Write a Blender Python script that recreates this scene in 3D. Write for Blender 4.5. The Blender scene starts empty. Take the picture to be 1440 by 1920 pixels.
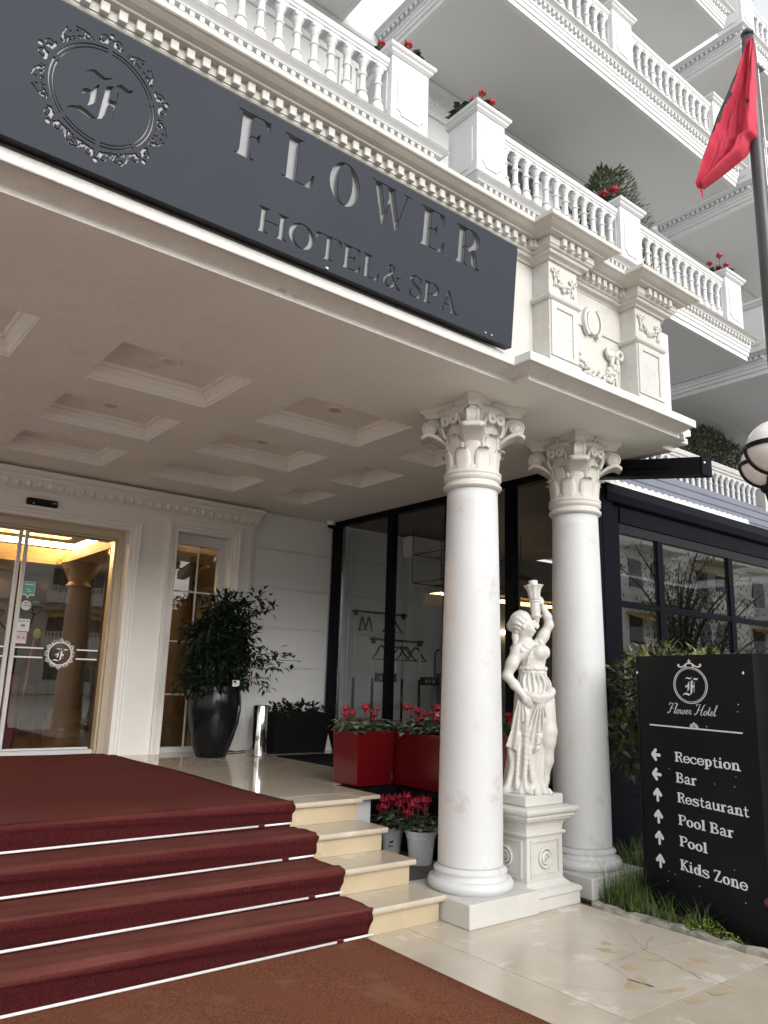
import bpy, math, random
import numpy as np
from mathutils import Vector, Matrix
random.seed(7); np.random.seed(7)
R_ = math.radians
scene = bpy.context.scene
COL = scene.collection

# ------------------------------------------------------------------ camera
yaw, pitch, roll = R_(38.20739664), R_(12.36114229), R_(1.76086859)
_f = Vector((math.sin(yaw)*math.cos(pitch), math.cos(yaw)*math.cos(pitch), math.sin(pitch)))
_r = Vector((math.cos(yaw), -math.sin(yaw), 0)); _u = _r.cross(_f)
_r2 = _r*math.cos(roll)+_u*math.sin(roll); _u2 = -_r*math.sin(roll)+_u*math.cos(roll)
cam_d = bpy.data.cameras.new('camera'); cam = bpy.data.objects.new('camera', cam_d); COL.objects.link(cam)
cam.matrix_world = Matrix(((_r2.x, _u2.x, -_f.x, 0), (_r2.y, _u2.y, -_f.y, 0), (_r2.z, _u2.z, -_f.z, 1.6), (0, 0, 0, 1)))
cam_d.sensor_fit = 'VERTICAL'; cam_d.sensor_height = 36; cam_d.sensor_width = 27
cam_d.lens = 1436.7*36/1920
cam_d.clip_start = 0.05; cam_d.clip_end = 500
scene.camera = cam

# ------------------------------------------------------------------ light: overcast daylight
CLOUD = 4.2
SUN_EL, SUN_AZ = R_(18), R_(183)          # azimuth clockwise from +Y
world = bpy.data.worlds.new("World"); scene.world = world; world.use_nodes = True
nt = world.node_tree; bg = nt.nodes['Background']
sky = nt.nodes.new('ShaderNodeTexSky'); sky.sky_type = 'NISHITA'; sky.sun_disc = False
sky.sun_elevation = SUN_EL; sky.sun_rotation = SUN_AZ
sky.air_density = 1.0; sky.dust_density = 6.0; sky.ozone_density = 1.0
hs = nt.nodes.new('ShaderNodeHueSaturation'); hs.inputs['Saturation'].default_value = 0.22
nt.links.new(sky.outputs[0], hs.inputs['Color'])
cl = nt.nodes.new('ShaderNodeTexNoise'); cl.inputs['Scale'].default_value = 2.2; cl.inputs['Detail'].default_value = 5      # even cloud cover
tc = nt.nodes.new('ShaderNodeTexCoord'); nt.links.new(tc.outputs['Generated'], cl.inputs['Vector'])
cr_ = nt.nodes.new('ShaderNodeValToRGB'); cr_.color_ramp.elements[0].position = .3; cr_.color_ramp.elements[1].position = .7
cr_.color_ramp.elements[0].color = (.82, .84, .87, 1); cr_.color_ramp.elements[1].color = (1, 1, 1, 1)
nt.links.new(cl.outputs['Fac'], cr_.inputs[0])
cm_ = nt.nodes.new('ShaderNodeVectorMath'); cm_.operation = 'SCALE'; cm_.inputs['Scale'].default_value = CLOUD; nt.links.new(cr_.outputs[0], cm_.inputs[0])
mixw = nt.nodes.new('ShaderNodeMix'); mixw.data_type = 'RGBA'; mixw.inputs[0].default_value = .7
nt.links.new(hs.outputs[0], mixw.inputs[6]); nt.links.new(cm_.outputs[0], mixw.inputs[7]); nt.links.new(mixw.outputs[2], bg.inputs['Color'])
bg.inputs['Strength'].default_value = 0.145
sun_d = bpy.data.lights.new('sun', 'SUN'); sun_d.energy = 1.5; sun_d.angle = R_(55); sun_d.color = (1, 0.985, 0.96)
sun = bpy.data.objects.new('sun', sun_d); COL.objects.link(sun)
_sd = Vector((math.sin(SUN_AZ)*math.cos(SUN_EL), math.cos(SUN_AZ)*math.cos(SUN_EL), math.sin(SUN_EL)))
sun.rotation_euler = _sd.to_track_quat('Z', 'Y').to_euler(); sun.location = (0, -10, 20)
scene.view_settings.view_transform = 'Standard'; scene.view_settings.look = 'None'
scene.view_settings.gamma = 1; scene.view_settings.use_curve_mapping = False
scene.view_settings.exposure = 1.08
scene.render.engine = 'CYCLES'
cy = scene.cycles
cy.max_bounces = 10; cy.diffuse_bounces = 7; cy.glossy_bounces = 5; cy.transmission_bounces = 4; cy.transparent_max_bounces = 12
cy.caustics_reflective = False; cy.caustics_refractive = False; cy.sample_clamp_indirect = 6
cy.use_denoising = True

# ------------------------------------------------------------------ materials
def mat(name, c, rough=.5, metal=0., var=.0, vscale=3., c2=None, bump=0., bscale=60., spec=.5, coat=0., detail=4., c3=None, t3=.62, s3=1.3, sheen=0., emit=None, es=0.):
    """principled material; c2 mottles at vscale, c3 makes stains of their own shape at s3, bump gives fine relief"""
    m = bpy.data.materials.new(name); m.use_nodes = True
    t = m.node_tree; N = t.nodes; L = t.links; b = N['Principled BSDF']
    b.inputs['Base Color'].default_value = (*c, 1); b.inputs['Roughness'].default_value = rough
    b.inputs['Metallic'].default_value = metal; b.inputs['Specular IOR Level'].default_value = spec
    if coat: b.inputs['Coat Weight'].default_value = coat; b.inputs['Coat Roughness'].default_value = .08
    if sheen: b.inputs['Sheen Tint'].default_value = (.62, .26, .13, 1); b.inputs['Sheen Weight'].default_value = sheen; b.inputs['Sheen Roughness'].default_value = .45
    if emit: b.inputs['Emission Color'].default_value = (*emit, 1); b.inputs['Emission Strength'].default_value = es
    if c2 or c3 or bump or var:
        geo = N.new('ShaderNodeNewGeometry')
        src = None
        if c2 or var:
            if not c2: c2 = tuple(max(0, x*(1-var)) for x in c)
            n = N.new('ShaderNodeTexNoise'); n.inputs['Scale'].default_value = vscale; n.inputs['Detail'].default_value = detail
            n.inputs['Roughness'].default_value = .62
            L.new(geo.outputs['Position'], n.inputs['Vector'])
            r = N.new('ShaderNodeValToRGB'); r.color_ramp.elements[0].position = .33; r.color_ramp.elements[1].position = .68
            r.color_ramp.elements[0].color = (*c2, 1); r.color_ramp.elements[1].color = (*c, 1)
            L.new(n.outputs['Fac'], r.inputs[0]); src = r.outputs[0]
        if c3:
            n3 = N.new('ShaderNodeTexNoise'); n3.inputs['Scale'].default_value = s3; n3.inputs['Detail'].default_value = 8
            n3.inputs['Roughness'].default_value = .7; L.new(geo.outputs['Position'], n3.inputs['Vector'])
            r3 = N.new('ShaderNodeValToRGB'); r3.color_ramp.elements[0].position = t3; r3.color_ramp.elements[1].position = t3+.09
            r3.color_ramp.elements[0].color = (0, 0, 0, 1); r3.color_ramp.elements[1].color = (1, 1, 1, 1)
            L.new(n3.outputs['Fac'], r3.inputs[0])
            mx = N.new('ShaderNodeMix'); mx.data_type = 'RGBA'
            mx.inputs[6].default_value = (*c, 1); mx.inputs[7].default_value = (*c3, 1)
            if src: L.new(src, mx.inputs[6])
            L.new(r3.outputs[0], mx.inputs[0]); src = mx.outputs[2]
        if src: L.new(src, b.inputs['Base Color'])
        if bump:
            nb = N.new('ShaderNodeTexNoise'); nb.inputs['Scale'].default_value = bscale; nb.inputs['Detail'].default_value = 5
            L.new(geo.outputs['Position'], nb.inputs['Vector'])
            bp = N.new('ShaderNodeBump'); bp.inputs['Strength'].default_value = bump; bp.inputs['Distance'].default_value = .01
            L.new(nb.outputs['Fac'], bp.inputs['Height']); L.new(bp.outputs[0], b.inputs['Normal'])
    return m

def dust_and_toplight(m, c, y0, y1, amount):
    """dusty wear plus light from above painted on the up-facing pile, most at the street (y0), gone by y1"""
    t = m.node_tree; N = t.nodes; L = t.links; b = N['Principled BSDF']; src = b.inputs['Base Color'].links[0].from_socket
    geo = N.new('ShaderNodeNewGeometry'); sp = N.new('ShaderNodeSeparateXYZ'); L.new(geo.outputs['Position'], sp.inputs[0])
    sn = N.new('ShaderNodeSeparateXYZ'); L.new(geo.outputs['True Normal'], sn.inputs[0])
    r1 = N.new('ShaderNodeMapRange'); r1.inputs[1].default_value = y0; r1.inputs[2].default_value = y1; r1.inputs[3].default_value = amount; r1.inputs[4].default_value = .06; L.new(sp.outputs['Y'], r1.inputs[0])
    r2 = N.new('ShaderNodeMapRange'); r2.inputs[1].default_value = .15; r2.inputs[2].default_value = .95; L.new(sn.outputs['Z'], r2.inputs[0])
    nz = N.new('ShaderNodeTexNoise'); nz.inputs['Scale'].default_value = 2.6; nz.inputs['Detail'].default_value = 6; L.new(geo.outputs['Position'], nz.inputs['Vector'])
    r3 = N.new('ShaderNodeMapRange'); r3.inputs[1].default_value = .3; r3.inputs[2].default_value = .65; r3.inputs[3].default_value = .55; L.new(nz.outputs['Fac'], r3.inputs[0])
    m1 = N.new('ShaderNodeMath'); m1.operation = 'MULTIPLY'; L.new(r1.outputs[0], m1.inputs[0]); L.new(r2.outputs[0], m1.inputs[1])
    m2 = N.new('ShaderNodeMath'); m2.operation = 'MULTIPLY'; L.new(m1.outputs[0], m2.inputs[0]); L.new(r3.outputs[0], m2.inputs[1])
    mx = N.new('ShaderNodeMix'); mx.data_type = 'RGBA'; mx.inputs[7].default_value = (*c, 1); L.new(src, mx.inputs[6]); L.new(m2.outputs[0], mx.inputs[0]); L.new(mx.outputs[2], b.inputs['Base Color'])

def glass(name, tint=(1, 1, 1), f0=.045, rough=0.0):
    """thin pane: transparent, with a mirror part that grows at grazing angles on either face"""
    m = bpy.data.materials.new(name); m.use_nodes = True
    t = m.node_tree; N = t.nodes; L = t.links; N.clear()
    o = N.new('ShaderNodeOutputMaterial'); mx = N.new('ShaderNodeMixShader'); tr = N.new('ShaderNodeBsdfTransparent'); gl = N.new('ShaderNodeBsdfGlossy')
    tr.inputs[0].default_value = (*tint, 1); gl.inputs['Roughness'].default_value = rough
    geo = N.new('ShaderNodeNewGeometry'); dot = N.new('ShaderNodeVectorMath'); dot.operation = 'DOT_PRODUCT'
    L.new(geo.outputs['Normal'], dot.inputs[0]); L.new(geo.outputs['Incoming'], dot.inputs[1])
    def mth(op, a, b=None):
        n = N.new('ShaderNodeMath'); n.operation = op; n.use_clamp = False
        for i, q in enumerate((a, b)):
            if q is None: continue
            if isinstance(q, (int, float)): n.inputs[i].default_value = q
            else: L.new(q, n.inputs[i])
        return n.outputs[0]
    c = mth('ABSOLUTE', dot.outputs['Value']); k = mth('POWER', mth('SUBTRACT', 1.0, c), 5.0); f = mth('ADD', mth('MULTIPLY', k, 1-f0), f0)
    nz = N.new('ShaderNodeTexNoise'); nz.inputs['Scale'].default_value = 1.1; nz.inputs['Detail'].default_value = 1
    L.new(geo.outputs['Position'], nz.inputs['Vector'])
    bp = N.new('ShaderNodeBump'); bp.inputs['Strength'].default_value = .10; bp.inputs['Distance'].default_value = .02
    L.new(nz.outputs['Fac'], bp.inputs['Height']); L.new(bp.outputs[0], gl.inputs['Normal'])
    L.new(f, mx.inputs[0]); L.new(tr.outputs[0], mx.inputs[1]); L.new(gl.outputs[0], mx.inputs[2])
    L.new(mx.outputs[0], o.inputs[0]); return m

M = {}
M['white'] = mat('white_paint', (.61, .62, .63), .55, c2=(.565, .575, .58), vscale=2.2, bump=.12, bscale=90, c3=(.50, .505, .50), t3=.66, s3=1.6)
M['cream'] = mat('cream_paint', (.60, .592, .568), .6, c2=(.545, .535, .505), vscale=3.0, bump=.22, bscale=70, c3=(.44, .42, .37), t3=.66, s3=3.2)
M['cream_rough'] = mat('weathered_cream_paint', (.62, .615, .595), .7, c2=(.54, .53, .50), vscale=7, bump=.5, bscale=110, c3=(.40, .39, .36), t3=.60, s3=9)
M['ledge'] = mat('weathered_lit_ledge_paint', (.74, .74, .715), .65, c2=(.66, .655, .625), vscale=6, bump=.5, bscale=90, c3=(.50, .49, .45), t3=.62, s3=8)  # weathered cream paint, lightened to paint in light lost under the overhang
M['crown'] = mat('stained_cornice_paint', (.60, .59, .555), .6, c2=(.52, .50, .455), vscale=2.4, bump=.2, bscale=80, c3=(.42, .39, .31), t3=.61, s3=3.5)
M['ceiling'] = mat('ceiling_paint', (.87, .885, .845), .65, c2=(.80, .815, .77), vscale=.9, bump=.6, bscale=13, c3=(.80, .77, .71), t3=.57, s3=.9)
M['coffer'] = mat('coffer_paint', (.84, .835, .81), .55, var=.06, vscale=4)
M['coffer_panel'] = mat('coffer_panel_paint', (.86, .865, .81), .6, c2=(.79, .785, .72), vscale=2.0, c3=(.70, .66, .56), t3=.60, s3=2.4)
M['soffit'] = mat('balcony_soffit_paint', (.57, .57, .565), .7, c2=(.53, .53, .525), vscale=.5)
M['wall'] = mat('door_wall_paint', (.79, .775, .74), .5, c2=(.74, .725, .69), vscale=1.5, bump=.06, bscale=60)
M['panelwall'] = mat('grooved_wall_paint', (.78, .79, .785), .45, c2=(.74, .75, .745), vscale=1.0)
M['plaster'] = mat('statue_plaster', (.63, .622, .595), .45, c2=(.575, .56, .52), vscale=6, bump=.05, bscale=120, c3=(.47, .43, .36), t3=.66, s3=5)
M['column'] = mat('column_paint', (.63, .64, .65), .45, c2=(.585, .595, .60), vscale=2.0, bump=.10, bscale=30, c3=(.53, .515, .47), t3=.57, s3=3.4)
M['capital'] = mat('capital_paint', (.66, .648, .615), .45, c2=(.60, .585, .54), vscale=4)
M['panel'] = mat('sign_panel_charcoal', (.036, .041, .052), .55, c2=(.032, .037, .047), vscale=1.2, c3=(.052, .058, .070), t3=.66, s3=2.2, spec=.12)
M['steelback'] = mat('brushed_pale_metal', (.23, .235, .245), .42, metal=.25, var=.1, vscale=8)
M['black'] = mat('black_plastic', (.008, .008, .010), .4, spec=.2)
M['frame'] = mat('anthracite_frame', (.0035, .0045, .0080), .45, var=.2, vscale=4, spec=.06)
M['deck'] = mat('black_deck', (.006, .006, .007), .6, spec=.12, var=.3, vscale=9)
M['silver'] = mat('polished_steel', (.72, .71, .69), .12, metal=1., bump=.25, bscale=9)
M['chrome'] = mat('chrome_tube', (.75, .75, .76), .15, metal=1.)
M['rod'] = mat('white_stair_rod', (.86, .86, .85), .3, var=.05, vscale=9)
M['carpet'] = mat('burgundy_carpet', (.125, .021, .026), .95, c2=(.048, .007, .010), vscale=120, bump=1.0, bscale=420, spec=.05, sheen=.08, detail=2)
dust_and_toplight(M['carpet'], (.32, .125, .098), 4.1, 5.9, .6)  # dusty treads, with light from above painted into the colour
M['mat'] = mat('brown_worn_carpet', (.34, .138, .082), .95, c2=(.115, .038, .022), vscale=130, bump=1.0, bscale=420, spec=.05, sheen=.06, c3=(.27, .12, .075), t3=.54, s3=2.0, detail=2)
M['marble'] = mat('cream_marble', (.53, .475, .39), .18, c2=(.455, .395, .31), vscale=2.0, c3=(.63, .59, .525), t3=.56, s3=1.9, spec=.5)
M['marble_pale'] = mat('paler_cream_marble', (.56, .51, .43), .18, c2=(.49, .435, .355), vscale=1.7, c3=(.66, .625, .565), t3=.55, s3=2.6, spec=.5)
M['marble_side'] = mat('cream_marble_riser', (.52, .43, .30), .28, c2=(.45, .36, .235), vscale=2.4, c3=(.57, .50, .39), t3=.58, s3=3.1)
M['landing'] = mat('polished_beige_tile', (.55, .49, .40), .06, c2=(.48, .42, .335), vscale=1.4, spec=.6)
M['red'] = mat('red_planter', (.115, .003, .005), .22, var=.15, vscale=4, coat=.3)
M['redflower'] = mat('red_petal', (.40, .006, .020), .5, var=.5, vscale=40)
M['pinkflower'] = mat('crimson_petal', (.40, .008, .045), .5, var=.45, vscale=40)
M['leaf'] = mat('cyclamen_leaf', (.060, .085, .040), .5, c2=(.022, .042, .018), vscale=45)
M['leaf_pale'] = mat('cyclamen_leaf_vein', (.24, .28, .21), .5, var=.5, vscale=50)
M['ficus'] = mat('dark_ficus_leaf', (.012, .024, .010), .4, c2=(.006, .013, .006), vscale=20, spec=.2)
M['bush'] = mat('laurel_leaf', (.065, .085, .030), .4, c2=(.024, .040, .015), vscale=14)
M['bush_pale'] = mat('laurel_leaf_new', (.22, .22, .075), .45, var=.5, vscale=16)
M['hedge'] = mat('hedge_leaf', (.10, .125, .068), .6, c2=(.035, .052, .026), vscale=9)
M['grass'] = mat('grass_blade', (.13, .19, .045), .55, c2=(.055, .095, .022), vscale=18)
M['weed'] = mat('bright_weed', (.20, .29, .030), .5, var=.4, vscale=30)
M['bark'] = mat('bark', (.07, .055, .04), .9, var=.4, vscale=20)
M['soil'] = mat('garden_soil', (.07, .055, .038), .95, c2=(.03, .024, .016), vscale=14, bump=.9, bscale=30)
M['whitepot'] = mat('white_plastic_pot', (.82, .835, .85), .45, c2=(.74, .755, .77), vscale=6)
M['globe'] = mat('opal_globe', (.80, .78, .76), .12, var=.04, vscale=5, spec=.6)
M['flag'] = mat('red_flag_cloth', (.56, .065, .105), .75, c2=(.48, .045, .08), vscale=5, bump=.35, bscale=18, spec=.15)
M['flagblack'] = mat('black_flag_print', (.030, .026, .026), .8)
M['pole'] = mat('grey_pole', (.075, .075, .08), .4, metal=.5, var=.12, vscale=5)
M['totem'] = mat('black_sign_board', (.0055, .0058, .0075), .45, c2=(.008, .0085, .0105), vscale=2.5, spec=.12)
M['letter'] = mat('white_lettering', (.82, .83, .85), .4)
M['roofstrip'] = mat('grey_roof_strip', (.20, .215, .27), .5, c2=(.18, .195, .245), vscale=1.2)
M['scallop'] = mat('white_awning_fabric', (.78, .77, .74), .6, var=.05, vscale=5)
M['kerb'] = mat('weathered_kerb', (.42, .40, .34), .85, c2=(.20, .19, .16), vscale=9, bump=.8, bscale=30)
M['tape'] = mat('faded_tape', (.64, .59, .50), .35)
M['grime'] = mat('ochre_grime', (.36, .29, .18), .9, c2=(.22, .17, .10), vscale=6, c3=(.5, .47, .42), t3=.56, s3=5)
M['chip'] = mat('chipped_stone', (.43, .35, .235), .8, c2=(.36, .285, .18), vscale=12)
M['crack'] = mat('dirty_crack', (.13, .10, .07), .9)
M['joint'] = mat('grout', (.20, .17, .13), .9)
M['asphalt'] = mat('pale_street_paving', (.56, .535, .485), .8, c2=(.48, .455, .41), vscale=1.5)
M['greystone'] = mat('grey_gravel_stone', (.20, .20, .19), .9, c2=(.11, .11, .105), vscale=40, bump=.5, bscale=60)
M['lobbywall'] = mat('lobby_plaster', (.55, .47, .34), .6, var=.1, vscale=2)
M['lobbyfloor'] = mat('lobby_tile', (.30, .21, .11), .1, c2=(.20, .13, .06), vscale=2)
M['lobbydark'] = mat('lobby_bronze_ceiling', (.10, .07, .04), .18, metal=.3)
M['lobbycol'] = mat('ochre_column', (.17, .11, .05), .45, var=.2, vscale=3)
M['cove'] = mat('warm_cove_moulding', (.60, .45, .24), .5)
M['coveglow'] = mat('warm_light_strip', (1, .8, .5), .5, emit=(1, .68, .30), es=40)
M['downlit'] = mat('lit_downlight', (1, .9, .7), .5, emit=(1, .75, .42), es=14)
M['lamp_off'] = mat('downlight_lens', (.62, .60, .60), .3)
M['lamp_warm'] = mat('warm_downlight_lens', (.60, .50, .30), .3)
M['lamp_ring'] = mat('downlight_ring', (.42, .37, .28), .4, metal=.2)
M['sofa'] = mat('green_grey_upholstery', (.085, .090, .065), .7, var=.25, vscale=5)
M['maroon'] = mat('maroon_lacquer', (.09, .008, .016), .3)
M['yellow'] = mat('mustard_yellow', (.30, .25, .02), .7)
M['gold'] = mat('tan_door_frame', (.50, .43, .32), .35, metal=.1)
M['sticker_w'] = mat('white_sticker', (.70, .68, .65), .5)
M['sticker_g'] = mat('teal_sticker', (.10, .38, .28), .5)
M['sticker_d'] = mat('dark_green_sticker', (.012, .05, .045), .5)
M['sticker_p'] = mat('pale_pink_sticker', (.58, .46, .46), .5)
M['ink'] = mat('grey_print', (.22, .22, .22), .6)
M['opp'] = mat('street_building_paint', (.66, .655, .63), .7, c2=(.58, .57, .54), vscale=.6)
M['opp_glass'] = mat('dark_window', (.05, .06, .07), .08)
M['awning'] = mat('ochre_awning', (.40, .28, .07), .8)
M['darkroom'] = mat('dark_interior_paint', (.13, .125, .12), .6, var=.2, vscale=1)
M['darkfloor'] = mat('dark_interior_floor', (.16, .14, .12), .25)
M['glass'] = glass('clear_glass', (.95, .96, .955), .09)
M['glass_side'] = glass('grey_tinted_glass', (.97, .985, .98), .05)
M['glass_front'] = glass('reflective_glass', (.45, .48, .49), .38)
M['stalk'] = mat('green_stalk', (.10, .07, .03), .6)
M['hanger'] = mat('dark_hanger', (.02, .018, .016), .4)
M['bronze'] = mat('worn_bronze_stand', (.10, .03, .03), .35, metal=.5)
# ------------------------------------------------------------------ mesh helpers
class MB:
    def __init__(s): s.v = []; s.f = []
    def add(s, vs, fs):
        k = len(s.v); s.v.extend([tuple(p) for p in vs]); s.f.extend([tuple(i+k for i in f) for f in fs]); return s
    def box(s, x0, x1, y0, y1, z0, z1):
        return s.add([(x0,y0,z0),(x1,y0,z0),(x1,y1,z0),(x0,y1,z0),(x0,y0,z1),(x1,y0,z1),(x1,y1,z1),(x0,y1,z1)],
                     [(0,3,2,1),(4,5,6,7),(0,1,5,4),(1,2,6,5),(2,3,7,6),(3,0,4,7)])
    def bevbox(s, x0, x1, y0, y1, z0, z1, b=.006):
        """box with chamfered edges"""
        c = ((x0+x1)/2, (y0+y1)/2, (z0+z1)/2); h = ((x1-x0)/2, (y1-y0)/2, (z1-z0)/2)
        V = {}; vs = []
        for sx in (-1,1):
            for sy in (-1,1):
                for sz in (-1,1):
                    for ax in range(3):
                        p = [h[0]-b, h[1]-b, h[2]-b]; p[ax] = h[ax]
                        V[(sx,sy,sz,ax)] = len(vs); vs.append((c[0]+sx*p[0], c[1]+sy*p[1], c[2]+sz*p[2]))
        fs = []
        def q(*k): fs.append(tuple(V[i] for i in k))
        for sg in (-1,1):
            q(*[(sg,a,b_,0) for a,b_ in ((-1,-1),(1,-1),(1,1),(-1,1))][::sg])
            q(*[(a,sg,b_,1) for a,b_ in ((-1,-1),(-1,1),(1,1),(1,-1))][::sg])
            q(*[(a,b_,sg,2) for a,b_ in ((-1,-1),(1,-1),(1,1),(-1,1))][::sg])
        for a in (-1,1):
            for b_ in (-1,1):
                q((a,b_,-1,0),(a,b_,1,0),(a,b_,1,1),(a,b_,-1,1)); q((a,-1,b_,0),(a,1,b_,0),(a,1,b_,2),(a,-1,b_,2)); q((-1,a,b_,1),(1,a,b_,1),(1,a,b_,2),(-1,a,b_,2))
                for c_ in (-1,1): q((a,b_,c_,0),(a,b_,c_,1),(a,b_,c_,2))
        return s.add(vs, fs)
    def prism(s, pts, y0, y1, ax='y'):
        """polygon extruded along an axis; pts are the other two coords in order"""
        n = len(pts)
        mk = {'y': lambda p, t: (p[0], t, p[1]), 'z': lambda p, t: (p[0], p[1], t), 'x': lambda p, t: (t, p[0], p[1])}[ax]
        vs = [mk(p, y0) for p in pts]+[mk(p, y1) for p in pts]
        fs = [tuple(range(n)), tuple(range(2*n-1, n-1, -1))]+[(i, (i+1) % n, n+(i+1) % n, n+i) for i in range(n)]
        return s.add(vs, fs)
    def lathe(s, prof, c, n=32, a0=0, caps=True, sq=False):
        """prof: (r,z) going up, about vertical axis at c; sq: square section (r = half width)"""
        if sq: ang = [math.pi/4+i*math.pi/2 for i in range(4)]; k = math.sqrt(2); n = 4
        else: ang = [a0+2*math.pi*i/n for i in range(n)]; k = 1
        vs = [(c[0]+r*k*math.cos(a), c[1]+r*k*math.sin(a), c[2]+z) for r, z in prof for a in ang]
        fs = [(j*n+i, j*n+(i+1) % n, (j+1)*n+(i+1) % n, (j+1)*n+i) for j in range(len(prof)-1) for i in range(n)]
        if caps: fs += [tuple(range(n-1, -1, -1)), tuple(range((len(prof)-1)*n, len(prof)*n))]
        return s.add(vs, fs)
    def tube(s, pts, r, n=8, caps=True):
        pts = [Vector(p) for p in pts]; m = len(pts)
        rs = r if hasattr(r, '__len__') else [r]*m
        vs = []; up = None
        for i, p in enumerate(pts):
            t = (pts[min(i+1, m-1)]-pts[max(i-1, 0)])
            if t.length < 1e-9: t = Vector((0, 0, 1))
            t.normalize()
            if up is None: up = Vector((0, 0, 1)) if abs(t.z) < .9 else Vector((1, 0, 0))
            a = t.cross(up); a = a.normalized() if a.length > 1e-6 else t.orthogonal().normalized()
            b = a.cross(t); up = b
            for k in range(n):
                w = 2*math.pi*k/n; vs.append(p+rs[i]*(a*math.cos(w)+b*math.sin(w)))
        fs = [(j*n+i, j*n+(i+1) % n, (j+1)*n+(i+1) % n, (j+1)*n+i) for j in range(m-1) for i in range(n)]
        if caps: fs += [tuple(range(n-1, -1, -1)), tuple(range((m-1)*n, m*n))]
        return s.add(vs, fs)
    def ball(s, c, r, n=8, m=6, sc=(1,1,1), rot=None):
        vs = []; 
        for j in range(1, m):
            th = math.pi*j/m
            for i in range(n):
                ph = 2*math.pi*i/n
                p = Vector((sc[0]*r*math.sin(th)*math.cos(ph), sc[1]*r*math.sin(th)*math.sin(ph), sc[2]*r*math.cos(th)))
                if rot: p = rot @ p
                vs.append(Vector(c)+p)
        t = Vector((0,0,sc[2]*r)); b = -t
        if rot: t = rot @ t; b = rot @ b
        vs += [Vector(c)+t, Vector(c)+b]; k = len(vs)
        fs = [(j*n+i, (j+1)*n+i, (j+1)*n+(i+1) % n, j*n+(i+1) % n) for j in range(m-2) for i in range(n)]
        fs += [(k-2, i, (i+1) % n) for i in range(n)]+[(k-1, (m-2)*n+(i+1) % n, (m-2)*n+i) for i in range(n)]
        return s.add(vs, fs)
    def sweep(s, path, prof, caps=True):
        """prof (out,z) closed polygon swept along XY path with mitres; outward is to the right of travel"""
        P = [Vector((p[0], p[1])) for p in path]; n = len(P); k = len(prof); vs = []
        for i in range(n):
            d0 = (P[i]-P[i-1]).normalized() if i else (P[1]-P[0]).normalized()
            d1 = (P[i+1]-P[i]).normalized() if i < n-1 else d0
            n0 = Vector((d0.y, -d0.x)); n1 = Vector((d1.y, -d1.x))
            mm = (n0+n1); mm = mm/ (1+n0.dot(n1)) if (1+n0.dot(n1)) > 1e-6 else n0
            for o, z in prof: vs.append((P[i].x+mm.x*o, P[i].y+mm.y*o, z))
        fs = [(i*k+j, (i+1)*k+j, (i+1)*k+(j+1) % k, i*k+(j+1) % k) for i in range(n-1) for j in range(k)]
        if caps: fs += [tuple(range(k)), tuple(range(n*k-1, (n-1)*k-1, -1))]
        return s.add(vs, fs)
    def leaf(s, p, d, up, L, W, bend=.25):
        """one leaf of four faces: base p, direction d, normal up"""
        d = Vector(d).normalized(); sd = d.cross(Vector(up))
        sd = sd.normalized() if sd.length > 1e-4 else d.orthogonal().normalized()
        nn = sd.cross(d); p = Vector(p); mid = p+d*L*.5+nn*L*bend*.4; tip = p+d*L-nn*L*bend*.25
        a = p+d*L*.42+sd*W*.5+nn*L*bend*.25; b = p+d*L*.42-sd*W*.5+nn*L*bend*.25
        return s.add([p, a, tip, b, mid], [(0, 1, 4), (1, 2, 4), (0, 4, 3), (4, 2, 3)])
    def mesh(s, name, m=None, smooth=False):
        me = bpy.data.meshes.new(name); me.from_pydata(s.v, [], s.f); me.update()
        if smooth: me.polygons.foreach_set('use_smooth', [True]*len(me.polygons))
        if m is not None: me.materials.append(M[m] if isinstance(m, str) else m)
        return me

WL = {}
def tag(o, label=None, cat=None, group=None, kind=None):
    if label: o['label'] = label
    if cat: o['category'] = cat
    if group: o['group'] = group
    if kind: o['kind'] = kind
    return o
def thing(name, label, cat, loc, group=None):
    o = bpy.data.objects.new(name, None); COL.objects.link(o); o.location = loc; o.empty_display_size = .1
    WL[o] = Vector(loc); return tag(o, label, cat, group)
def obj(name, mb, m, parent=None, smooth=False, label=None, cat=None, group=None, kind=None, org=None, auto=False):
    """link a mesh built in world coordinates; under parent it is a part"""
    if isinstance(mb, MB):
        base = WL[parent] if parent else Vector(org if org else ((min(p[0] for p in mb.v)+max(p[0] for p in mb.v))/2, (min(p[1] for p in mb.v)+max(p[1] for p in mb.v))/2, min(p[2] for p in mb.v)))
        mb.v = [(p[0]-base.x, p[1]-base.y, p[2]-base.z) for p in mb.v]
        me = mb.mesh(name, m, smooth)
    else:
        me = mb; base = WL[parent] if parent else Vector((0, 0, 0))
        if m is not None and not me.materials: me.materials.append(M[m] if isinstance(m, str) else m)
    o = bpy.data.objects.new(name, me); COL.objects.link(o)
    if parent: o.parent = parent
    else: o.location = base
    WL[o] = Vector(base)
    if auto: me.set_sharp_from_angle(angle=R_(38)); me.polygons.foreach_set('use_smooth', [True]*len(me.polygons))
    return tag(o, label, cat, group, kind)
def inst(name, me, parent, loc, rz=0., sc=None):
    """a piece that shares mesh data; loc in world coordinates"""
    o = bpy.data.objects.new(name, me); COL.objects.link(o); o.parent = parent
    b = WL[parent] if parent else Vector((0, 0, 0)); o.location = Vector(loc)-b
    if rz: o.rotation_euler = (0, 0, rz)
    if sc: o.scale = sc
    WL[o] = Vector(loc); return o
def smoothmesh(me): me.polygons.foreach_set('use_smooth', [True]*len(me.polygons)); return me
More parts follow.
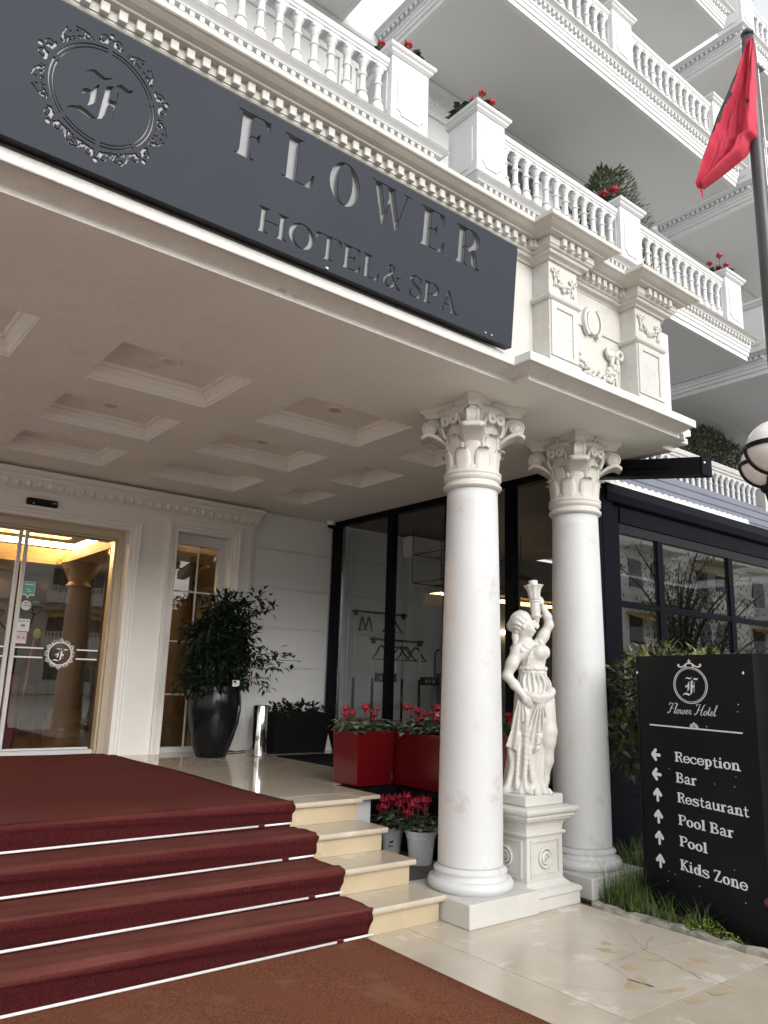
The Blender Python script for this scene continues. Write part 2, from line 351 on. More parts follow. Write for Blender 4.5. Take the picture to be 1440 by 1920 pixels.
def copy_tree(o, parent=None, loc=None, rz=None):
    c = o.copy(); COL.objects.link(c)
    if parent: c.parent = parent
    if loc is not None: c.location = loc
    if rz is not None: c.rotation_euler = (0, 0, rz)
    WL[c] = Vector(c.location) if parent is None else WL[parent]
    for ch in list(o.children): copy_tree(ch, c)
    return c

# ------------------------------------------------------------------ lettering: strokes -> field -> outline
def bez(p0, p1, p2, p3, n=10):
    return [tuple((1-t)**3*a+3*(1-t)**2*t*b+3*(1-t)*t*t*c+t**3*d for a, b, c, d in zip(p0, p1, p2, p3)) for t in [i/n for i in range(n+1)]]
def crom(P, n=6):
    """smooth curve through points (any dimension)"""
    out = []; m = len(P)
    for i in range(m-1):
        a, b, c, d = P[max(i-1, 0)], P[i], P[i+1], P[min(i+2, m-1)]
        for k in range(n):
            t = k/n
            out.append(tuple(.5*((2*q)+(-p+r)*t+(2*p-5*q+4*r-s_)*t*t+(-p+3*q-3*r+s_)*t**3) for p, q, r, s_ in zip(a, b, c, d)))
    out.append(tuple(P[-1])); return out
def ell(cx, cy, rx, ry, a0=0, a1=360, n=40):
    return [(cx+rx*math.cos(R_(a0+(a1-a0)*i/n)), cy+ry*math.sin(R_(a0+(a1-a0)*i/n))) for i in range(n+(0 if a1-a0 == 360 else 1))]
def arc(cx, cy, rx, ry, a0, a1, st, th, n=18):
    out = []
    for i in range(n+1):
        a = R_(a0+(a1-a0)*i/n); out.append((cx+rx*math.cos(a), cy+ry*math.sin(a), th+(st-th)*abs(math.cos(a))**1.4))
    return ('S', out)
def sd_poly(pts, X, Y):
    d = np.full(X.shape, 1e9); s = np.ones(X.shape)
    n = len(pts)
    for i in range(n):
        ax, ay = pts[i]; bx, by = pts[i-1]
        ex, ey = bx-ax, by-ay; wx, wy = X-ax, Y-ay
        t = np.clip((wx*ex+wy*ey)/max(ex*ex+ey*ey, 1e-12), 0, 1)
        d = np.minimum(d, (wx-ex*t)**2+(wy-ey*t)**2)
        c1 = Y >= ay; c2 = Y < by; c3 = ex*wy > ey*wx
        s = np.where((c1 & c2 & c3) | (~c1 & ~c2 & ~c3), -s, s)
    return s*np.sqrt(d)
def field(prims, x0, y0, x1, y1, h):
    nx, ny = int((x1-x0)/h)+2, int((y1-y0)/h)+2
    xs = x0+h*np.arange(nx); ys = y0+h*np.arange(ny); F = np.full((ny, nx), 1.0)
    def sub(bx0, by0, bx1, by1):
        i0 = max(0, int((bx0-x0)/h)-3); i1 = min(nx, int((bx1-x0)/h)+5); j0 = max(0, int((by0-y0)/h)-3); j1 = min(ny, int((by1-y0)/h)+5)
        return slice(j0, j1), slice(i0, i1)
    for p in prims:
        if p[0] == 'P':
            pts = p[1]; a = sub(min(q[0] for q in pts), min(q[1] for q in pts), max(q[0] for q in pts), max(q[1] for q in pts))
            if F[a].size == 0: continue
            X, Y = np.meshgrid(xs[a[1]], ys[a[0]]); F[a] = np.minimum(F[a], sd_poly(pts, X, Y))
        elif p[0] == 'R':
            _, o, i = p; a = sub(min(q[0] for q in o), min(q[1] for q in o), max(q[0] for q in o), max(q[1] for q in o))
            X, Y = np.meshgrid(xs[a[1]], ys[a[0]]); F[a] = np.minimum(F[a], np.maximum(sd_poly(o, X, Y), -sd_poly(i, X, Y)))
        else:
            q = p[1]
            for (ax, ay, wa), (bx, by, wb) in zip(q[:-1], q[1:]):
                w = max(wa, wb)/2; a = sub(min(ax, bx)-w, min(ay, by)-w, max(ax, bx)+w, max(ay, by)+w)
                if F[a].size == 0: continue
                X, Y = np.meshgrid(xs[a[1]], ys[a[0]]); ex, ey = bx-ax, by-ay; l2 = max(ex*ex+ey*ey, 1e-12)
                t = np.clip(((X-ax)*ex+(Y-ay)*ey)/l2, 0, 1)
                F[a] = np.minimum(F[a], np.hypot(X-ax-ex*t, Y-ay-ey*t)-(wa+(wb-wa)*t)/2)
    F[0, :] = F[-1, :] = 1; F[:, 0] = F[:, -1] = 1
    return F
def contours(F, x0, y0, h):
    S = F < 0; c = S[:-1, :-1]+2*S[:-1, 1:]+4*S[1:, 1:]+8*S[1:, :-1].astype(int)
    nxt = {}
    T = {1: [(3, 0)], 2: [(0, 1)], 3: [(3, 1)], 4: [(1, 2)], 5: [(3, 2), (1, 0)], 6: [(0, 2)], 7: [(3, 2)], 8: [(2, 3)], 9: [(2, 0)], 10: [(2, 1), (0, 3)], 11: [(2, 1)], 12: [(1, 3)], 13: [(1, 0)], 14: [(0, 3)]}
    J, I = np.nonzero((c > 0) & (c < 15))
    for j, i in zip(J.tolist(), I.tolist()):
        e = {0: ('h', j, i), 1: ('v', j, i+1), 2: ('h', j+1, i), 3: ('v', j, i)}
        for a, b in T[int(c[j, i])]: nxt[e[a]] = e[b]
    def pt(k):
        t, j, i = k; a = F[j, i]; b = F[j, i+1] if t == 'h' else F[j+1, i]; u = min(max(a/(a-b), .02), .98)
        return (x0+h*(i+(u if t == 'h' else 0)), y0+h*(j+(u if t == 'v' else 0)))
    loops = []
    while nxt:
        k0, k = nxt.popitem(); loop = [pt(k0)]
        while k != k0 and k in nxt: loop.append(pt(k)); k = nxt.pop(k)
        if len(loop) > 4:
            out = [loop[0]]                      # drop nearly straight points
            for i in range(1, len(loop)):
                a, b, d = out[-1], loop[i], loop[(i+1) % len(loop)]
                cr = abs((b[0]-a[0])*(d[1]-a[1])-(b[1]-a[1])*(d[0]-a[0])); L = math.hypot(d[0]-a[0], d[1]-a[1])
                if L < 1e-9 or cr/L > h*.06 or L > 40*h: out.append(b)
            if len(out) > 3: loops.append(out)
    return loops
def plate(name, loops, thick, m):
    """flat plate with holes (even-odd) in local XY, thickness along z"""
    cu = bpy.data.curves.new(name, 'CURVE'); cu.dimensions = '2D'; cu.fill_mode = 'BOTH'; cu.extrude = thick/2
    for l in loops:
        sp = cu.splines.new('POLY'); sp.points.add(len(l)-1)
        for q, (x, y) in zip(sp.points, l): q.co = (x, y, 0, 1)
        sp.use_cyclic_u = True
    o = bpy.data.objects.new('tmp', cu); COL.objects.link(o)
    dg = bpy.context.evaluated_depsgraph_get(); me = bpy.data.meshes.new_from_object(o.evaluated_get(dg))
    bpy.data.objects.remove(o); bpy.data.curves.remove(cu); me.name = name; me.materials.clear(); me.materials.append(M[m]); return me
def xf(prims, sx, sy, ox, oy, ws=None, sl=0.):
    ws = ws if ws is not None else (abs(sx)+abs(sy))/2; out = []
    g = lambda q: (ox+(q[0]+sl*q[1])*sx, oy+q[1]*sy)
    for p in prims:
        if p[0] == 'P': out.append(('P', [g(q) for q in p[1]]))
        elif p[0] == 'R': out.append(('R', [g(q) for q in p[1]], [g(q) for q in p[2]]))
        else: out.append(('S', [(*g(q), q[2]*ws) for q in p[1]]))
    return out
def bounds(prims):
    xs, ys = [], []
    for p in prims:
        for q in (p[1] if p[0] != 'R' else p[1]):
            w = q[2]/2 if len(q) > 2 else 0
            xs += [q[0]-w, q[0]+w]; ys += [q[1]-w, q[1]+w]
    return min(xs), min(ys), max(xs), max(ys)
def outline(prims, h, pad=0.):
    a = bounds(prims); m = 4*h+pad; F = field(prims, a[0]-m, a[1]-m, a[2]+m, a[3]+m, h)
    if pad: F = F-pad; F[0, :] = F[-1, :] = 1; F[:, 0] = F[:, -1] = 1
    return contours(F, a[0]-m, a[1]-m, h)

def rect(x0, x1, y0, y1): return ('P', [(x0, y0), (x1, y0), (x1, y1), (x0, y1)])
def bar(x0, y0, x1, y1, w0, w1=None): return ('S', [(x0, y0, w0), (x1, y1, w1 if w1 else w0)])
def ring(cx, cy, rx, ry, st, th): return ('R', ell(cx, cy, rx, ry), ell(cx, cy, rx-st, ry-th))
def serif(x0, x1, y, up, t, xs0, xs1):
    s = 1 if up else -1      # flat slab with brackets towards the stem (up: foot serif)
    return ('P', [(x0, y), (x1, y), (x1, y+s*t), (xs1+.02, y+s*(t+.02)), (xs1, y+s*(t+.10)), (xs0, y+s*(t+.10)), (xs0-.02, y+s*(t+.02)), (x0, y+s*t)])
def glyph(ch, st, th):
    """serif capitals / lower case, cap height 1: (prims, width)"""
    sf = th*.9; X = .68; ft = .085
    def stem(x, y0, y1, foot=True, head=True, hl=ft, hr=ft):
        o = [rect(x, x+st, y0, y1)]
        if foot: o.append(serif(x-ft, x+st+ft, y0, True, sf, x, x+st))
        if head: o.append(serif(x-hl, x+st+hr, y1, False, sf, x, x+st))
        return o
    if ch == 'F' or ch == 'E':
        w = .60; o = stem(.09, 0, 1, ch == 'F', True)
        o += [rect(.09, w, 1-sf, 1), ('P', [(w, 1), (w, .72), (w-.022, .72), (w-.07, .86), (w-.14, 1-sf)])]
        o += [rect(.09, .43, .515-sf/2, .515+sf/2), ('P', [(.43, .63), (.43, .40), (.415, .40), (.37, .50), (.37, .53), (.415, .63)])]
        if ch == 'E': o += [serif(0, .1, 0, True, sf, .09, .1), rect(.05, w+.02, 0, sf), ('P', [(w+.02, 0), (w+.04, .29), (w+.018, .29), (w-.05, .14), (w-.13, sf)])]
        return o, w+.05
    if ch == 'L':
        w = .58; o = stem(.09, 0, 1, False, True)
        o += [rect(0, w, 0, sf), ('P', [(w, 0), (w+.025, .33), (w, .33), (w-.06, .15), (w-.15, sf)])]
        return o, w+.05
    if ch == 'O': return [ring(.40, .5, .40, .515, st*1.08, th)], .80
    if ch == 'o': return [ring(.29, X/2, .29, X/2+.015, st*.98, th)], .58
    if ch == 'W':
        a, b, c, d, e = .06, .36, .52, .80, 1.08
        o = [('P', [(a, 1), (a+st*1.1, 1), (b+st*.55, .12), (b, -.01), (b-.02, -.01)]), ('P', [(c+st*.35, .80), (b+.04, -.01), (b, -.01), (c-.04+st*.35, .86)]),
             ('P', [(c-.09, 1), (c-.09+st*1.1, 1), (d-.03+st*.5, .12), (d-.03, -.01), (d-.06, -.01)]), ('P', [(e, 1), (e-th*1.2, 1), (d-.06, -.01), (d-.03, -.01)]),
             rect(-.02, a+st+.10, 1-sf, 1), rect(c-.17, c+st+.02, 1-sf, 1), rect(e-.14, e+.12, 1-sf, 1)]
        return o, 1.16
    if ch == 'R':
        o = stem(.09, 0, 1); r = .245
        o += [rect(.09, .36, 1-sf, 1), rect(.09, .36, .485, .485+sf), arc(.36, .7425+sf*.2, r, .255-sf/2, -90, 90, st*1.05, sf*1.05)]
        o += [('S', [(.33, .49, th), (.47, .42, st*.8), (.535, .30, st), (.555, .14, st), (.60, .03, st*.55), (.70, .02, th)])]
        return o, .72
    if ch == 'P':
        o = stem(.09, 0, 1)
        o += [rect(.09, .36, 1-sf, 1), rect(.09, .36, .44, .44+sf), arc(.36, .72+sf*.2, .25, .28-sf/2, -90, 90, st*1.05, sf*1.05)]
        return o, .66
    if ch == 'B':
        o = stem(.09, 0, 1, True, True)
        o += [rect(.09, .36, 1-sf, 1), rect(.09, .38, .505, .505+sf), rect(.09, .38, 0, sf), arc(.35, .755, .21, .245-sf/2, -90, 90, st, sf*1.05), arc(.38, .257, .25, .257-sf/2, -90, 90, st*1.05, sf*1.05)]
        return o, .69
    if ch == 'H':
        o = stem(.09, 0, 1)+stem(.66, 0, 1)+[rect(.1, .7, .5-sf/2, .5+sf/2)]; return o, .80+st*.6
    if ch == 'T':
        o = stem(.34, 0, 1, True, False)+[rect(0, .68+st, 1-sf, 1)]
        w = .68+st
        o += [('P', [(0, 1), (-.012, .72), (.012, .72), (.06, .86), (.13, 1-sf)]), ('P', [(w, 1), (w+.012, .72), (w-.012, .72), (w-.06, .86), (w-.13, 1-sf)])]
        return o, w
    if ch == 'S' or ch == 's':
        k = 1 if ch == 'S' else X; q = .52 if ch == 'S' else .62
        pts = [(.46, .80, th), (.40, .93, th*1.1), (.26, .985, th*1.1), (.12, .90, st*.7), (.075, .77, st*.95), (.16, .62, st), (.30, .51, st*1.1), (.43, .39, st), (.475, .25, st*.9), (.42, .09, st*.6), (.27, .015, th*1.1), (.11, .06, th), (.04, .22, th)]
        o = [('S', crom([(a*q/.52, b*k, w) for a, b, w in pts], 5)), ('P', [(.03*q/.52, -.01*k), (.055*q/.52, -.01*k), (.075*q/.52, .30*k), (.03*q/.52, .30*k)]), ('P', [(.485*q/.52, 1.01*k), (.46*q/.52, 1.01*k), (.43*q/.52, .70*k), (.475*q/.52, .70*k)])]
        return o, .54*q/.52
    if ch == 'A':
        o = [('P', [(.37, 1.01), (.41, 1.01), (.74, 0), (.74-st*1.15, 0), (.33, .88)]), ('P', [(.37, 1.01), (.10, 0), (.10+th, 0), (.385, .90)]), rect(.18, .58, .33-sf/2, .33+sf/2), serif(-.0, .22, 0, True, sf, .10, .10+th), serif(.74-st*1.15-.08, .83, 0, True, sf, .74-st*1.1, .73)]
        return o, .84
    if ch == '&':
        o = [('S', crom([(.80, .52, th), (.70, .50, th), (.62, .30, th), (.48, .08, st*.5), (.28, -.005, st*.6), (.10, .10, st*.95), (.07, .25, st), (.15, .42, st*.6), (.32, .56, th*1.4), (.47, .70, st*.6), (.49, .86, st*.6), (.38, .985, th), (.26, .90, st*.7), (.25, .76, st*.85), (.36, .52, st*1.1), (.56, .22, st*1.15), (.74, .04, st*.9), (.88, .03, th)], 5)), rect(.60, .86, .52-sf/2, .52+sf/2)]
        return o, .92
    if ch == 'U':
        return [rect(.09, .09+st, .3, 1), serif(.0, .18+st, 1, False, sf, .09, .09+st), rect(.60, .60+th*1.3, .3, 1), serif(.52, .72, 1, False, sf, .60, .60+th*1.3), ('S', crom([(.09+st/2, .32, st), (.13+st/2, .12, st*.9), (.36, .02, th*1.3), (.56, .14, th*1.3), (.60+th*.65, .32, th*1.3)], 5))], .74
    if ch == 'K':
        o = stem(.09, 0, 1)+[('S', [(.16, .42, th*1.2), (.60, .97, th*1.5)]), ('S', [(.30, .56, st), (.62, .06, st*.95), (.72, .03, th)]), rect(.48, .72, 1-sf, 1)]
        return o, .74
    if ch == 'Z':
        return [('S', [(.10, .05, th), (.12, .05, st*1.05), (.52, .95, st*1.05), (.54, .95, th)]), rect(.05, .58, 1-sf, 1), rect(.05, .62, 0, sf), ('P', [(.05, 1), (.03, .74), (.06, .74), (.14, 1-sf)]), ('P', [(.62, 0), (.64, .28), (.61, .28), (.50, sf)])], .67
    if ch == 'e':
        return [arc(.29, X/2, .25, X/2-th/2+.015, 8, 330, st, th), ('S', [(.07, X*.50, th), (.54, X*.56, th)]), arc(.29, X/2, .25, X/2-th/2+.015, 0, 40, st*.8, th)], .57
    if ch == 'c': return [arc(.29, X/2, .25, X/2-th/2+.015, 42, 325, st, th), ('S', [(.45, X*.80, st*.85), (.455, X*.74, st*.9)])], .54
    if ch == 'p':
        return [rect(.08, .08+st, -.30, X), serif(0, .08+st+ft, -.30, True, sf, .08, .08+st), ('P', [(.0, X-.06), (.08+st, X+.02), (.08+st, X-.12), (0, X-.10)]), ring(.335, X/2, .26, X/2+.015, st, th)], .63
    if ch == 'd':
        return [rect(.46, .46+st, 0, 1.0), serif(.46, .46+st+ft, 0, True, sf, .46, .46+st), ('P', [(.38, .96), (.46+st, 1.04), (.46+st, .90), (.38, .91)]), ring(.29, X/2, .26, X/2+.015, st, th)], .68
    if ch == 't': return [('S', [(.17, .88, st*.6), (.17, .2, st), (.20, .07, st*.8), (.30, .035, th*1.3), (.39, .09, th)]), rect(.02, .37, X-th, X)], .40
    if ch == 'i' or ch == 'l':
        y1 = X if ch == 'i' else 1.0
        o = [rect(.09, .09+st, 0, y1), serif(0, .18+st, 0, True, sf, .09, .09+st), ('P', [(.0, y1-.06), (.09+st, y1+.02), (.09+st, y1-.12), (0, y1-.10)])]
        if ch == 'i': o.append(('S', [(.09+st/2, .90, st*1.25), (.091+st/2, .90, st*1.25)]))
        return o, .19+st
    if ch in 'nr':
        o = [rect(.09, .09+st, 0, X), serif(0, .18+st, 0, True, sf, .09, .09+st), ('P', [(.0, X-.05), (.09+st, X+.02), (.09+st, X-.12), (0, X-.10)])]
        if ch == 'n':
            o += [('S', crom([(.16, X*.66, th), (.26, X*.90, th*1.2), (.38, X*.97, th*1.4), (.475, X*.86, st*.85), (.50, X*.62, st), (.50, .04, st)], 5)), serif(.50-st/2-.08, .50+st/2+.09, 0, True, sf, .50-st/2, .50+st/2)]
            return o, .67
        o += [('S', crom([(.17, X*.60, th), (.25, X*.86, th*1.3), (.36, X*.95, st*.8), (.42, X*.90, st*1.0)], 5))]; return o, .47
    if ch == 'u':
        return [('S', crom([(.135, X-.02, st), (.135, X*.36, st), (.18, X*.12, st*.85), (.28, .035, th*1.4), (.39, X*.12, th*1.2), (.47, X*.32, th)], 5)), rect(.45, .45+st, 0, X), serif(.45, .45+st+ft, 0, True, sf, .45, .45+st), ('P', [(.02, X-.06), (.10, X), (.12, X-.10), (.02, X-.10)]), ('P', [(.37, X-.06), (.45+st, X+.01), (.45+st, X-.12), (.37, X-.10)])], .67
    if ch == 'a':
        return [('S', crom([(.12, X*.80, st*.8), (.20, X*.95, th*1.4), (.32, X*.97, th*1.4), (.41, X*.84, st*.85), (.43, X*.60, st), (.43, .08, st)], 5)), ('S', [(.43, .12, st), (.50, .03, th*1.4), (.58, .06, th)]), ('S', crom([(.42, X*.56, th), (.24, X*.50, th*1.3), (.11, X*.34, st*.8), (.12, X*.14, st*.9), (.22, .035, th*1.4), (.34, X*.12, th*1.2), (.42, X*.3, th)], 5))], .58
    return [], .3
def text(s, h, st, th, gap=.07, word=.34):
    """list of (char, prims at cap height h, from x=0) and the whole width"""
    x = 0; out = []
    for ch in s:
        if ch == ' ': x += word*h; continue
        g, w = glyph(ch, st, th); out.append((ch, xf(g, h, h, x, 0))); x += (w+gap)*h
    return out, x-gap*h

# black-letter F, traced once and centred: unit = height of the letter
_bl = [[(548,487),(620,459),(652,466),(700,505),(745,538),(815,541),(815,549),(745,568),(700,545),(650,500),(618,482)],
       [(560,662),(598,658),(637,676),(672,640),(690,618),(710,611),(700,650),(697,790),(668,820),(620,840),(636,795),(640,712),(602,697),(560,718)],
       [(778,628),(848,628),(826,650),(818,765),(888,790),(884,690),(893,690),(893,790),(884,852),(868,968),(857,968),(874,848),(815,815),(805,900),(772,968),(665,970),(590,910),(510,862),(432,862),(478,838),(560,840),(625,880),(710,958),(738,948),(755,800),(768,652)],
       [(848,628),(900,600),(925,612),(990,663),(1042,658),(1005,695),(985,698),(940,672),(900,638)]]
def blackF(h):
    """upright: the trace is on the sign, seen rising leftwards, so undo that slant"""
    cx, cy, k = 735, 715, 510
    out = []
    for l in _bl: out.append(('P', [((x-cx)/k*h*.96, (-(y-cy)/k+(x-cx)/k*.46)*h) for x, y in l]))
    return out
def spiral(cx, cy, r0, a0, turns, w0, w1, hand=1, n=22):
    return ('S', [(cx+r0*(1-i/n*.86)*math.cos(a0+hand*turns*2*math.pi*i/n), cy+r0*(1-i/n*.86)*math.sin(a0+hand*turns*2*math.pi*i/n), w0+(w1-w0)*i/n) for i in range(n+1)])
# ------------------------------------------------------------------ ground, pavement, steps, landing
obj('ground', MB().add([(-80,-80,-.03),(120,-80,-.03),(120,120,-.03),(-80,120,-.03)], [(0,1,2,3)]), 'asphalt', kind='structure')
pave = thing('pavement', None, None, (0, 0, -.02)); pave['kind'] = 'structure'
obj('grout_bed', MB().box(-6, 5.12, -2.0, 4.3, -.025, -.004), 'joint', pave)
xs = [-5.39, -3.89, -2.39, -.89, .61, 2.11, 3.61, 5.105]; ys = [-1.6, -.23, 1.145, 2.52, 3.86, 4.24]
for i in range(len(xs)-1):
    for j in range(len(ys)-1):
        g = .0026
        obj('slab', MB().box(xs[i]+g, xs[i+1]-g, ys[j]+g, ys[j+1]-g, -.03, -.0004*((i*3+j) % 3)), 'marble_pale' if (i*2+j) % 3 == 0 else 'marble', pave)
# chipped patches and cracks in the marble
rng = random.Random(3)
import_pts = [[(4.36,3.28),(4.43,3.24),(4.40,3.13),(4.33,3.17)],[(4.47,3.33),(4.53,3.31),(4.51,3.24),(4.45,3.26)],[(4.20,2.98),(4.33,2.99),(4.30,2.86),(4.19,2.90)],[(4.42,3.02),(4.60,2.93),(4.55,2.86),(4.40,2.95)],
              [(3.93,2.80),(4.06,2.83),(4.07,2.68),(3.95,2.70)],[(4.06,2.86),(4.20,2.83),(4.12,2.70),(4.10,2.66),(4.07,2.80)],[(4.04,2.66),(4.26,2.60),(4.24,2.55),(4.03,2.60)],[(4.52,2.84),(4.66,2.81),(4.65,2.70),(4.53,2.75)],[(4.67,2.86),(4.79,2.80),(4.74,2.68),(4.66,2.74)],
              [(4.27,2.49),(4.46,2.47),(4.42,2.38),(4.25,2.42)],[(4.06,2.50),(4.20,2.47),(4.17,2.42),(4.04,2.45)]]
for q in import_pts:
    cx = sum(p[0] for p in q)/len(q); cy = sum(p[1] for p in q)/len(q); pts = []
    for i in range(len(q)):
        a, b = q[i], q[(i+1) % len(q)]
        for k in range(5):
            t = k/5; pts.append((cx+(a[0]+(b[0]-a[0])*t-cx)*.8+rng.uniform(-.012, .012), cy+(a[1]+(b[1]-a[1])*t-cy)*.8+rng.uniform(-.012, .012)))
    obj('chip', MB().prism(pts, .0004, .0012, 'z'), 'chip', pave)
def crackline(x0, y0, x1, y1, n, w, amp):
    P = []
    for i in range(n+1):
        t = i/n; P.append((x0+(x1-x0)*t+rng.uniform(-amp, amp), y0+(y1-y0)*t+rng.uniform(-amp, amp)))
    dx, dy = x1-x0, y1-y0; L = math.hypot(dx, dy); nx, ny = -dy/L, dx/L
    a = [(p[0]+nx*w*rng.uniform(.4, 1), p[1]+ny*w*rng.uniform(.4, 1)) for p in P]; b = [(p[0]-nx*w*rng.uniform(.4, 1), p[1]-ny*w*rng.uniform(.4, 1)) for p in P]
    mb = MB(); vs = [(x, y, .0016) for x, y in a]+[(x, y, .0016) for x, y in b]
    return mb.add(vs, [(i, i+1, n+2+i, n+1+i) for i in range(n)])
for c in ((4.78,3.30,4.60,3.08,9,.002,.012),(4.60,3.08,4.45,2.60,14,.0022,.012),(4.60,3.08,4.15,3.05,9,.0018,.010),(4.60,3.08,5.0,3.02,8,.0016,.012),(5.02,2.50,4.55,2.10,12,.0028,.016),(3.7,3.0,4.0,2.6,9,.0012,.010),(4.9,3.2,4.6,3.08,7,.0015,.012)):
    obj('crack', crackline(*c), 'crack', pave)
for c in ((4.62,3.40,4.47,2.42,5,.006,.001),(4.22,3.18,4.02,2.52,5,.004,.001)):
    obj('tape_mark', crackline(*c), 'tape', pave)

STEP = [(4.21, 0.17), (4.53, .34), (4.86, .505), (5.19, .675)]   # riser plane Y, tread top z
LZ = .675
steps = thing('entrance_steps', 'four cream marble steps rising from the pavement to the hotel door', 'steps', (3.2, 4.2, 0))
zprev = 0
for k, (y, z) in enumerate(STEP):
    ynext = STEP[k+1][0] if k < 3 else 5.44
    for (a, b) in ((-3, .2), (.202, 2.6), (2.602, 3.93)):
        nb = 7; nose = [(y-.035, z-.038), (y-.040, z-.030), (y-.042, z-.019), (y-.040, z-.008), (y-.033, z-.001), (ynext-.002, z), (ynext-.002, z-.038)]
        obj('tread', MB().prism(nose, a, b-.001, 'x'), 'marble', steps)
        obj('riser', MB().box(a, min(b, 3.90)-.001, y, y+.03, zprev+.001, z-.0385), 'marble_side', steps)
    zprev = z
sidepts = [(4.245, -.02), (4.245, .13), (4.565, .13), (4.565, .30), (4.895, .30), (4.895, .465), (5.225, .465), (5.225, .63), (5.6, .63), (5.6, -.02)]
obj('side_wall', MB().prism(sidepts, 3.86, 3.897, 'x'), 'panelwall', steps)

land = thing('landing', None, None, (3, 7, LZ-.05)); land['kind'] = 'structure'
tx = [-3, -1.8, -.6, .6, 1.8, 3.0, 4.16, 5.4, 6.2]; ty = [5.445, 6.3, 7.2, 8.1, 9.4]
for i in range(len(tx)-1):
    for j in range(len(ty)-1):
        x0, x1, y0, y1 = tx[i], tx[i+1], ty[j], ty[j+1]
        if x0 >= 4.15 and y0 < 5.7: y0 = 5.9
        obj('tile', MB().bevbox(x0+.001, x1-.001, y0+.001, y1-.001, LZ-.03, LZ, .001), 'landing', land)
obj('edge_slab', MB().bevbox(3.935, 4.16, 5.215, 5.443, LZ-.03, LZ, .003), 'marble', land)
obj('foundation', MB().box(-3, 4.14, 5.32, 9.4, -.02, LZ-.032), 'white', land)
obj('deck', MB().box(4.162, 6.5, 5.63, 5.898, -.02, LZ-.004).box(4.162, 6.2, 5.9, 9.0, -.02, LZ-.034).box(4.665, 6.15, 4.95, 5.628, -.02, LZ-.004), 'deck', land)
obj('floor_mat', MB().bevbox(4.95, 6.12, 7.0, 8.2, LZ+.001, LZ+.012, .004), 'deck', kind=None, label='black rubber floor mat lying before the glass doors', cat='floor mat')
bed = obj('gravel_strip', MB().box(3.935, 4.66, 4.645, 5.625, -.03, .14), 'greystone', kind='structure')

# ------------------------------------------------------------------ carpet on the steps
def carpet_profile(off=0.):
    P = []; pile = .022
    P.append((4.20-.012, .012))
    for k, (y, z) in enumerate(STEP):
        zl = STEP[k-1][1] if k else 0
        yn = STEP[k+1][0] if k < 3 else 9.30
        P += [(y-.018, zl+.02), (y-.030, zl+.05), (y-.050, z-.065), (y-.066, z-.030), (y-.066, z-.004), (y-.052, z+.014), (y-.02, z+pile), (y+.06, z+pile-.004)]
        if k < 3: P += [(y+.5*(yn-y), z+pile-.006), (yn-.06, z+.014), (yn-.022, z+.008)]
        else: P += [(6.2, z+.014), (7.5, z+.013), (8.7, z+.012), (9.30, z+.011)]
    return crom(P, 4)
cp = carpet_profile()
carpet = thing('stair_carpet', 'burgundy carpet runner covering the marble steps up to the door', 'carpet', (1, 4.2, 0))
mb = MB(); nxs = 60; x0, x1 = -2.6, 3.275
rngc = np.random.RandomState(2)
vs = []
for i in range(nxs+1):
    x = x0+(x1-x0)*i/nxs
    for j, (y, z) in enumerate(cp):
        wob = .0045*math.sin(x*2.1+j*.37)+.003*math.sin(x*5.3+j*.9)
        vs.append((x+(.006*math.sin(j*.6) if i == nxs else 0), y+wob*.6, z+wob))
nj = len(cp)
fs = [(i*nj+j, (i+1)*nj+j, (i+1)*nj+j+1, i*nj+j+1) for i in range(nxs) for j in range(nj-1)]
k = len(vs); vs += [(x1, min(y+.03, 9.3), z-.03) for (y, z) in cp]
fs += [(nxs*nj+j, k+j, k+j+1, nxs*nj+j+1) for j in range(nj-1)]
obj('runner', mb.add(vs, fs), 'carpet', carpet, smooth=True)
for k, (y, z) in enumerate(STEP):
    zl = STEP[k-1][1] if k else 0
    yy = y-.034; zz = zl+.034 if k else .022
    gx = 3.02-.01*k
    obj('stair_rod', MB().tube([(-2.6, yy, zz), (gx, yy, zz)], .0078, 8), 'rod', carpet, smooth=True)
    obj('stair_rod', MB().tube([(gx+.055, yy, zz), (3.285+.02*(k == 0)-.02*(k > 1), yy, zz)], .0078, 8), 'rod', carpet, smooth=True)
    obj('bracket', MB().bevbox(gx+.004, gx+.05, yy-.002, yy+.02, zz-.014, zz+.010, .003), 'carpet', carpet)
mb = MB(); n = 40
vs = [(-2.6+(3.245+2.6)*i/n, y+.004*math.sin(i*.7), .010+.003*math.sin(i*1.3+y*3)) for i in range(n+1) for y in (-1.5, -.5, .5, 1.2, 2.0, 2.6, 3.1, 3.6, 4.0, 4.188)]
fs = [(i*10+j, (i+1)*10+j, (i+1)*10+j+1, i*10+j+1) for i in range(n) for j in range(9)]
kk = len(vs); vs += [(3.247, v[1], 0.0) for v in vs[n*10:n*10+10]]; fs += [(n*10+j, kk+j, kk+j+1, n*10+j+1) for j in range(9)]
obj('entrance_carpet', mb.add(vs, fs), 'mat', smooth=True, label='worn brown carpet lying flat on the pavement before the steps', cat='carpet')

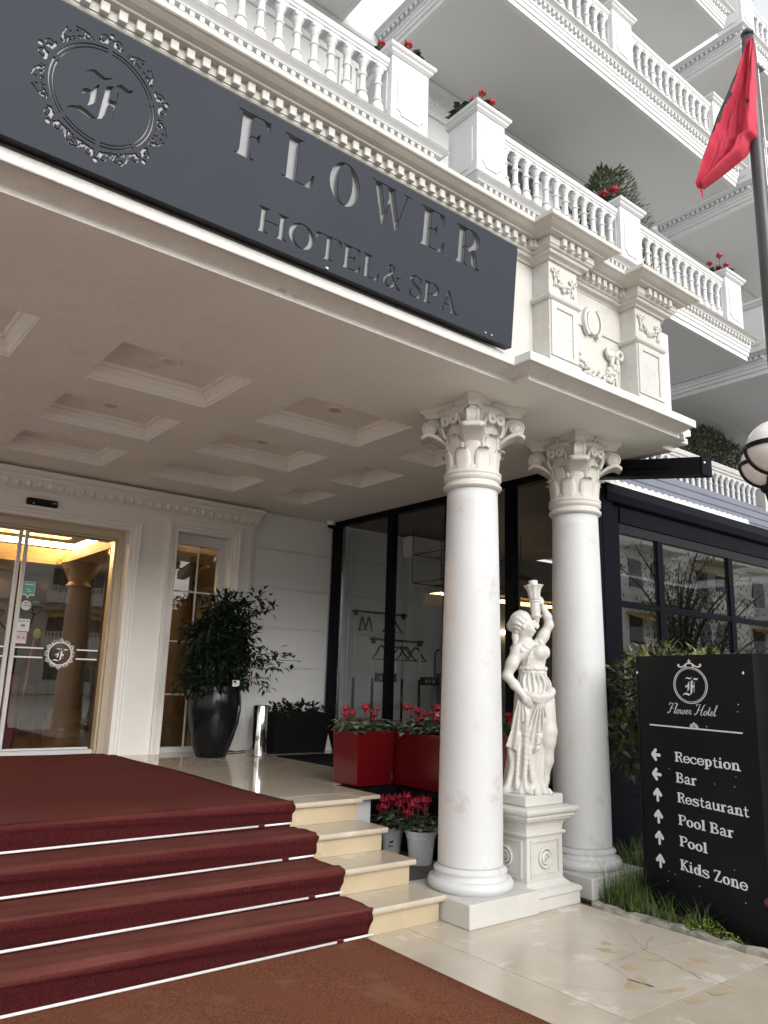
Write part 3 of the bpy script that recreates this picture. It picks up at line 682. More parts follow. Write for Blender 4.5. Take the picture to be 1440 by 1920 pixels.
# planting bed beside the pavement
obj('planting_bed', MB().add([(5.16,1.0,.0),(9,1.0,.0),(9,4.46,.0),(5.25,4.46,.0),(5.2,3.95,.0)], [(0,1,2,3,4)]), 'soil', kind='structure')
mb = MB(); kp = []
for i in range(26):
    y = 3.86-i*.07; x = 5.13-.02*math.sin(i*.5)+.012*rng.uniform(-1, 1)
    kp.append((x, y, .020+.012*rng.uniform(-.6, 1)))
vs = []; fs = []
for i, (x, y, z) in enumerate(kp): vs += [(x-.02, y, -.02), (x-.016, y, z), (x+.05, y, z+.006), (x+.055, y, -.02)]
for i in range(len(kp)-1):
    a, b = i*4, i*4+4; fs += [(a, a+1, b+1, b), (a+1, a+2, b+2, b+1), (a+2, a+3, b+3, b+2)]
obj('kerb_edging', mb.add(vs, fs), 'kerb', label='crumbling grey edging strip between the pavement and the planting bed', cat='kerb')
# ------------------------------------------------------------------ portico
CZ = 3.8
port = thing('hotel_portico', 'cream entrance portico with coffered ceiling and dentil cornice over the steps', 'portico', (2, 6, CZ))
cx_ = [(-1.45, -.45), (.05, 1.05), (1.585, 2.595), (3.08, 4.19), (4.69, 5.20)]; cy_ = [(4.95, 5.785), (6.26, 7.05), (7.53, 8.32)]
bx = sorted([-3, 4.10, 6.235, 6.45]+[v for c in cx_ for v in c]); by = sorted([3.535, 3.685, 3.80, 9.12]+[v for c in cy_ for v in c])
def in_soffit(x, y):
    if any(a < x < b for a, b in cx_) and any(a < y < b for a, b in cy_): return False
    if y < 3.685: return 4.10 < x < 6.235
    if y < 3.80: return x < 6.235
    return True
mb = MB()
for i in range(len(bx)-1):
    for j in range(len(by)-1):
        if in_soffit((bx[i]+bx[i+1])/2, (by[j]+by[j+1])/2): mb.add([(bx[i], by[j], CZ), (bx[i+1], by[j], CZ), (bx[i+1], by[j+1], CZ), (bx[i], by[j+1], CZ)], [(0, 3, 2, 1)])
obj('soffit', mb, 'ceiling', port)
obj('upper_slab', MB().box(-3, 5.85, 3.60, 9.1, 4.02, 4.96).box(5.85, 6.40, 3.75, 9.1, 4.02, 4.96).box(4.11, 6.22, 3.54, 3.60, 3.86, 4.0), 'white', port)
obj('fascia_wall', MB().box(-3, 5.85, 3.585, 3.60, 3.93, 4.84), 'cream', port)
cprof = [(0, 0), (0, .018), (.012, .020), (.016, .030), (.028, .060), (.046, .082), (.052, .096), (.052, .108), (.070, .112), (.074, .124), (.074, .142)]
for (xa, xb) in cx_:
    for (ya, yb) in cy_:
        mb = MB(); vs = []; n = len(cprof)
        for ins, dz in cprof: vs += [(xa+ins, ya+ins, CZ+dz), (xb-ins, ya+ins, CZ+dz), (xb-ins, yb-ins, CZ+dz), (xa+ins, yb-ins, CZ+dz)]
        fs = [(j*4+i, j*4+4+i, j*4+4+(i+1) % 4, j*4+(i+1) % 4) for j in range(n-1) for i in range(4)]
        cf = obj('coffer', mb.add(vs, fs), 'coffer', port)
        ins, dz = cprof[-1]; z = CZ+dz
        obj('coffer_panel', MB().box(xa+ins-.002, xb-ins+.002, ya+ins-.002, yb-ins+.002, z-.001, z+.02), 'coffer_panel', cf)
        mx_, my_ = (xa+xb)/2, (ya+yb)/2
        obj('downlight', MB().lathe([(.055, -.012), (.075, -.014), (.085, -.006), (.085, .0)], (mx_, my_, z-.001), 24), 'coffer_panel', cf, smooth=False)
        obj('downlight_lens', MB().lathe([(.056, -.0165), (.056, -.014)], (mx_, my_, z), 24), 'lamp_off' if (xa+ya) < 7.2 else 'lamp_warm', cf)
# ledge under the fascia
LP = [(-3, 3.685), (4.10, 3.685), (4.10, 3.535), (6.13, 3.535)]
lprof = [(-.02, 3.806), (0, 3.798), (.004, 3.798), (.004, 3.838), (.012, 3.842), (.030, 3.846), (.060, 3.852), (.095, 3.862), (.125, 3.868), (.150, 3.866), (.150, 3.858), (.164, 3.858), (.168, 3.864), (.168, 3.920), (.162, 3.928), (-.06, 3.945)]
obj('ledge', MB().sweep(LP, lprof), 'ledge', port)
obj('ledge_return', MB().sweep([(6.235, 3.535), (6.235, 3.79), (6.45, 3.79), (6.45, 4.45)], [(-.02, 3.806), (0, 3.797), (.004, 3.80), (.004, 3.838), (.03, 3.846), (.08, 3.858), (.10, 3.87), (.10, 3.92), (-.05, 3.95)]), 'cream', port)
# cornice
WP = [(-3, 3.588), (4.215, 3.588), (4.215, 3.42), (4.555, 3.42), (4.555, 3.588), (5.345, 3.588), (5.345, 3.42), (5.73, 3.42), (5.73, 3.588), (5.90, 3.588)]
kprof = [(-.002, 4.77), (.020, 4.771), (.026, 4.784), (.040, 4.792), (.060, 4.797), (.066, 4.806), (.066, 4.820), (.082, 4.824), (.090, 4.834), (.090, 4.842), (.098, 4.844), (.098, 4.905), (.150, 4.9055), (.156, 4.914), (.170, 4.917), (.190, 4.923), (.212, 4.934), (.228, 4.943), (.238, 4.945), (.246, 4.951), (.246, 4.982), (.236, 4.990), (.16, 4.996), (-.05, 5.0)]
obj('cornice', MB().sweep(WP, kprof), 'crown', port)
dme = MB().bevbox(-.023, .023, -.017, .017, -.030, .030, .003).mesh('dentil', 'cream'); nd = 0
for (p, q) in zip(WP[:-1], WP[1:]):
    d = Vector((q[0]-p[0], q[1]-p[1])); L = d.length; d.normalize(); nn = Vector((d.y, -d.x))
    a, b = (p[0], 0) if False else (0, L)
    cnt = max(1, int(round(L/(.093 if L > 1.5 else .078)))); st = L/cnt
    if L < .2: cnt = 2; st = L/2
    for i in range(cnt):
        t = (i+.5)*st; c = Vector(p)+d*t+nn*.1145
        if c.x < -.2: continue
        inst('dentil', dme, port, (c.x, c.y, 4.873), math.atan2(d.y, d.x)); nd += 1
# pilaster blocks over the columns
def garland(mb, x0, x1, y, z, drop, s=1., rr=random.Random(5)):
    """swag of fruit and leaves hanging between two points on the face y, with ribbons"""
    n = 26
    for i in range(n+1):
        t = i/n; x = x0+(x1-x0)*t; zz = z-drop*4*t*(1-t); w = (.018+.016*math.sin(math.pi*t))*s
        for k in range(3):
            a = rr.uniform(0, 6.28); r = w*rr.uniform(.3, .9)
            mb.ball((x+math.cos(a)*r*.8, y-.008*s-rr.uniform(0, .016)*s, zz+math.sin(a)*r), rr.uniform(.008, .014)*s, 6, 4, (1, .9, .85), Matrix.Rotation(rr.uniform(0, 3), 3, 'Y'))
def bow(mb, x, y, z, s):
    for sg in (-1, 1):
        P = [(x, y-.012*s, z), (x+sg*.020*s, y-.016*s, z+.022*s), (x+sg*.042*s, y-.014*s, z+.018*s), (x+sg*.040*s, y-.012*s, z-.004*s), (x, y-.016*s, z)]
        mb.tube(crom(P, 4), .0075*s, 6)
        Q = [(x+sg*.006*s, y-.010*s, z), (x+sg*.018*s, y-.012*s, z-.035*s), (x+sg*.006*s, y-.010*s, z-.075*s), (x+sg*.016*s, y-.008*s, z-.125*s)]
        q = crom(Q, 4); mb.tube(q, [.010*s*(1-.35*i/len(q)) for i in range(len(q))], 6)
    mb.ball((x, y-.018*s, z), .012*s, 8, 6)
for (xa, xb) in ((4.215, 4.555), (5.345, 5.73)):
    pb = obj('pilaster_block', MB().bevbox(xa, xb, 3.42, 3.586, 3.90, 4.772, .004), 'cream_rough', port)
    obj('base_moulding', MB().sweep([(xa, 3.587), (xa, 3.42), (xb, 3.42), (xb, 3.587)], [(-.01, 3.92), (.028, 3.92), (.028, 3.945), (.018, 3.955), (.010, 3.985), (-.01, 3.99)]), 'cream_rough', pb)
    obj('band', MB().sweep([(xa, 3.587), (xa, 3.42), (xb, 3.42), (xb, 3.587)], [(-.01, 4.452), (.012, 4.452), (.026, 4.464), (.030, 4.478), (.024, 4.49), (.008, 4.498), (-.01, 4.50)]), 'cream', pb)
    w = xb-xa; f = .052
    fr = MB(); y0, y1 = 3.408, 3.4205; za, zb = 4.03, 4.395
    fr.box(xa+.012, xb-.012, y0, y1, 4.0, za).box(xa+.012, xb-.012, y0, y1, zb, 4.445).box(xa+.012, xa+f+.02, y0, y1, za, zb).box(xb-f-.02, xb-.012, y0, y1, za, zb)
    obj('panel_frame', fr, 'cream', pb)
    inn = MB().sweep([(xa+.085, 3.415), (xb-.085, 3.415)], [(0, 0), (.001, 0)], False); 
    g = MB(); garland(g, xa+.07, xb-.07, 3.419, 4.66, .09, .9); bow(g, xa+.065, 3.419, 4.69, .95); bow(g, xb-.065, 3.419, 4.66, .95)
    obj('garland', g, 'plaster', pb, smooth=True)
# relief between the blocks
rl = MB(); rl.box(4.557, 5.343, 3.572, 3.587, 4.48, 4.77)
rel = obj('relief_panel', rl, 'cream', port)
obj('oval_medallion', MB().add(*(lambda e: ([(4.93+p[0], 3.545, 4.535+p[1]) for p in e]+[(4.93+p[0], 3.575, 4.535+p[1]) for p in e]+[(4.93, 3.540, 4.535)], [(i, (i+1) % 28, 28+(i+1) % 28, 28+i) for i in range(28)]+[(56, (i+1) % 28, i) for i in range(28)]))(ell(0, 0, .078, .105, n=28))), 'cream', rel)
og = MB()
for sg in (-1, 1):
    o = [(x, z) for x, z in ell(4.93, 4.535, .125, .15, -60 if sg > 0 else 120, 60 if sg > 0 else 240, 16)]; i_ = ell(4.93, 4.535, .095, .12, 60 if sg > 0 else 240, -60 if sg > 0 else 120, 16)
    og.prism(o+i_, 3.54, 3.574)
obj('medallion_collar', og, 'cream', rel)
g = MB()
for q in range(3): garland(g, 4.62, 5.19, 3.575-.022*q, 4.20-.012*q, .145, 2.1-.2*q, random.Random(9+q))
bow(g, 5.21, 3.575, 4.315, 2.3); g.ball((5.16, 3.56, 4.335), .062, 16, 10, (.75, .55, 1.05)); bow(g, 4.62, 3.57, 4.30, 2.0)
obj('garland', g, 'plaster', rel, smooth=True)
g = MB()
for i in range(3): g.ball((5.78+.01*i, 3.50+.05*i, 4.55-.05*i), .03, 8, 6, (1, 1.4, .7))
obj('end_scroll', g, 'cream', port, smooth=True)

# ------------------------------------------------------------------ columns
def acanthus(mb, cx, cy, ang, z0, h, w, r0, curl, nz=9, nw=6, thick=.016):
    """rounded tongue of a leaf lying on the bell, tip curling outwards"""
    vs = []; fs = []
    for s in (0, 1):
        for i in range(nz+1):
            t = i/nz
            if t < .78: r = r0+.022*t*t+.008; z = z0+h*t/.86
            else:
                u = (t-.78)/.22; a = u*2.4; r = r0+.022*.6+.008+curl*(1-math.cos(a))/1.74; z = z0+h*.78/.86+curl*.75*math.sin(a)
            ww = w*(.82+.25*math.sin(math.pi*min(t, .8)/.8)*.6)*(1 if t < .72 else max(.30, math.sqrt(max(0, 1-((t-.72)/.285)**2)))**.8)
            for j in range(nw+1):
                q = (j/nw-.5)*2; a2 = ang+q*ww/2/r
                rr = r+(.010*(1-q*q)) - s*thick - (.006 if abs(q) < .2 else 0)*(1-s)*(t < .75)
                vs.append((cx+rr*math.cos(a2), cy+rr*math.sin(a2), z-(.010*abs(q)**2 if t > .7 else 0)))
    k = (nz+1)*(nw+1)
    for i in range(nz):
        for j in range(nw):
            a = i*(nw+1)+j; fs += [(a, a+1, a+nw+2, a+nw+1), (k+a, k+a+nw+1, k+a+nw+2, k+a+1)]
    for i in range(nz): a = i*(nw+1); fs += [(a, a+nw+1, k+a+nw+1, k+a), (a+nw, k+a+nw, k+a+2*nw+1, a+2*nw+1)]
    a = nz*(nw+1); fs += [(a+j, a+j+1, k+a+j+1, k+a+j) for j in range(nw)]
    return mb.add(vs, fs)
def column(cx, cy, label, ends):
    t = thing('column', label, 'column', (cx, cy, 0), 'columns carrying the portico')
    pz = .155; h = .352
    obj('plinth', MB().bevbox(cx-h, cx+h-ends[0], cy-h, cy+h, 0, pz, .006), 'cream', t)
    bprof = [(.285, pz), (.300, pz+.012), (.312, pz+.032), (.312, pz+.052), (.300, pz+.074), (.288, pz+.082), (.272, pz+.084), (.262, pz+.098), (.262, pz+.118), (.268, pz+.122), (.268, pz+.134), (.252, pz+.146), (.240, pz+.160)]
    obj('base', MB().lathe(bprof, (cx, cy, 0), 56), 'column', t, auto=True)
    sp = [(.242, .314)]+[(.238-.036*max(0, (z-.7)/2.4)**1.25, z) for z in [.33, .7, 1.1, 1.5, 1.9, 2.3, 2.7, 3.0, 3.10]]
    obj('shaft', MB().lathe(sp, (cx, cy, 0), 64), 'column', t, smooth=True)
    nk = [(.200, 3.098), (.222, 3.104), (.234, 3.118), (.234, 3.134), (.224, 3.146), (.212, 3.150), (.212, 3.166), (.222, 3.172), (.232, 3.184), (.233, 3.198), (.226, 3.206), (.228, 3.212), (.235, 3.222), (.233, 3.236), (.222, 3.245), (.205, 3.248)]
    obj('necking', MB().lathe(nk, (cx, cy, 0), 56), 'capital', t, auto=True)
    cap = obj('capital', MB().lathe([(.196, 3.246), (.196, 3.40), (.202, 3.52), (.222, 3.62), (.262, 3.70), (.30, 3.735)], (cx, cy, 0), 48), 'capital', t, smooth=True)
    # abacus: concave sides, cut corners, three mouldings
    ab = MB()
    def abring(s, z):
        pts = []
        for k in range(4):
            a = k*math.pi/2
            for q in np.linspace(-1, 1, 13):
                u = q*.265*s; v = (.315-.075*(1-q*q))*s
                pts.append((cx+u*math.cos(a+math.pi/2)+v*math.cos(a), cy+u*math.sin(a+math.pi/2)+v*math.sin(a), z))
        return pts
    rings = [(.86, 3.712), (.93, 3.714), (.95, 3.728), (.965, 3.744), (1.0, 3.752), (1.03, 3.762), (1.06, 3.772), (1.06, 3.799)]
    vs = [p for s, z in rings for p in abring(s, z)]; m = 52
    ab.add(vs, [(j*m+i, j*m+(i+1) % m, (j+1)*m+(i+1) % m, (j+1)*m+i) for j in range(len(rings)-1) for i in range(m)]+[tuple(range(m-1, -1, -1))])
    obj('abacus', ab, 'capital', cap, auto=True)
    for k in range(8):
        obj('acanthus_leaf', acanthus(MB(), cx, cy, R_(22.5+45*k), 3.246, .160, .150, .202, .046), 'capital', cap, smooth=True)
    for k in range(8):
        obj('acanthus_leaf', acanthus(MB(), cx, cy, R_(45*k), 3.246, .275, .165, .196, .060), 'capital', cap, smooth=True)
    for k in range(8):       # stalks between the leaves
        a = R_(22.5+45*k); r = .214
        c, s = math.cos(a), math.sin(a); mb = MB()
        mb.lathe([(.010, 3.40), (.013, 3.44), (.020, 3.452), (.012, 3.462), (.013, 3.485), (.024, 3.515), (.017, 3.55), (.006, 3.585)], (cx+c*r, cy+s*r, 0), 10)
        obj('stalk', mb, 'capital', cap, smooth=True)
    for k in range(4):       # corner volutes on the diagonals with the leaf that carries them
        a = R_(45+90*k); c, s = math.cos(a), math.sin(a); tx, ty = -s, c
        mb = MB(); r = .355; z = 3.628; vr = .062
        P = lambda rr, zz, w: (cx+c*rr+tx*w, cy+s*rr+ty*w, zz)
        n = 26
        prof = [(vr, -.040), (vr*.97, -.030), (vr*.90, -.026), (vr*.90, .026), (vr*.97, .030), (vr, .040)]
        vs = [P(r+q*math.cos(2*math.pi*i/n), z+q*math.sin(2*math.pi*i/n), w) for q, w in [(vr*.2, -.052), (vr*.5, -.046)]+prof+[(vr*.5, .046), (vr*.2, .052)] for i in range(n)]
        mb.add(vs, [(j*n+i, j*n+(i+1) % n, (j+1)*n+(i+1) % n, (j+1)*n+i) for j in range(9) for i in range(n)]+[tuple(range(n)), tuple(range(10*n-1, 9*n-1, -1))])
        for w in (-.044, .044):
            sp_ = [P(r+vr*(1-.8*i/40)*math.cos(2.2-5.2*math.pi*i/40*(1)), z+vr*(1-.8*i/40)*math.sin(2.2-5.2*math.pi*i/40), w) for i in range(41)]
            mb.tube(sp_, .0075, 6)
        mb.tube(crom([P(.235, 3.56, 0), P(.262, 3.63, 0), P(.305, 3.685, 0), P(r, z+vr-.008, 0)], 5), [.018+.020*min(1, i/10) for i in range(16)], 8)
        obj('volute', mb, 'capital', cap, auto=True)
        lm = MB(); nzz, nw = 10, 6; vs = []; fs = []
        for sd in (0, 1):
            for i in range(nzz+1):
                t = i/nzz; rr = .205+.215*t**1.1; zz = 3.500+.095*math.sin(t*1.75)-.030*max(0, t-.78)/.22
                ww = .10*math.sin(math.pi*(.18+.60*t))**.6
                for j in range(nw+1):
                    q = (j/nw-.5)*2; vs.append(P(rr, zz-(.030+.012*(1-q*q))*sd-.012*abs(q)**2, q*ww))
        k2 = (nzz+1)*(nw+1)
        for i in range(nzz):
            for j in range(nw): b_ = i*(nw+1)+j; fs += [(b_, b_+1, b_+nw+2, b_+nw+1), (k2+b_, k2+b_+nw+1, k2+b_+nw+2, k2+b_+1)]
        for i in range(nzz): b_ = i*(nw+1); fs += [(b_, b_+nw+1, k2+b_+nw+1, k2+b_), (b_+nw, k2+b_+nw, k2+b_+2*nw+1, b_+2*nw+1)]
        b_ = nzz*(nw+1); fs += [(b_+j, b_+j+1, k2+b_+j+1, k2+b_+j) for j in range(nw)]
        obj('corner_leaf', lm.add(vs, fs), 'capital', cap, smooth=True)
        a = R_(90*k); c, s = math.cos(a), math.sin(a); tx, ty = -s, c; mb = MB()
        for i in range(6):
            w = 2*math.pi*i/6; mb.ball((cx+c*.262+tx*.026*math.cos(w), cy+s*.262+ty*.026*math.cos(w), 3.762+.024*math.sin(w)), .017, 8, 6)
        mb.ball((cx+c*.275, cy+s*.275, 3.762), .013, 8, 6)
        obj('rosette', mb, 'capital', cap, smooth=True)
        mb = MB()
        for sg in (-1, 1):   # inner scrolls meeting below the rosette
            cc = [(cx+c*.262+tx*sg*(.045+.045*(1-.75*i/24)*math.cos(1.2+sg*0-4.4*math.pi*i/24)), cy+s*.262+ty*sg*(.045+.045*(1-.75*i/24)*math.cos(1.2-4.4*math.pi*i/24)), 3.655+.045*(1-.75*i/24)*math.sin(1.2-4.4*math.pi*i/24)) for i in range(25)]
            mb.tube(cc, [.015-.006*i/24 for i in range(25)], 7)
            mb.tube(crom([(cx+c*.222+tx*sg*.085, cy+s*.222+ty*sg*.085, 3.52), (cx+c*.236+tx*sg*.105, cy+s*.236+ty*sg*.105, 3.60), (cx+c*.255+tx*sg*.075, cy+s*.255+ty*sg*.075, 3.70)], 5), .014, 7)
        obj('inner_scroll', mb, 'capital', cap, smooth=True)
    return t
column(4.275, 4.285, 'white column nearer the carpeted steps, left of the torch statue', (0,))
column(5.59, 4.285, 'white column nearer the black direction sign, right of the torch statue', (0,))
# ------------------------------------------------------------------ big signboard, leaning slightly forward
sb = thing('signboard', 'long charcoal signboard with cut-out letters across the portico front', 'sign', (2.1, 3.45, 3.937))
tilt = math.atan(.085)
SX0, SX1, SZ = -1.2, 3.826, .768/math.cos(tilt)
def on_sign(me, name, depth, m=None, parent=None, x=0, z=0):
    """lay a flat mesh (local x right, y up) on the sign plane, depth metres behind its face"""
    o = bpy.data.objects.new(name, me); COL.objects.link(o); o.parent = parent or sb
    o.rotation_euler = (math.pi/2+tilt, 0, 0)
    up = Vector((0, -math.sin(tilt), math.cos(tilt))); nb = Vector((0, math.cos(tilt), math.sin(tilt)))
    p = Vector((x, 3.45, 3.937))+up*z+nb*depth
    o.location = p-WL[sb] if (parent is None or parent is sb) else Vector((0, 0, 0)); WL[o] = WL[sb]; return o
holes = []; letters = []
def sgn(prims, name): holes.extend(prims); letters.append((name, prims))
zb = 4.382-3.937; hh = .268
for ch, x0, x1 in (('F', 1.572, 1.775), ('L', 1.868, 2.085), ('O', 2.192, 2.412), ('W', 2.497, 2.825), ('E', 2.905, 3.125), ('R', 3.225, 3.458)):
    g, w = glyph(ch, .185, .028); b = bounds(xf(g, hh, hh, 0, 0)); k = (x1-x0)/(b[2]-b[0])
    sgn(xf(g, hh*k, hh, x0-b[0]*k, zb), 'letter')
zb = 4.003-3.937; hh = .148
for s, x0, x1 in (('HOTEL', 1.757, 2.612), ('&', 2.648, 2.790), ('SPA', 2.857, 3.288)):
    out, w = text(s, hh, .15, .042, .055)
    a = min(bounds(p)[0] for _, p in out); b = max(bounds(p)[2] for _, p in out); k = (x1-x0)/(b-a)
    for ch, p in out: sgn(xf(p, k, 1, x0-a*k, zb, 1), 'letter')
ECX, ECZ = .872, 4.335-3.937
F_ = xf(blackF(.262), 1, 1, ECX-.012, ECZ+.008, 1)
sgn(F_, 'initial')
def wreath(cx, cy, s, gaps):
    """ring of scrolls: trefoil with ball at each gap angle and mirrored leaf scrolls between"""
    groups = []
    for k, g in enumerate(gaps):
        nxt = gaps[(k+1) % len(gaps)]+(360 if k == len(gaps)-1 else 0); G = R_(g); o = []
        def pt(r, a): return (cx+r*math.cos(a), cy+r*math.sin(a))
        o.append(('S', [(*pt(s*.330, G), s*.026), (*pt(s*.3301, G), s*.026)]))
        for sg in (-1, 1):
            c = pt(s*.306, G+sg*.095); o.append(spiral(c[0], c[1], s*.026, G+1.2*sg+math.pi*(.5*sg), .95, s*.005, s*.0085, -sg, 14))
            c = pt(s*.284, G+sg*.115); o.append(('S', crom([(*pt(s*.310, G+sg*.02), s*.006), (*pt(s*.292, G+sg*.07), s*.011), (*pt(s*.281, G+sg*.155), s*.014), (*pt(s*.292, G+sg*.205), s*.007)], 4)))
            c = pt(s*.287, G+sg*.065); o.append(spiral(c[0], c[1], s*.013, G, .8, s*.005, s*.009, sg, 10))
        groups.append(o); o = []
        half = R_(nxt-g)/2; mid = G+half; sc = min(1., half/R_(32))
        for sg in (-1, 1):
            a = mid+sg*half*.36
            c = pt(s*.292, a); o.append(spiral(c[0], c[1], s*.023, a+1.5*sg, 1.35, s*.004, s*.008, sg, 18))
            o.append(('S', crom([(*pt(s*.276, a+sg*.09), s*.004), (*pt(s*.282, a+sg*.02), s*.006), (*pt(s*.312, a-sg*.03), s*.009), (*pt(s*.322, a-sg*.10), s*.006), (*pt(s*.331, a-sg*.14), s*.009)], 4)))
            o.append(('S', [(*pt(s*.312, a-sg*.155), s*.013), (*pt(s*.3125, a-sg*.155), s*.013)]))
            for q in (.05, .12):
                c = pt(s*.279, mid+sg*q*sc*1.1); o.append(spiral(c[0], c[1], s*.012, mid-sg, .7, s*.004, s*.008, sg, 8))
        groups.append(o)
    return groups
gaps = [-133, -89, -45, 21, 90, 159]
for o in wreath(ECX, ECZ, 1.0, gaps): sgn(o, 'scroll_ornament')
rg = []
for k, g in enumerate(gaps):
    nxt = gaps[(k+1) % 6]+(360 if k == 5 else 0)
    for r, w in ((.236, .006), (.253, .0075)):
        rg.append(('S', [(ECX+r*math.cos(R_(a)), ECZ+r*math.sin(R_(a)), w) for a in np.linspace(g+3, nxt-3, 26)]))
sgn(rg, 'ring')
Fd = field(holes, .4, -.02, 3.6, .80, .003)
loops = contours(Fd, .4, -.02, .003)
frame_ = [[(SX0, 0), (SX1, 0), (SX1, SZ), (SX0, SZ)]]
pm = plate('panel', frame_+loops, .006, 'panel')
on_sign(pm, 'panel', .004)
for nm, prims in letters:       # pale metal seen at the bottom of each cut-out
    lp = outline(prims, .004, .016)
    if nm in ('ring', 'scroll_ornament') : dd = .012
    else: dd = .024 if nm == 'initial' else .034 if bounds(prims)[3]-bounds(prims)[1] > .2 else .022
    on_sign(plate(nm, lp, .002, 'steelback'), nm, dd)
bk = MB(); T = .07
def sgp(x, z, d):
    up = Vector((0, -math.sin(tilt), math.cos(tilt))); nb = Vector((0, math.cos(tilt), math.sin(tilt)))
    return Vector((x, 3.45, 3.937))+up*z+nb*d
def sbox(mb, x0, x1, z0, z1, d0, d1):
    vs = [sgp(x, z, d) for d in (d0, d1) for x, z in ((x0, z0), (x1, z0), (x1, z1), (x0, z1))]
    return mb.add(vs, [(0,1,2,3),(7,6,5,4),(0,4,5,1),(1,5,6,2),(2,6,7,3),(3,7,4,0)])
sbox(bk, SX0, SX1, 0.0, .012, .0075, T); sbox(bk, SX0, SX1, SZ-.012, SZ, .0075, T); sbox(bk, SX1-.012, SX1, .0125, SZ-.0125, .0075, T); sbox(bk, SX0, SX1-.0125, .0125, SZ-.0125, T-.01, T)
obj('casing', bk, 'black', sb)
# side walls of the cut-outs: a strip round every opening, pale metal
st_ = MB()
for l in loops:
    if len(l) < 6: continue
    vs = [sgp(x, z, .0075) for x, z in l]+[sgp(x, z, .033) for x, z in l]; n = len(l)
    st_.add(vs, [(i, (i+1) % n, n+(i+1) % n, n+i) for i in range(n)])
obj('letter_edges', st_, 'steelback', sb, kind='stuff')
for x in (3.55, 3.61): 
    p = sgp(x, .03, .0); obj('clip', MB().bevbox(p.x, p.x+.014, p.y-.006, p.y+.004, p.z-.006, p.z+.006, .002), 'chrome', sb)
p = sgp(2.22, .012, 0); obj('clip', MB().bevbox(p.x, p.x+.02, p.y-.008, p.y+.004, p.z-.007, p.z+.007, .002), 'chrome', sb)
# ------------------------------------------------------------------ balconies
HB = .47
bal_prof = [(.030, 0), (.034, .012), (.050, .045), (.053, .075), (.048, .110), (.036, .138), (.030, .146), (.040, .150), (.042, .160), (.034, .168), (.028, .178), (.026, .22), (.025, .27), (.026, .292), (.035, .297), (.036, .308), (.027, .315), (.025, .345), (.026, .372), (.032, .380), (.027, .390), (.044, .420), (.046, .428)]
_b = MB().lathe(bal_prof, (0, 0, 0), 14)
bal_me = _b.mesh('baluster', 'white'); bal_me.set_sharp_from_angle(angle=R_(50)); smoothmesh(bal_me)
_b = MB().lathe(bal_prof, (0, 0, 0), 14); _b.bevbox(-.046, .046, -.046, .046, .428, .4695, .006); bal_me = _b.mesh('baluster', 'white'); bal_me.polygons.foreach_set('use_smooth', [len(p.vertices) == 4 and i < 14*22 for i, p in enumerate(bal_me.polygons)])
bal_me.set_sharp_from_angle(angle=R_(50))
sd_me = MB().bevbox(-.017, .017, -.016, .016, -.021, .021, .002).mesh('dentil', 'white')
sd_cream = MB().bevbox(-.017, .017, -.016, .016, -.021, .021, .002).mesh('dentil', 'cream')
def pier(par, x0, x1, yf, z0, m='white', depth=.36):
    p = obj('pier', MB().bevbox(x0, x1, yf, yf+depth, z0, z0+.585, .004), m, par)
    obj('pier_cap', MB().sweep([(x0, yf+depth), (x0, yf), (x1, yf), (x1, yf+depth), (x0, yf+depth), (x0, yf)][:5], [(-.03, z0+.586), (.004, z0+.586), (.012, z0+.592), (.012, z0+.602), (.024, z0+.608), (.026, z0+.622), (.040, z0+.632), (.046, z0+.640), (.046, z0+.664), (-.03, z0+.668)]), m, p)
    obj('pier_top', MB().box(x0-.02, x1+.02, yf-.02, yf+depth+.02, z0+.60, z0+.655), m, p)
    w = x1-x0; a, b, c, d, n = x0+.055, x1-.055, z0+.075, z0+.50, .045
    pts = [(a+n, c), (b-n, c), (b-n*.8, c+n*.55), (b, c+n), (b, d-n), (b-n*.8, d-n*.55), (b-n, d), (a+n, d), (a+n*.8, d-n*.55), (a, d-n), (a, c+n), (a+n*.8, c+n*.55)]
    obj('pier_panel', MB().prism(pts, yf-.009, yf+.002), m, p)
    a, b = yf+.055, yf+depth-.055
    pts = [(a+n, c), (b-n, c), (b, c+n), (b, d-n), (b-n, d), (a+n, d), (a, d-n), (a, c+n)]
    obj('pier_panel', MB().prism(pts, x0-.009, x0+.002, 'x'), m, p)
    return p
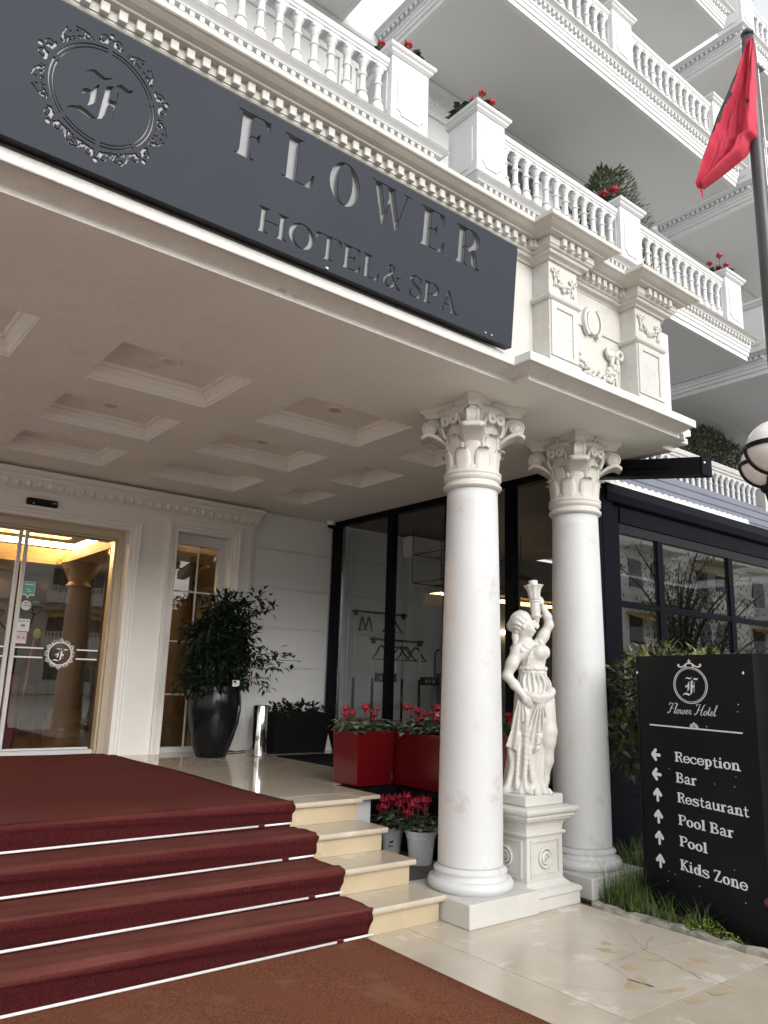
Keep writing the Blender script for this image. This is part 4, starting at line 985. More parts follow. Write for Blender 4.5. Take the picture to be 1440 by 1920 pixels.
def balcony(label, x0, x1, zc, piers, rails, yf=4.0, left=True, right=True, m='white', low=.29, back=5.46, small='white', show0=-9, group='balconies on the hotel front', leftrail=False):
    """zc: level of the crown edge; rails: list of (xa, xb) filled with balusters"""
    t = thing('balcony', label, 'balcony', ((x0+x1)/2, 4.8, zc-low), group)
    p = .115
    path = [(x0+p, back)]*left+[(x0+p, yf+p), (x1-p, yf+p)]+[(x1-p, back)]*right
    z = zc-low
    prof = [(-.05, z-.001), (0, z-.002), (.0, z+.056), (.012, z+.058), (.014, z+.108), (.022, z+.111), (.024, z+.150), (.032, z+.154), (.034, z+.182), (.034, zc-.052), (.066, zc-.050), (.068, zc-.044), (.074, zc-.036), (.086, zc-.028), (.100, zc-.021), (.107, zc-.019), (.115, zc-.014), (.115, zc-.002), (.108, zc), (-.05, zc+.003)]
    obj('cornice', MB().sweep(path, prof), m, t)
    if small == 'cream': obj('grime_line', MB().sweep(path, [(.1152, zc-.0115), (.1165, zc-.0115), (.1165, zc-.003), (.1152, zc-.003)]), 'grime', t)
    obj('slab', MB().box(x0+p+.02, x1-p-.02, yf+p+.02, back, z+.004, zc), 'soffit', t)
    pit = .0685
    for (q, r) in zip(path[:-1], path[1:]):
        d = Vector((r[0]-q[0], r[1]-q[1])); L = d.length; d.normalize(); nn = Vector((d.y, -d.x)); cnt = int(L/pit)
        if d.y > .5: continue      # hidden right-hand return
        for i in range(cnt):
            c = Vector(q)+d*((i+.5)*L/cnt)+nn*.050
            if c.x > show0: inst('dentil', sd_me if small == 'white' else sd_cream, t, (c.x, c.y, zc-.076), math.atan2(d.y, d.x))
    for a, b in piers: pier(t, a, b, yf+.025, zc+.002)
    for a, b in rails:
        obj('handrail', MB().sweep([(a, yf+.10), (b, yf+.10)], [(-.075, zc+HB+.002), (.02, zc+HB+.002), (.022, zc+HB+.016), (.034, zc+HB+.022), (.036, zc+HB+.038), (.046, zc+HB+.046), (.052, zc+HB+.060), (.052, zc+HB+.085), (.044, zc+HB+.096), (-.10, zc+HB+.100)]), m, t)
        n = max(1, int(round((b-a)/.147)))
        for i in range(n):
            x = a+(b-a)*(i+.5)/n
            if x > show0: inst('baluster', bal_me, t, (x, yf+.10, zc+.002))
    if leftrail:
        n = int((back-yf-.4)/.16)
        for i in range(n): inst('baluster', bal_me, t, (x0+.12, yf+.45+.16*i, zc+.002))
        obj('handrail', MB().box(x0+.05, x0+.19, yf+.36, back, zc+HB+.002, zc+HB+.10), m, t)
    return t
Z1, Z2, Z3 = 5.80, 8.21, 10.62
balcony('first-floor balcony above the signboard with its end pier over the letter W', -2.5, 3.72, Z1, [(3.115, 3.495)], [(.9, 3.11)], show0=.3, left=False, small='cream')
balcony('first-floor balcony whose railing runs over the pilaster blocks to the right', 4.03, 8.90, Z1, [(4.05, 4.392), (6.10, 6.46), (8.19, 8.56)], [(4.395, 6.095), (6.465, 8.185)], small='cream')
balcony('first-floor corner balcony behind the flagpole at the right edge', 9.18, 16, Z1, [(9.20, 9.56), (11.4, 11.76)], [(9.57, 11.39)])
balcony('second-floor balcony with its broad grey underside above the middle of the front', 3.97, 8.94, Z2, [(6.10, 6.46), (8.19, 8.56)], [(4.40, 6.095), (6.465, 8.185)])
balcony('second-floor corner balcony behind the red flag', 9.18, 16, Z2, [(9.20, 9.56), (11.4, 11.76)], [(9.57, 11.39)])
balcony('third-floor balcony whose end shows beside the top of the flagpole', 3.97, 8.94, Z3, [(8.19, 8.56)], [(6.465, 8.185)])
balcony('third-floor corner balcony over the flagpole top against the white sky', 9.18, 16, Z3, [(9.20, 9.56), (11.4, 11.76)], [(9.57, 11.39)])
balcony('second-floor balcony at the top left, only its underside showing', -3, 3.60, Z2, [], [], show0=99, left=False)

# hotel walls behind the balconies
hw = thing('hotel_building', 'white hotel building rising behind its balconies', 'building', (4, 8, 0))
def hwall(x0, x1, y0, y1, z0, z1, m='white', nm='wall'): return obj(nm, MB().box(x0, x1, y0, y1, z0, z1), m, hw)
hwall(-4, 8.9, 5.465, 5.8, 4.965, 14.5); hwall(8.9, 16, 5.465, 5.8, 5.51, 14.5)
hwall(-4, 6.2, 4.15, 5.46, 4.965, 5.49)
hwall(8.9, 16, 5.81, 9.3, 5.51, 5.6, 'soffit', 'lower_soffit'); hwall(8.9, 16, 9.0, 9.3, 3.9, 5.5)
for zt in (Z1+2.41-.29, Z2+2.41-.29):
    ew = obj('wall_cornice', MB().sweep([(-3, 5.46), (16, 5.46)], [(-.02, zt-.30), (.02, zt-.30), (.03, zt-.27), (.03, zt-.24), (.05, zt-.22), (.06, zt-.10), (.09, zt-.08), (.10, zt-.05), (.13, zt-.03), (.14, zt-.004), (-.02, zt-.004)]), 'white', hw)
for i in range(30):
    x = 2.6+i*.105
    obj('egg', MB().ball((x, 5.405, Z1+2.41-.29-.16), .04, 8, 6, (.8, .6, 1.1)), 'white', hw, smooth=True)
for i in range(14): obj('wall_rib', MB().box(3.55+i*.075, 3.59+i*.075, 5.44, 5.467, 6.0, 8.0), 'white', hw)
for x0, x1 in ((.6, 1.7), (5.2, 6.6), (10.2, 11.4)):
    for z0 in (Z1, Z2):
        d = obj('balcony_door', MB().box(x0, x1, 5.43, 5.464, z0, z0+1.9), 'white', hw)
        obj('pane', MB().box(x0+.09, (x0+x1)/2-.05, 5.42, 5.429, z0+.15, z0+1.8).box((x0+x1)/2+.05, x1-.09, 5.42, 5.429, z0+.15, z0+1.8), 'opp_glass', d)
# right-hand terrace behind the pergola
tr = thing('terrace_parapet', 'low white terrace railing above the striped pergola roof', 'railing', (9.5, 5.7, 4.2))
ty = 5.34
obj('terrace_floor', MB().box(8.7, 16, ty-.05, 9.0, 3.95, 4.17), 'white', tr)
obj('handrail', MB().sweep([(6.5, ty), (11.4, ty)], [(-.08, 4.60), (.02, 4.60), (.03, 4.625), (.05, 4.632), (.055, 4.655), (.075, 4.67), (.085, 4.71), (.075, 4.735), (-.10, 4.74)]), 'cream', tr)
for i in range(31): inst('baluster', bal_me, tr, (6.6+.155*i, ty, 4.128))
obj('terrace_pier', MB().bevbox(11.42, 11.9, ty-.10, ty+.3, 4.0, 4.70, .006), 'cream', tr)
obj('pier_cap', MB().sweep([(11.42, ty+.3), (11.42, ty-.1), (11.9, ty-.1), (11.9, ty+.3)], [(-.2, 4.70), (.01, 4.70), (.03, 4.73), (.05, 4.75), (.05, 4.78), (.08, 4.80), (.08, 4.84), (-.2, 4.85)]), 'cream', tr)
# ------------------------------------------------------------------ entrance wall, doors, lobby
EY = 8.95
DX0, DX1, DZ = .70, 3.20, 3.245        # door opening
SX_0, SX_1, SZ0, SZ1 = 3.80, 4.53, LZ+.02, 3.33
en = thing('entrance_wall', 'cream entrance wall round the glass doors with egg-and-dart cornice', 'wall', (2.5, EY, LZ))
mb = MB(); WX0 = -3; WX1 = 4.84
mb.box(WX0, DX0, EY, EY+.30, LZ, CZ-.02).box(DX1, SX_0, EY, EY+.30, LZ, CZ-.02).box(SX_1, WX1, EY, EY+.30, LZ, CZ-.02).box(DX0, DX1, EY, EY+.30, DZ, CZ-.02).box(SX_0, SX_1, EY, EY+.30, SZ1, CZ-.02)
obj('wall', mb, 'wall', en)
obj('wall_cornice', MB().sweep([(WX0, EY), (WX1, EY), (WX1, EY+.2)], [(-.02, 3.50), (.006, 3.50), (.012, 3.515), (.012, 3.535), (.026, 3.54), (.028, 3.555), (.040, 3.56), (.050, 3.585), (.056, 3.61), (.060, 3.635), (.074, 3.655), (.080, 3.66), (.080, 3.69), (.105, 3.71), (.112, 3.725), (.112, 3.755), (.10, 3.765), (-.02, 3.77)]), 'wall', en)
egg = smoothmesh(MB().ball((0, 0, 0), 1, 10, 6, (.036, .028, .043)).mesh('egg', 'wall'))
cg = MB(); cg.tube([(.050*math.cos(a), -.004, .054*math.sin(a)) for a in np.linspace(-3.9, .75, 14)], .0075, 5); collar_me = smoothmesh(cg.mesh('egg_collar', 'wall'))
dart = MB().add([(-.008, 0, .04), (.008, 0, .04), (0, -.014, .04), (0, 0, -.045)], [(0,2,3),(2,1,3),(0,1,2)]).mesh('dart', 'wall')
n = 58
for i in range(n):
    x = WX1-.05-i*.116
    if x < .2: break
    e = inst('egg', egg, en, (x, EY-.048, 3.605)); 
    c = bpy.data.objects.new('egg_collar', collar_me); COL.objects.link(c); c.parent = e; WL[c] = WL[e]; c.location = (0, .002, 0)
    inst('dart', dart, en, (x-.058, EY-.05, 3.605))
def trim(path, w, y, nm='door_trim', par=en):
    """moulded frame round an opening: path in XZ, travelling up, over, down (outside to the left of travel)"""
    P = [Vector(p) for p in path]; prof = [(0, .0), (0, -.020), (.018, -.026), (.024, -.018), (.045, -.018), (.050, -.034), (.075, -.040), (.082, -.030), (.092, -.046), (.108, -.050), (w, -.050), (w, .0)]
    vs = []; k = len(prof)
    for i in range(len(P)):
        d0 = (P[i]-P[i-1]).normalized() if i else (P[1]-P[0]).normalized(); d1 = (P[i+1]-P[i]).normalized() if i < len(P)-1 else d0
        n0 = Vector((-d0.y, d0.x)); n1 = Vector((-d1.y, d1.x)); mm = (n0+n1)/(1+n0.dot(n1))
        for o, dy in prof: vs.append((P[i].x+mm.x*o, y+dy, P[i].y+mm.y*o))
    mb = MB().add(vs, [(i*k+j, (i+1)*k+j, (i+1)*k+(j+1) % k, i*k+(j+1) % k) for i in range(len(P)-1) for j in range(k)])
    return obj(nm, mb, 'wall', par)
trim([(DX0, LZ), (DX0, DZ), (DX1, DZ), (DX1, LZ)], .125, EY)
trim([(SX_0-.0, LZ), (SX_0, SZ1), (SX_1, SZ1), (SX_1, LZ)], .125, EY, 'window_trim')
# door frame recessed in the opening
GY = 9.20
obj('door_frame', MB().box(DX1-.075, DX1, GY-.10, GY+.10, LZ, DZ).box(DX1-.10, DX1-.0755, GY-.06, GY+.06, LZ, DZ-.085).box(DX0, DX1-.076, GY-.10, GY+.10, DZ-.08, DZ).box(DX0, DX1-.102, GY-.06, GY+.06, DZ-.105, DZ-.081), 'gold', en)
obj('threshold', MB().bevbox(DX0, DX1-.105, GY-.05, GY+.05, LZ+.001, LZ+.055, .006), 'white', en)
sd = thing('door_sensor', 'small black motion sensor over the glass doors', 'sensor', (2.17, EY-.03, 3.40))
obj('housing', MB().bevbox(2.005, 2.335, EY-.055, EY-.001, 3.375, 3.455, .012), 'black', sd)
obj('lens', MB().ball((2.075, EY-.056, 3.392), .008, 8, 6), 'letter', sd, smooth=True)
obj('mark', MB().box(2.275, 2.315, EY-.0565, EY-.0552, 3.418, 3.424), 'sticker_w', sd)
# sliding doors
EMC = []
def leaf_door(x0, x1, label, y, stile_l, stile_r):
    t = thing('sliding_door', label, 'glass door', ((x0+x1)/2, y, LZ+.05), 'sliding glass doors')
    z0, z1 = LZ+.058, DZ-.107
    obj('pane', MB().box(x0+.03, x1-.03, y-.005, y+.005, z0+.02, z1-.02), 'glass', t)
    fr = MB()
    for f, xa in ((stile_l, x0), (stile_r, x1-.042)):
        if f: obj('stile', MB().bevbox(xa, xa+.042, y-.02, y+.02, z0, z1, .003), 'white', t)
    for za in (z0, z1-.022): obj('rail', MB().bevbox(x0+.043, x1-.043, y-.018, y+.018, za, za+.022, .003), 'gold' if za > 2 else 'white', t)
    for zz in (1.832, 1.73):
        for a, b in ([(x0+.045, 2.445), (2.811, x1-.045)] if x0 > 2 else [(x0+.045, x1-.045)]):
            obj('safety_stripe', MB().box(a, b, y-.008, y-.006, zz-.008, zz+.008), 'letter', t)
    return t
dl = leaf_door(.72, 2.075, 'left sliding glass door leaf cut off by the photo edge', GY-.012, False, True)
dr = leaf_door(2.105, 3.095, 'right sliding glass door leaf with stickers and round emblem', GY+.012, True, False)
yy = GY-.0005
def flat(me, name, par, x, y, z, rz=0):
    o = bpy.data.objects.new(name, me); COL.objects.link(o); o.parent = par; o.rotation_euler = (math.pi/2, 0, rz)
    o.location = Vector((x, y, z))-WL[par]; WL[o] = WL[par]; return o
# emblem on the glass, with gaps for the stripes behind it
em = []
for o in wreath(0, 0, .50, [-90, -30, 30, 90, 150, 210]): em += o
em += [('S', [(.126*math.cos(R_(a)), .126*math.sin(R_(a)), .012) for a in range(0, 361, 8)])]
em += xf(blackF(.15), 1, 1, 0, 0, 1)
ex, ez = 2.628, 1.78
flat(plate('emblem', outline(em, .0015), .001, 'gold' if False else 'letter'), 'emblem', dr, ex, yy-.004, ez)
# stickers
def sticker(nm, x, z, w, h, m, shape='rect', lines=(), lift=0.):
    if shape == 'rect': lp = [[(-w/2, -h/2), (w/2, -h/2), (w/2, h/2), (-w/2, h/2)]]
    elif shape == 'bubble': lp = [[(-w/2, -h*.32), (-.02, -h*.32), (0, -h/2), (.02, -h*.32), (w/2, -h*.32), (w/2, h/2), (-w/2, h/2)]]
    else:
        lp = [[(w/2*math.cos(R_(a)), h*.08+w/2*math.sin(R_(a))) for a in range(-30, 211, 10)]+[(0, -h/2-.02)]]
    s = flat(plate('sticker', lp, .001, m), 'sticker', dr, x, yy-.003-lift, z)
    WL[s] = Vector((x, yy-.003-lift, z))
    for (nm2, dx, dz, w2, h2, m2) in lines:
        me = plate(nm2, [[(-w2/2, -h2/2), (w2/2, -h2/2), (w2/2, h2/2), (-w2/2, h2/2)]] if nm2 != 'disc' else [ell(0, 0, w2/2, h2/2, n=28)], .0006, m2)
        o = bpy.data.objects.new('print', me); COL.objects.link(o); o.parent = s; o.location = (dx, dz, .001); WL[o] = WL[s]
    return s
def words_on(s, txt, x, z, h, m):
    out, w = text(txt, h, .2, .13, .09)
    for ch, p in out:
        me = plate('letter', outline(xf(p, 1, 1, x-w/2, z, 1), h/30), .0006, m); o = bpy.data.objects.new('letter', me); COL.objects.link(o); o.parent = s; o.location = (0, 0, .0012); WL[o] = WL[s]
def sx(x, y): # photo pixel -> door plane (x,z), as measured once
    return x, y
s1 = sticker('sticker', 2.21, 2.465, .135, .19, 'sticker_w', 'bubble')
s1b = sticker('sticker', 2.21, 2.472, .123, .168, 'sticker_g', 'bubble', [('rect', 0, .055, .09, .012, 'sticker_w'), ('rect', 0, .0, .03, .012, 'sticker_w'), ('rect', .01, -.022, .06, .006, 'sticker_w')], .0016)
s2 = sticker('sticker', 2.205, 2.275, .140, .20, 'sticker_d', 'pin', [('disc', 0, .018, .108, .108, 'sticker_w'), ('rect', 0, .045, .05, .010, 'sticker_d'), ('rect', .035, .015, .02, .02, 'ink'), ('rect', -.005, .018, .02, .014, 'red'), ('rect', -.038, .018, .018, .01, 'ink')])
s3 = sticker('sticker', 2.20, 2.075, .135, .135, 'sticker_w', 'rect', [('rect', 0, -.005, .045, .028, 'ink'), ('rect', 0, -.04, .06, .004, 'ink')])
words_on(s3, 'BOOK US', 0, .032, .022, 'ink')
s4 = sticker('sticker', 2.19, 1.925, .125, .15, 'sticker_p', 'rect', [('rect', -.02, .015, .03, .016, 'ink'), ('rect', .03, .012, .028, .018, 'ink'), ('rect', -.028, -.03, .04, .018, 'sticker_w'), ('rect', .028, -.03, .04, .018, 'sticker_w'), ('rect', 0, -.063, .125, .022, 'maroon')])
# side window
sw = thing('side_window', 'tall narrow window with white glazing bars right of the doors', 'window', (4.16, 9.1, LZ))
obj('frame', MB().box(SX_0, SX_0+.04, 9.08, 9.16, LZ, SZ1).box(SX_1-.09, SX_1, 9.08, 9.16, LZ, SZ1).box(SX_0+.041, SX_1-.091, 9.08, 9.16, SZ1-.13, SZ1).box(SX_0+.041, SX_1-.091, 9.08, 9.16, LZ, LZ+.06), 'white', sw)
obj('pane', MB().box(SX_0+.041, SX_1-.091, 9.115, 9.123, LZ+.061, SZ1-.131), 'glass', sw)
obj('glazing_bar', MB().box(4.155, 4.173, 9.10, 9.114, LZ+.061, SZ1-.131), 'white', sw)
for z in (1.353, 1.99, 2.613): obj('glazing_bar', MB().box(SX_0+.041, 4.154, 9.10, 9.114, z-.010, z+.010).box(4.174, SX_1-.091, 9.10, 9.114, z-.010, z+.010), 'white', sw)

# lobby behind the doors
lb = thing('lobby', 'warm lit hotel lobby seen through the glass doors', 'room', (2, 11.5, LZ))
obj('lobby_floor', MB().box(-4, 6.15, 9.26, 17.2, LZ-.06, LZ-.004), 'lobbyfloor', lb)
obj('back_wall', MB().box(-4, 6.15, 17.0, 17.2, LZ, 4.4), 'lobbywall', lb)
obj('side_wall', MB().box(6.0, 6.15, 9.26, 17.0, LZ, 4.4).box(-4.15, -4, 9.26, 17.0, LZ, 4.4), 'lobbywall', lb)
obj('lobby_ceiling', MB().box(-4, 6.15, 9.26, 17.2, 4.4, 4.5), 'lobbydark', lb)
# cove: a ring of stepped mouldings with a light strip
def cove(z0, z1, x0, x1, y0, y1):
    pr = [(0, z0), (.05, z0), (.06, z0+.03), (.12, z0+.035), (.13, z0+.07), (.20, z0+.075), (.21, z0+.11), (.28, z0+.115), (.29, z0+.15), (0, z0+.16)]
    mb = MB().sweep([(x1, y0), (x1, y1), (x0, y1), (x0, y0)], [(-o, z) for o, z in pr][::-1], False)
    return mb
LX1, LY1 = 3.55, 12.3
dropm = MB().box(LX1+.001, 6.0, 9.26, 16.99, 3.14, 3.25).box(-4, LX1, LY1+.001, 16.99, 3.14, 3.25)
obj('dropped_ceiling', dropm, 'lobbywall', lb)
steps_ = MB()
for k in range(5):
    z = 3.14+.055*k; o = .07*k
    steps_.box(LX1-.30+o*.8, LX1+.0, 9.4, LY1-.30+o*.8-.001, z, z+.045).box(-4, LX1, LY1-.30+o*.8, LY1, z, z+.045)
obj('cove_moulding', steps_, 'cove', lb)
obj('light_strip', MB().box(LX1-.02, LX1+.03, 9.5, LY1-.05, 3.45, 3.52).box(-4, LX1, LY1-.02, LY1+.03, 3.45, 3.52), 'coveglow', lb)
up = MB()
for k in range(4):
    z = 3.62+.06*k; o = .10*k
    up.box(LX1-.05-o, LX1+.25-o, 9.4, LY1-.05-o, z, z+.05).box(-4, LX1-.06-o, LY1-.05-o, LY1+.25-o, z, z+.05)
obj('cove_moulding', up, 'cove', lb)
for (a, b, c, d) in ((.8, 9.4, 3.2, 11.9), (2.0, 9.4, 3.5, 11.0), (3.2, 9.4, .8, 11.9), (2.2, 9.4, .6, 11.2), (-.5, 10.4, 3.4, 10.4), (-.5, 11.3, 3.4, 11.3)):
    obj('ceiling_joint', MB().tube([(a, b, 3.93), (c, d, 3.93)], .008, 5), 'gold', lb)
obj('mirror_ceiling', MB().box(-4, LX1-.35, 9.4, LY1-.35, 3.94, 3.98), 'lobbydark', lb)
lcol = [(3.47, 11.6), (4.50, 10.35)]
for x, y in lcol:
    o = obj('lobby_column', MB().lathe([(.26, LZ), (.26, LZ+.22), (.22, LZ+.26), (.20, LZ+.34), (.165, LZ+.38), (.150, 2.75), (.16, 2.78), (.19, 2.80), (.15, 2.86), (.16, 2.9), (.22, 3.02), (.28, 3.13)], (x, y, 0), 28), 'lobbycol', lb, auto=True)
for q in ((2.6, 3.5, 13.2, 13.3), (3.30, 3.42, 12.4, 12.6), (4.9, 5.3, 11.5, 11.6)): obj('dark_partition', MB().box(*q, LZ, 3.13), 'lobbydark', lb)
obj('curtain', MB().add([(3.62+.05*i, 12.8+.03*math.sin(i*2.2), z) for z in (LZ, 3.13) for i in range(24)], [(i, i+1, 25+i, 24+i) for i in range(23)]), 'lobbycol', lb, smooth=True)
for x, y in ((3.9, 9.9), (4.8, 10.6), (3.9, 11.4), (5.2, 12.4), (1.2, 13.4), (2.6, 13.0)):
    obj('spotlight', MB().lathe([(.06, 3.128), (.06, 3.137)], (x, y, 0), 16), 'downlit', lb)
def armchair(x, y, rz, label):
    t = thing('armchair', label, 'armchair', (0, 0, 0), 'lobby armchairs')
    obj('seat', MB().bevbox(-.32, .32, -.32, .34, .12, .46, .05), 'sofa', t); obj('backrest', MB().bevbox(-.42, .42, .345, .56, .08, .98, .06), 'sofa', t)
    for s in (-1, 1): obj('armrest', MB().bevbox(min(s*.325, s*.47), max(s*.325, s*.47), -.36, .34, .08, .68, .05), 'sofa', t)
    for sx_ in (-1, 1):
        for sy in (-1, 1): obj('leg', MB().bevbox(sx_*.36-.03, sx_*.36+.03, sy*.3-.03, sy*.3+.03, 0, .079, .005), 'black', t)
    t.location = (x, y, LZ-.003); t.rotation_euler = (0, 0, rz); return t
armchair(3.72, 13.2, R_(200), 'green grey lobby armchair behind the round door emblem')
armchair(4.75, 13.3, R_(160), 'green grey lobby armchair close to the right door jamb')
# maroon stand and mustard-tipped pole in the lobby
ms = thing('maroon_stand', 'dark maroon counter behind the sliding door stickers', 'counter', (1.95, 10.1, LZ))
obj('body', MB().bevbox(2.16, 2.42, 9.95, 10.4, LZ+.0, LZ+.86, .015), 'maroon', ms); obj('top', MB().bevbox(2.13, 2.45, 9.92, 10.43, LZ+.861, LZ+.90, .008), 'black', ms)
pp = thing('feather_duster', 'long dark pole with mustard head standing inside the glass door', 'pole', (2.2, 9.75, LZ))
obj('shaft', MB().tube([(2.36, 9.7, LZ+.02), (2.48, 9.7, 1.95)], [.018, .022], 8), 'bronze', pp, smooth=True)
obj('head', MB().ball((2.488, 9.7, 2.01), .045, 10, 8, (1, 1, 1.35)), 'yellow', pp, smooth=True)

# grooved white wall right of the entrance
gw = thing('grooved_wall', 'white wall of wide horizontal panels right of the entrance', 'wall', (6, 9.1, LZ))
GYW = 9.05
zs = [LZ, 1.19, 1.713, 2.234, 2.77, 3.295, CZ-.005]
obj('backing', MB().box(4.845, 9.4, GYW+.012, GYW+.2, LZ, CZ-.004), 'panelwall', gw)
for a, b in zip(zs[:-1], zs[1:]):
    for xa, xb in ((4.95, 6.17), (6.23, 9.38)):
        obj('panel', MB().bevbox(xa, xb, GYW-.006, GYW+.011, a+.012, b-.012, .004), 'panelwall', gw)
        obj('panel_bead', MB().bevbox(xa, xb, GYW-.002, GYW+.011, b-.008, b+.008, .004), 'panelwall', gw) if b < 3.7 else None
cm = thing('security_camera', 'small white dome camera under the ceiling corner beside the black frame', 'camera', (6.08, 8.98, 3.76))
obj('base', MB().lathe([(.06, 3.745), (.065, 3.75), (.065, 3.797)], (6.08, 8.95, 0), 20), 'whitepot', cm, smooth=False)
obj('dome', MB().ball((6.08, 8.95, 3.742), .046, 14, 8), 'black', cm, smooth=True)
# ------------------------------------------------------------------ glazed side room under the portico
ge = thing('glazed_room', 'black framed glass side wall of the room right of the entrance', 'glass wall', (6.2, 7, LZ))
GX = 6.2; ft = 3.72
posts = [(8.80, 9.0), (7.62, 7.74), (6.52, 6.64), (5.55, 5.67), (4.84, 4.94), (4.46, 4.60)]
for a, b in posts: obj('post', MB().bevbox(GX-.045, GX+.045, a, b, LZ-.05 if b > 5.7 else .05, ft-.001, .004), 'frame', ge)
obj('top_rail', MB().bevbox(GX-.05, GX+.05, 4.46, 9.04, ft, CZ-.003, .004), 'frame', ge)
obj('bottom_rail', MB().bevbox(GX-.05, GX+.05, 5.9, 8.80, LZ-.02, LZ+.09, .004), 'frame', ge)
obj('corner_strip', MB().box(GX-.02, GX+.02, 8.765, 8.799, LZ+.09, ft), 'chrome', ge)
for (a, b), (c, d) in zip(posts[1:], posts[:-1]):
    obj('pane', MB().box(GX-.006, GX+.006, b+.001, c-.001, LZ+.091, ft-.001), 'glass_side', ge)
obj('door_handle', MB().tube(crom([(GX-.05, 6.70, 1.60), (GX-.10, 6.70, 1.63), (GX-.11, 6.70, 1.78), (GX-.10, 6.70, 1.93), (GX-.05, 6.70, 1.96)], 5), .012, 8), 'black', ge, smooth=True)
rm = thing('side_room', 'dim room with coat racks behind the black framed glass', 'room', (8, 7, LZ))
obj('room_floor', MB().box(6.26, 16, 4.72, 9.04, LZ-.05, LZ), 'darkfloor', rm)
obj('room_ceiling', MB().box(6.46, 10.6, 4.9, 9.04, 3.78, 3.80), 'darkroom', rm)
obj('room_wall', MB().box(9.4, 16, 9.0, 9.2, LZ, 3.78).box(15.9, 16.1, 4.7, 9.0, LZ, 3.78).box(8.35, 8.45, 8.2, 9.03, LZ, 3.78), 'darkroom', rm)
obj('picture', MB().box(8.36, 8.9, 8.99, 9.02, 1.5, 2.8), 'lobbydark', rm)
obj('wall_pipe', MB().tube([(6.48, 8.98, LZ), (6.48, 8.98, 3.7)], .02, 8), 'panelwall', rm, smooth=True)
acu = thing('air_conditioner', 'white air conditioner hung high inside the glazed room', 'air conditioner', (7.4, 8.6, 3.3))
obj('housing', MB().bevbox(7.35, 8.3, 8.62, 8.86, 3.42, 3.74, .02), 'whitepot', acu); obj('flap', MB().bevbox(7.38, 8.27, 8.585, 8.619, 3.40, 3.50, .008), 'white', acu)
fr = MB()
for z in (2.95, 3.35):
    fr.tube([(7.0, 7.6, z), (8.6, 7.6, z)], .008, 5).tube([(7.0, 8.2, z), (8.6, 8.2, z)], .008, 5)
    for x in (7.0, 7.4, 7.8, 8.2, 8.6): fr.tube([(x, 7.6, z), (x, 8.2, z)], .008, 5)
for x in (7.0, 7.8, 8.6):
    for y in (7.6, 8.2): fr.tube([(x, y, 2.95), (x, y, 3.78)], .008, 5)
obj('wire_rack', fr, 'black', None, label='black wire shelf grid hanging from the glazed room ceiling', cat='rack')
lampx = thing('wall_lamp', 'small warm bar lamp glowing behind the glass beside the statue', 'lamp', (9.5, 7, 2.4))
obj('glow_bar', MB().bevbox(9.6, 10.2, 8.93, 8.97, 2.42, 2.47, .008), 'downlit', lampx)
dk = thing('reception_desk', 'dark counter at the back of the glazed room', 'counter', (8.2, 8.6, LZ)); obj('body', MB().bevbox(7.75, 8.30, 7.6, 8.5, LZ, 1.72, .01), 'darkroom', dk)

# coat racks with hangers
def rack(x0, x1, y, zt, label, hang):
    t = thing('coat_rack', label, 'coat rack', ((x0+x1)/2, y, LZ), 'coat racks in the glazed room')
    for x in (x0, x1):
        for dy in (-.0,):
            obj('post', MB().tube([(x, y, 1.62), (x, y, zt-.05)], .013, 8), 'white', t, smooth=True)
            obj('lower_post', MB().tube([(x, y, LZ+.05), (x, y, 1.619)], .019, 8), 'black', t, smooth=True)
        obj('foot', MB().bevbox(x-.02, x+.02, y-.22, y+.22, LZ+.001, LZ+.05, .006), 'black', t)
        obj('corner_joint', MB().bevbox(x-.03, x+.03, y-.022, y+.022, zt-.06, zt+.025, .006), 'black', t)
    obj('top_bar', MB().tube([(x0-.06, y, zt), (x1+.06, y, zt)], .017, 8), 'black', t, smooth=True)
    return t
rack(6.46, 7.34, 8.78, 2.545, 'taller coat rack standing against the grooved wall', 0)
rack(6.33, 7.15, 8.18, 2.13, 'lower coat rack standing nearer the black middle post', 0)
# end plates with round holes joining the pairs of lower posts
for xx, yy0, yy1 in ((6.46, 8.20, 8.77), (7.34, 8.20, 8.77)):
    pass
def plate_bar(x0, x1, y, z, label):
    t = thing('rack_brace', label, 'brace', ((x0+x1)/2, y, z))
    hole = [[(x0+.10+(x1-x0-.20)*k/4+.026*(1-.25*abs(k-2)*0)*math.cos(a)*(1.0 if k in (0, 4) else .6), .026*(1.0 if k in (0, 4) else .6)*math.sin(a)) for a in np.linspace(0, 2*math.pi, 15)[:-1]] for k in range(5)]
    me = plate('brace_plate', [[(x0, -.055), (x1, -.055), (x1, .055), ((x0+x1)/2, .062), (x0, .055)]]+hole, .02, 'black')
    o = bpy.data.objects.new('brace_plate', me); COL.objects.link(o); o.parent = t; o.rotation_euler = (math.pi/2, 0, 0); o.location = Vector((0, y, z))-WL[t]; WL[o] = WL[t]
plate_bar(6.36, 6.72, 8.16, 1.63, 'black perforated brace joining the left rack posts')
plate_bar(7.16, 7.50, 8.16, 1.60, 'black perforated brace joining the right rack posts')
hg = MB(); w = .21
hg.tube(crom([(-w, 0, -.165), (-w*.6, 0, -.10), (-.05, 0, -.005), (0, 0, .012), (.05, 0, -.005), (w*.6, 0, -.10), (w, 0, -.165)], 4), [.009+.007*math.sin(math.pi*i/24) for i in range(25)], 6)
hg.tube([(-w, 0, -.165), (w, 0, -.165)], .006, 6)
hg.tube(crom([(0, 0, .015), (0, 0, .05), (.022, 0, .075), (0, 0, .098), (-.02, 0, .082)], 4), .0035, 5)
hang_me = smoothmesh(hg.mesh('clothes_hanger', 'hanger'))
